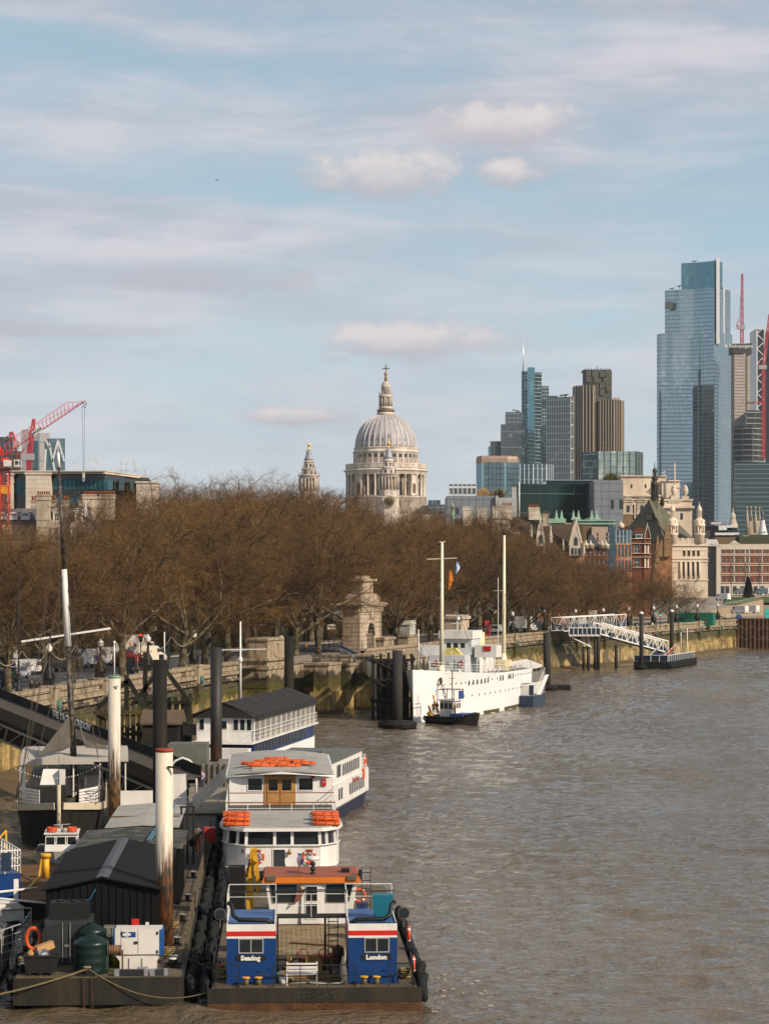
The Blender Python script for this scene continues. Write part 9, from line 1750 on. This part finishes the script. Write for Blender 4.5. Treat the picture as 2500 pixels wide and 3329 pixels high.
for k in range(12):y0,y1=-.5+k*2.25,-.5+(k+1)*2.25-.05;m2=MB();m2.loft([[(-5.5,y,5.5),(-5.5,y,5.9),(-2.6,y,7.0+.04*(k%2)),(.45,y,5.9),(.45,y,5.45),(.35,y,5.45),(.35,y,5.85),(-2.6,y,6.9),(-5.4,y,5.8),(-5.4,y,5.5)]for y in(y0,y1)]);m2.build('canvas_bay',CNV,T)
m=MB();m.prismY([(-5.45,5.6),(.4,5.6),(-2.6,6.9)],-.4,-.3);m.build('gable_canvas',CNV,T)
m=MB();rails(m,[(-3.3,-2.1,3.55),(.35,-2.1,3.55),(.4,0,3.55),(.4,26,3.55)],1.05,3,.9,.03);m.build('railing',RAILW,T);m=MB();m.box(-3.5,.3,-3.5,-2.2,1.2,3.1);m.build('stern_house',WHT,T);m=MB();m.tube([(-2.6,6,6.8),(-2.6,6,14.0)],[.12,.07],8);m.bar((-5,6,11.4),(-.2,6,11.5),.09);m.lathe([(.1,10.2),(.2,10.5),(.1,10.8)],10,(-2.6,6,0));m.build('signal_mast',RAILW,T)
m=MB();[m.box(.1,.14,.5+k*1.4,1.5+k*1.4,2.4,3.2)for k in range(16)];m.build('saloon_window',DGL,T)
T=thing('sailing_barge','old black hulled sailing barge with tall mast, white deck planking and canopy','sailing barge',(X(196,150),149.5,0),.12)
st=[(0,.25,.1,3.1,-.9),(.8,1.6,.8,2.95,-.4),(2.4,2.6,1.9,2.75,-.1),(5,3.0,2.6,2.6,0),(24,3.0,2.6,2.4,0)];hull(st,-.5).build('hull',BLK,T);deckplate(st,-.1).build('deck',DECK,T)
m=MB();pts=[(bd+.03,y+yo,zd-.1)for y,bd,_,zd,yo in st];[m.bar(Vector(a)*1,Vector(b),.12,.45)for a,b in zip(pts,pts[1:])];pts=[(-x,y,z)for x,y,z in pts];[m.bar(a,b,.12,.45)for a,b in zip(pts,pts[1:])];m.build('pale_sheer_strake',M('flaking_cream',(200,186,160),.8,var=.2,scale=3,dirt=(110,96,74),dirt_amt=.5,dscale=3),T);chain(T,(0,-1.0,3),(.1,-1.1,.4),.14,'anchor_chain');m=MB();m.tube([(0,-.9,0),(0,-1.0,4.4)],.13,6);m.build('stem_post',M('flaking_cream',(1,1,1)),T)
for s in(-1,1):
 for k in range(5):m=MB();m.bar((s*1.3,.5,3.05+k*.2),(s*2.7,3.2 if s<0 else 3.4,2.95+k*.22),.04,.16);m.build('white_plank',WHT,T)
m=MB();rails(m,[(-2.5,1.6,2.8),(-3,5,2.7),(-3,12,2.6)],.9,2,1.3,.03);rails(m,[(.5,.6,2.9),(2.4,1.6,2.8),(3,5,2.7),(3,12,2.6)],.9,2,1.3,.03);m.build('railing',RAILB,T);m=MB();m.add([(-1.6,5,3.),(-.2,5,3),(.1,5.6,4.9),(-1.2,5.6,4.9)],[(0,1,2,3)]);m.box(-.1,.3,5,5.4,2.8,4.9);m.build('white_hatch_board',WHT,T);m=MB();m.box(-2,.4,2.4,3.6,2.8,4.0);m.build('dark_hatch',IRON,T);m=MB();m.lathe([(.7,2.8),(.5,3.5),(.75,3.6),(.2,3.8),(.3,4.3),(.1,4.6)],8,(1.6,3.4,0));m.build('windlass',IRON,T)
m=MB();m.box(-2.3,2.6,10.5,19,2.6,4.0);m.build('deckhouse',GREYR,T);m=MB();m.prismX([(8.2,5.3),(13.5,5.7),(20,5.4),(20,5.3),(13.5,5.55),(8.2,5.15)],-2.9,4.6);m.prismY([(-2.9,5.0),(2.2,5.0),(2.2,5.2),(-.2,5.75),(-2.9,5.2)],8.0,8.1);m.build('canopy',M('canopy_white',(172,164,152),.8,var=.08),T);m=MB();[m.bar((x,8.4,2.7),(x,8.4,5.2),.09)for x in(-2.8,-1,.8,2.6,4.4)];m.box(-2.9,-2.5,8.2,8.6,2.7,5.2);m.build('canopy_post',WHT,T)
m=MB();a=Vector((.9,10,3));b=Vector((-.3,10.6,26.6));f_=lambda t:a+(b-a)*t;m.tube([a,f_(.43)],[.24,.2],10);m.build('lower_mast',M('mast_black',(44,38,32),.6,var=.4,scale=1.5,dirt=(150,136,112),dirt_amt=.4,dscale=3),T);m=MB();m.tube([f_(.66),f_(.965)],[.14,.09],8);m.build('upper_mast',M('mast_black',(44,38,32),.6,var=.4,scale=1.5,dirt=(150,136,112),dirt_amt=.4,dscale=3),T);m=MB();m.tube([f_(.43),f_(.66)],[.24,.2],10);m.tube([f_(.965),f_(1.01)],[.12,.1],8);m.tube([f_(1.01),f_(1.05)],.03,5);q=f_(.46);m.bar(q+Vector((-3.2,-.3,-.35)),q+Vector((3.0,.3,.55)),.13);m.build('white_mast',WHT,T)
m=MB();[m.bar(f_(t),p,.035)for t,p in((.9,(-2.9,7,2.8)),(.85,(-2.9,8,2.8)),(.66,(-2.9,9,2.8)),(.66,(-3,6,2.8)),(.66,(3,9,2.8)),(.6,(3,8,2.8)),(.95,(0,-1,3.2)),(.44,(-2.4,5,3)),(.85,(3.2,14,3)))];m.build('rigging',M('rigging_wire',(1,1,1)),T)
m=MB();m.add([(-1.6,9,5.6),(.5,10,8.3),(.8,10,6.2),(0,8.6,5.9),(1,10,8.2),(1.6,10,6.6),(4.2,9,5.8),(1.6,8.8,6.1)],[(0,3,2,1),(4,5,6,7)]);m.build('furled_sail',M('grey_sail',(92,86,78),.9,var=.2),T);m=MB();[m.bx(-2.9+5.6*t,2+3*t,5.2-1.6*4*t*(1-t)*.5,.05,.05,.08)for t in np.linspace(0,1,30)];m.build('bulb_string',BULB,T)
T=thing('harbour_launch','small white cabined launch with orange lifebuoys on its roof, beside the sheds','launch',(X(205,138),137,0),.1)
st=[(-2.2,.3,.1,1.75,-.5),(-1.2,1.2,.7,1.6,-.2),(.3,1.6,1.3,1.35,0),(6,1.6,1.3,1.2,0)];hull(st,-.4).build('hull',M('launch_grey',(176,172,166),.5,var=.1,dirt=(60,56,50),dirt_amt=.4),T);deckplate(st,-.04).build('deck',BLK,T);m=MB();m.loft([[(-1.0,.8,1.3),(1.0,.8,1.3),(1.0,3.5,1.3),(-1.,3.5,1.3)],[(-.95,1.05,2.35),(.95,1.05,2.35),(.95,3.5,2.35),(-.95,3.5,2.35)]]);m.box(-1.05,1.05,.9,3.6,2.35,2.42);m.build('cabin',WHT,T)
[wallwin(T,x,x+.5,.92,1.6,2.2,DGL,.035)for x in(-.92,-.27,.38)]
for s in(-1,1):
 for k in range(3):m=MB();m.torus((s*.6,1.6,2.5+k*.09),.28,.06,'z',16,6);m.build('lifebuoy',M('lifebuoy_orange',(1,1,1)),T)
m=MB();m.tube([(0,1.6,2.4),(0,1.6,2.9)],.05,6);m.bar((-.5,1.7,2.85),(.5,1.7,2.9),.05);m.lathe([(.05,2.45),(.14,2.5),(.14,2.65),(.05,2.7)],10,(.2,1.4,0));m.build('roof_gear',LGR,T)
T=thing('rusty_barge','low rusty decked barge with yellow bollard left of the sheds','barge',(X(150,120),119,0),.1);m=MB();m.box(-3,1.6,0,16,-.3,1.0);m.build('hull',BLK,T);m=MB();m.box(-2.8,1.4,.1,15,1.0,1.04);m.build('rust_deck',M('rust_deck',(100,68,34),.85,var=.3,scale=1),T);m=MB();m.bar((1.5,0,1.5),(1.5,15,1.5),.15);m.build('side_rail',LGR,T);m=MB();m.tube([(-.3,9,1),(-.3,9,2.2)],[.2,.2],12);m.tube([(-.3,9,2.2),(-.3,9,2.4)],[.3,.3],12);m.tube([(-.55,8.9,2.1),(-.6,7,1.3),(-1.0,4,1.15),(-2.2,2.5,1.1)],.07,6);m.build('yellow_bollard',YEL,T)
T=thing('blue_workboat','blue hulled workboat with white railings and notice board at the left edge','boat',(X(66,118),118,0),.35);m=MB();m.box(-6,0,0,9,-.3,2.6);m.build('hull',NB,T);m=MB();rails(m,[(-4,-.02,2.6),(0,0,2.6),(0,6,2.6)],1.2,3,.7,.04);m.build('railing',RAILW,T);m=MB();m.box(-1.0,-.5,-.1,-.04,2.75,3.7);m.build('notice_board',NAVY,T);m=MB();m.box(.01,.04,.8,3.2,.9,2.0);m.box(-.35,-.1,-.04,0,.3,2.3);m.build('white_panel',WHT,T);m=MB();m.bar((0,4,2.6),(0,4,4.4),.1);m.bar((0,4,4.4),(-1.2,3,3.4),.07);m.build('yellow_davit',YEL,T)
T=thing('covered_launch','small launch under pale covers with long white boom at the left edge','launch',(X(40,111),110.5,0),.6);st=[(0,.2,.1,1.3,-.4),(1,1,.6,1.1,0),(4,1.2,.9,1,0)];hull(st,-.3).build('hull',NAVY,T);m=MB();m.box(-.9,.9,.4,2.3,1.1,1.75);m.prismY([(-1,1.75),(1,1.75),(.5,2.05),(-.5,2.05)],.3,2.4);m.build('white_cover',M('cover_white',(214,208,200),.8,var=.1,scale=3),T);m=MB();m.tube([(-2,1.5,2.5),(1.6,-1.2,2.1)],.06,7);m.tube([(-2,.5,2.6),(2.2,1.6,2.5)],.06,7);m.build('boom',WHT,T)
T=thing('glazed_tour_boat','black tour boat with slanted glass roof and grey railings at the lower left edge','boat',(-17.25,105.5,0),.09);m=MB();m.prismX([(-16,-.2),(0,-.2),(0,1.8),(-2,2.1),(-16,2.1)],-5,-.2);m.build('hull',BLK,T);m=MB();m.add([(-.2,-15,2.12),(-.2,-2,2.12),(-1.6,-2,3.0),(-1.6,-15,3.0)],[(0,1,2,3)]);m.build('glass_roof',BGL,T);m=MB();[m.bar((-.2,y,2.14),(-1.6,y,3.03),.06)for y in np.arange(-15,-1.5,1.2)];m.bar((-.2,-15,2.14),(-.2,-1.9,2.14),.08);[m.bar((-.17,y,.4),(-.17,y,2.1),.04)for y in np.arange(-15,-1,1.2)];m.build('glazing_bar',LGR,T);m=MB();rails(m,[(-.1,-6,.8),(.7,-4,.8),(.8,-.5,.8)],1.7,5,.9,.03);rails(m,[(-.6,0,1.4),(.8,0,1.4)],1.2,3,1,.03);m.build('railing',LGR,T)
rope((-4.9,94.6,1.4),pw(-.5,5,1.5),.35,'rope tying the blue barge to the pontoon edge');rope((X(690,120),118,2.4),pw(-.3,26,1.5),.3,'two strand rope from the barge stern to the pontoon');rope((X(160,137),136,1.4),(X(78,122),122,2.0),.5,'slack rope between the launch and the blue workboat')
for px,py,lb in((706,584,'dark bird high in the sky left of centre'),(580,1043,'tiny bird low in the sky left of the cathedral')):
 D=150.;m=MB();k=.12 if py<900 else.05;m.add([(-k,0,0),(0,.1*k,.15*k),(k,0,.25*k),(0,0,-.25*k),(.9*k,.3*k,-.1*k),(-1.1*k,.2*k,.4*k)],[(0,3,2,1),(1,3,4),(0,1,5),(1,2,4)]);tag(m.build('bird',IRON,None,P(px,py,D)),lb,'bird')
# ================================================================ DECK CLUTTER AND SMALL THINGS
m=MB();[m.torus((0,0,.06+k*.09),.3-.02*(k%2),.05,'z',16,5)for k in range(4)];coil=m.mesh('rope_coil',[ROPE])
for x,y,lb in((-.9,5.2,'coil of rope on the pontoon walkway nearest the bollard pair'),(-1.0,13,'coil of rope on the pontoon walkway beside the shed'),(-6.9,2.9,'coil of rope at the left front of the pontoon')):o=put('rope_coil',coil,None,pw(x,y,1.3));tag(o,lb,'rope coil')
bx_=lambda x,y,z:(-2.9+x-.045*y,94.3+y,z)
for x,y,lb in((-4.0,2.2,'coil of rope on the left side deck of the blue barge'),(3.9,2.4,'coil of rope on the right side deck of the blue barge'),(-1.2,1.6,'coil of rope beside the white bench on the blue barge')):o=put('rope_coil',coil,None,bx_(x,y,.93));tag(o,lb,'rope coil')
def cylthing(nm,lb,cat,loc,r,h,mt,cap=None,n=14):
 T=thing(nm,lb,cat,loc,PR);m=MB();m.lathe([(r,0),(r,h*.9),(r*.75,h)],n);m.build('body',mt,T);m=MB();m.lathe([(r*.3,h),(r*.3,h+.06),(r*.12,h+.1)],8);m.build('cap',cap or IRON,T)
cylthing('gas_bottle','tall red gas bottle against the shed wall','gas bottle',pw(-2.45,5.5,1.3),.12,1.1,M('kiosk_red',(1,1,1)));cylthing('gas_bottle','tall blue gas bottle beside the red one','gas bottle',pw(-2.75,5.5,1.3),.12,1.15,M('boat_blue',(1,1,1)))
cylthing('oil_drum','yellow oil drum behind the hose reel','drum',pw(-2.95,2.6,1.3),.26,.85,M('drum_yellow',(150,140,40),.5,var=.2,scale=3));cylthing('oil_drum','dark blue oil drum on the barge behind the left cabin','drum',bx_(-2.6,6.6,.93),.29,.88,NAVY);cylthing('oil_drum','rusty brown oil drum on the barge deck by the winch','drum',bx_(1.1,5.6,.93),.27,.8,M('drum_rust',(110,66,36),.7,var=.3,scale=3))
cylthing('white_bucket','small white bucket on the barge foredeck left of the bench','bucket',bx_(-1.35,.9,.93),.14,.28,WHT);cylthing('fender','orange ball fender on the barge side deck','fender',bx_(-4.05,3.4,.93),.2,.42,M('lifebuoy_orange',(1,1,1)))
for k,(x,y,z,rz,L,lb)in enumerate(((-1.15,6.5,.98,.2,3.2,'loose plank lying across the barge deck planking'),(.2,10.5,1.0,-.4,2.6,'short loose timber on the far barge deck planking'),(-5.9,31,4.22,.1,4,'loose timber batten on the pale cabin roof'))):
 m=MB();m.box(-L/2,L/2,-.09,.09,0,.05);tag(m.build('loose_plank',M('old_timber',(1,1,1)),None,bx_(x,y,z)if k<2 else pw(-3.5,36,4.2),rz),lb,'plank')
m=MB();m.tube([pw(-1.5,2.8,1.33),pw(-1.0,4,1.33),pw(-.8,7,1.33),pw(-1.1,9,1.33),pw(-.7,12,1.33)],.03,6);tag(m.build('black_hose',IRON),'black hose snaking along the pontoon walkway','hose')
m=MB();m.tube([bx_(1.35,1.0,2.6),bx_(1.25,.9,1.6),bx_(1.15,.7,1.0),bx_(.6,.6,.97),bx_(-.3,.9,.97),bx_(-1.0,.7,.97)],.035,6);tag(m.build('grey_hose',LGR),'grey hose hanging down the inner side of the right blue cabin','hose')
m=MB();m.lathe([(.22,0),(.18,.5),(.05,1.15)],9);tag(m.build('covered_bundle',M('bundle_grey',(84,80,74),.8),None,bx_(1.2,.9,.93)),'grey cloth covered bundle leaning inside the right blue cabin','bundle')
m=MB();m.box(-.15,.15,-.1,.1,0,.42);tag(m.build('plastic_crate',M('crate_grey',(90,88,84),.6),None,bx_(-1.45,1.2,.93),.2),'grey plastic crate next to the left blue cabin','crate')
for i,D in enumerate(range(398,556,12)):
 a=W2(D,-.15);b=W2(D+11,-.15);z0=4.6;m=MB();m.tube([(a[0]+(b[0]-a[0])*t,a[1]+(b[1]-a[1])*t,z0-2.1*4*t*(1-t))for t in np.linspace(0,1,13)],.05,4)
 tag(m.build('wall_chain',CHN),f'rusty safety chain looped on the curved river wall, {ordw[i]} from the left','chain','safety chains on the river wall')
FO=M('pale_foam',(170,156,134),.7,var=.2,scale=6);rf=random.Random(2);m=MB()
for k in range(16):x,y=4.9+rf.random()**2*2.6,-1+rf.random()*9;w_=rf.uniform(.03,.12);m.lathe([(w_,0),(w_*.6,.03)],6,(-2.9+x,94.3+y,.05+rf.uniform(0,.05)),sx=1.8,sy=.7)
structure('river_foam',m,FO,'stuff')
T=SHIP;m=MB();m.lathe([(.3,0),(.3,.5),(.2,.6)],10);vm=m.mesh('deck_vent',[WHT])
for x,y in((1.8,10),(-1.6,9.6),(2.6,13),(3.4,27),(3.3,30),(-3.4,28),(2.2,38),(-1.2,39),(1.4,42),(2.8,36)):put('deck_vent',vm,T,(x,y,5.0+.03*(30-y)*(y<30)))
m=MB();m.tube([(-.55,0,0),(.55,0,0)],.3,12);cm_=m.mesh('liferaft_canister',[WHT])
for y in(29,31,40,43):put('liferaft_canister',cm_,T,(4.2,y,5.5),1.57)
m=MB();m.box(3.2,4.2,33,36,5.1,6.4);m.box(-2,2,40,47,5.1,6.2);m.build('cream_locker',M('cream_paint',(1,1,1)),T)
for k in range(9):m=MB();y=3+k*4.6;m.box(hx(y,2.6)+.004,hx(y,2.6)+.012,y-.01,y+.02,2.0,3.4);m.build('plate_seam',M('seam_grey',(200,194,186),.5),T)
SPLIT=('white_mast','timber_leg','roof_fitting','side_window','lower_window','latch','skid_rib','lock_rod','flange','canopy_post','nav_light','white_post','clear_screen','saloon_window','chevron_stripe','round_opening','bright_fin','diagonal_brace','end_cap','flood_light','wheel','hand_wheel','downpipe','shop_window','canopy_roof','door','post','leg','window_pillar')
def split(o):
 me=o.data;n=len(me.vertices);par=list(range(n))
 def find(a):
  while par[a]!=a:par[a]=par[par[a]];a=par[a]
  return a
 for e in me.edges:par[find(e.vertices[0])]=find(e.vertices[1])
 gr={}
 for p in me.polygons:gr.setdefault(find(p.vertices[0]),[]).append(p)
 if not 1<len(gr)<=40:return
 mats=list(me.materials);first=True;name=o.name.split('.')[0];made=[]
 for ps in gr.values():
  m=MB();ix={}
  for p in ps:
   for v in p.vertices:
    if v not in ix:ix[v]=len(m.v);m.v.append(tuple(me.vertices[v].co))
   m.f.append(tuple(ix[v]for v in p.vertices));m.mi.append(p.material_index);m.sm.append(p.use_smooth)
  made.append(m.mesh(name,mats))
 o.data=made[0]
 for q in made[1:]:c=o.copy();c.data=q;COL.objects.link(c)
for o in[o for o in list(COL.objects)if o.type=='MESH'and o.parent and not o.children and o.data.users==1 and o.name.split('.')[0]in SPLIT]:split(o)
HZ=bpy.data.materials.new('haze');HZ.use_nodes=True;t=NT(HZ.node_tree);t.n.clear();v=t.new('ShaderNodeVolumePrincipled');v.inputs['Color'].default_value=(.80,.88,.96,1);v.inputs['Density'].default_value=.00004;v.inputs['Anisotropy'].default_value=.2
oo=t.new('ShaderNodeOutputMaterial');t.l.new(v.outputs[0],oo.inputs['Volume'])
m=MB();m.box(-905,3005,-65,9005,-1.6,372);structure('haze',m,HZ,'stuff')
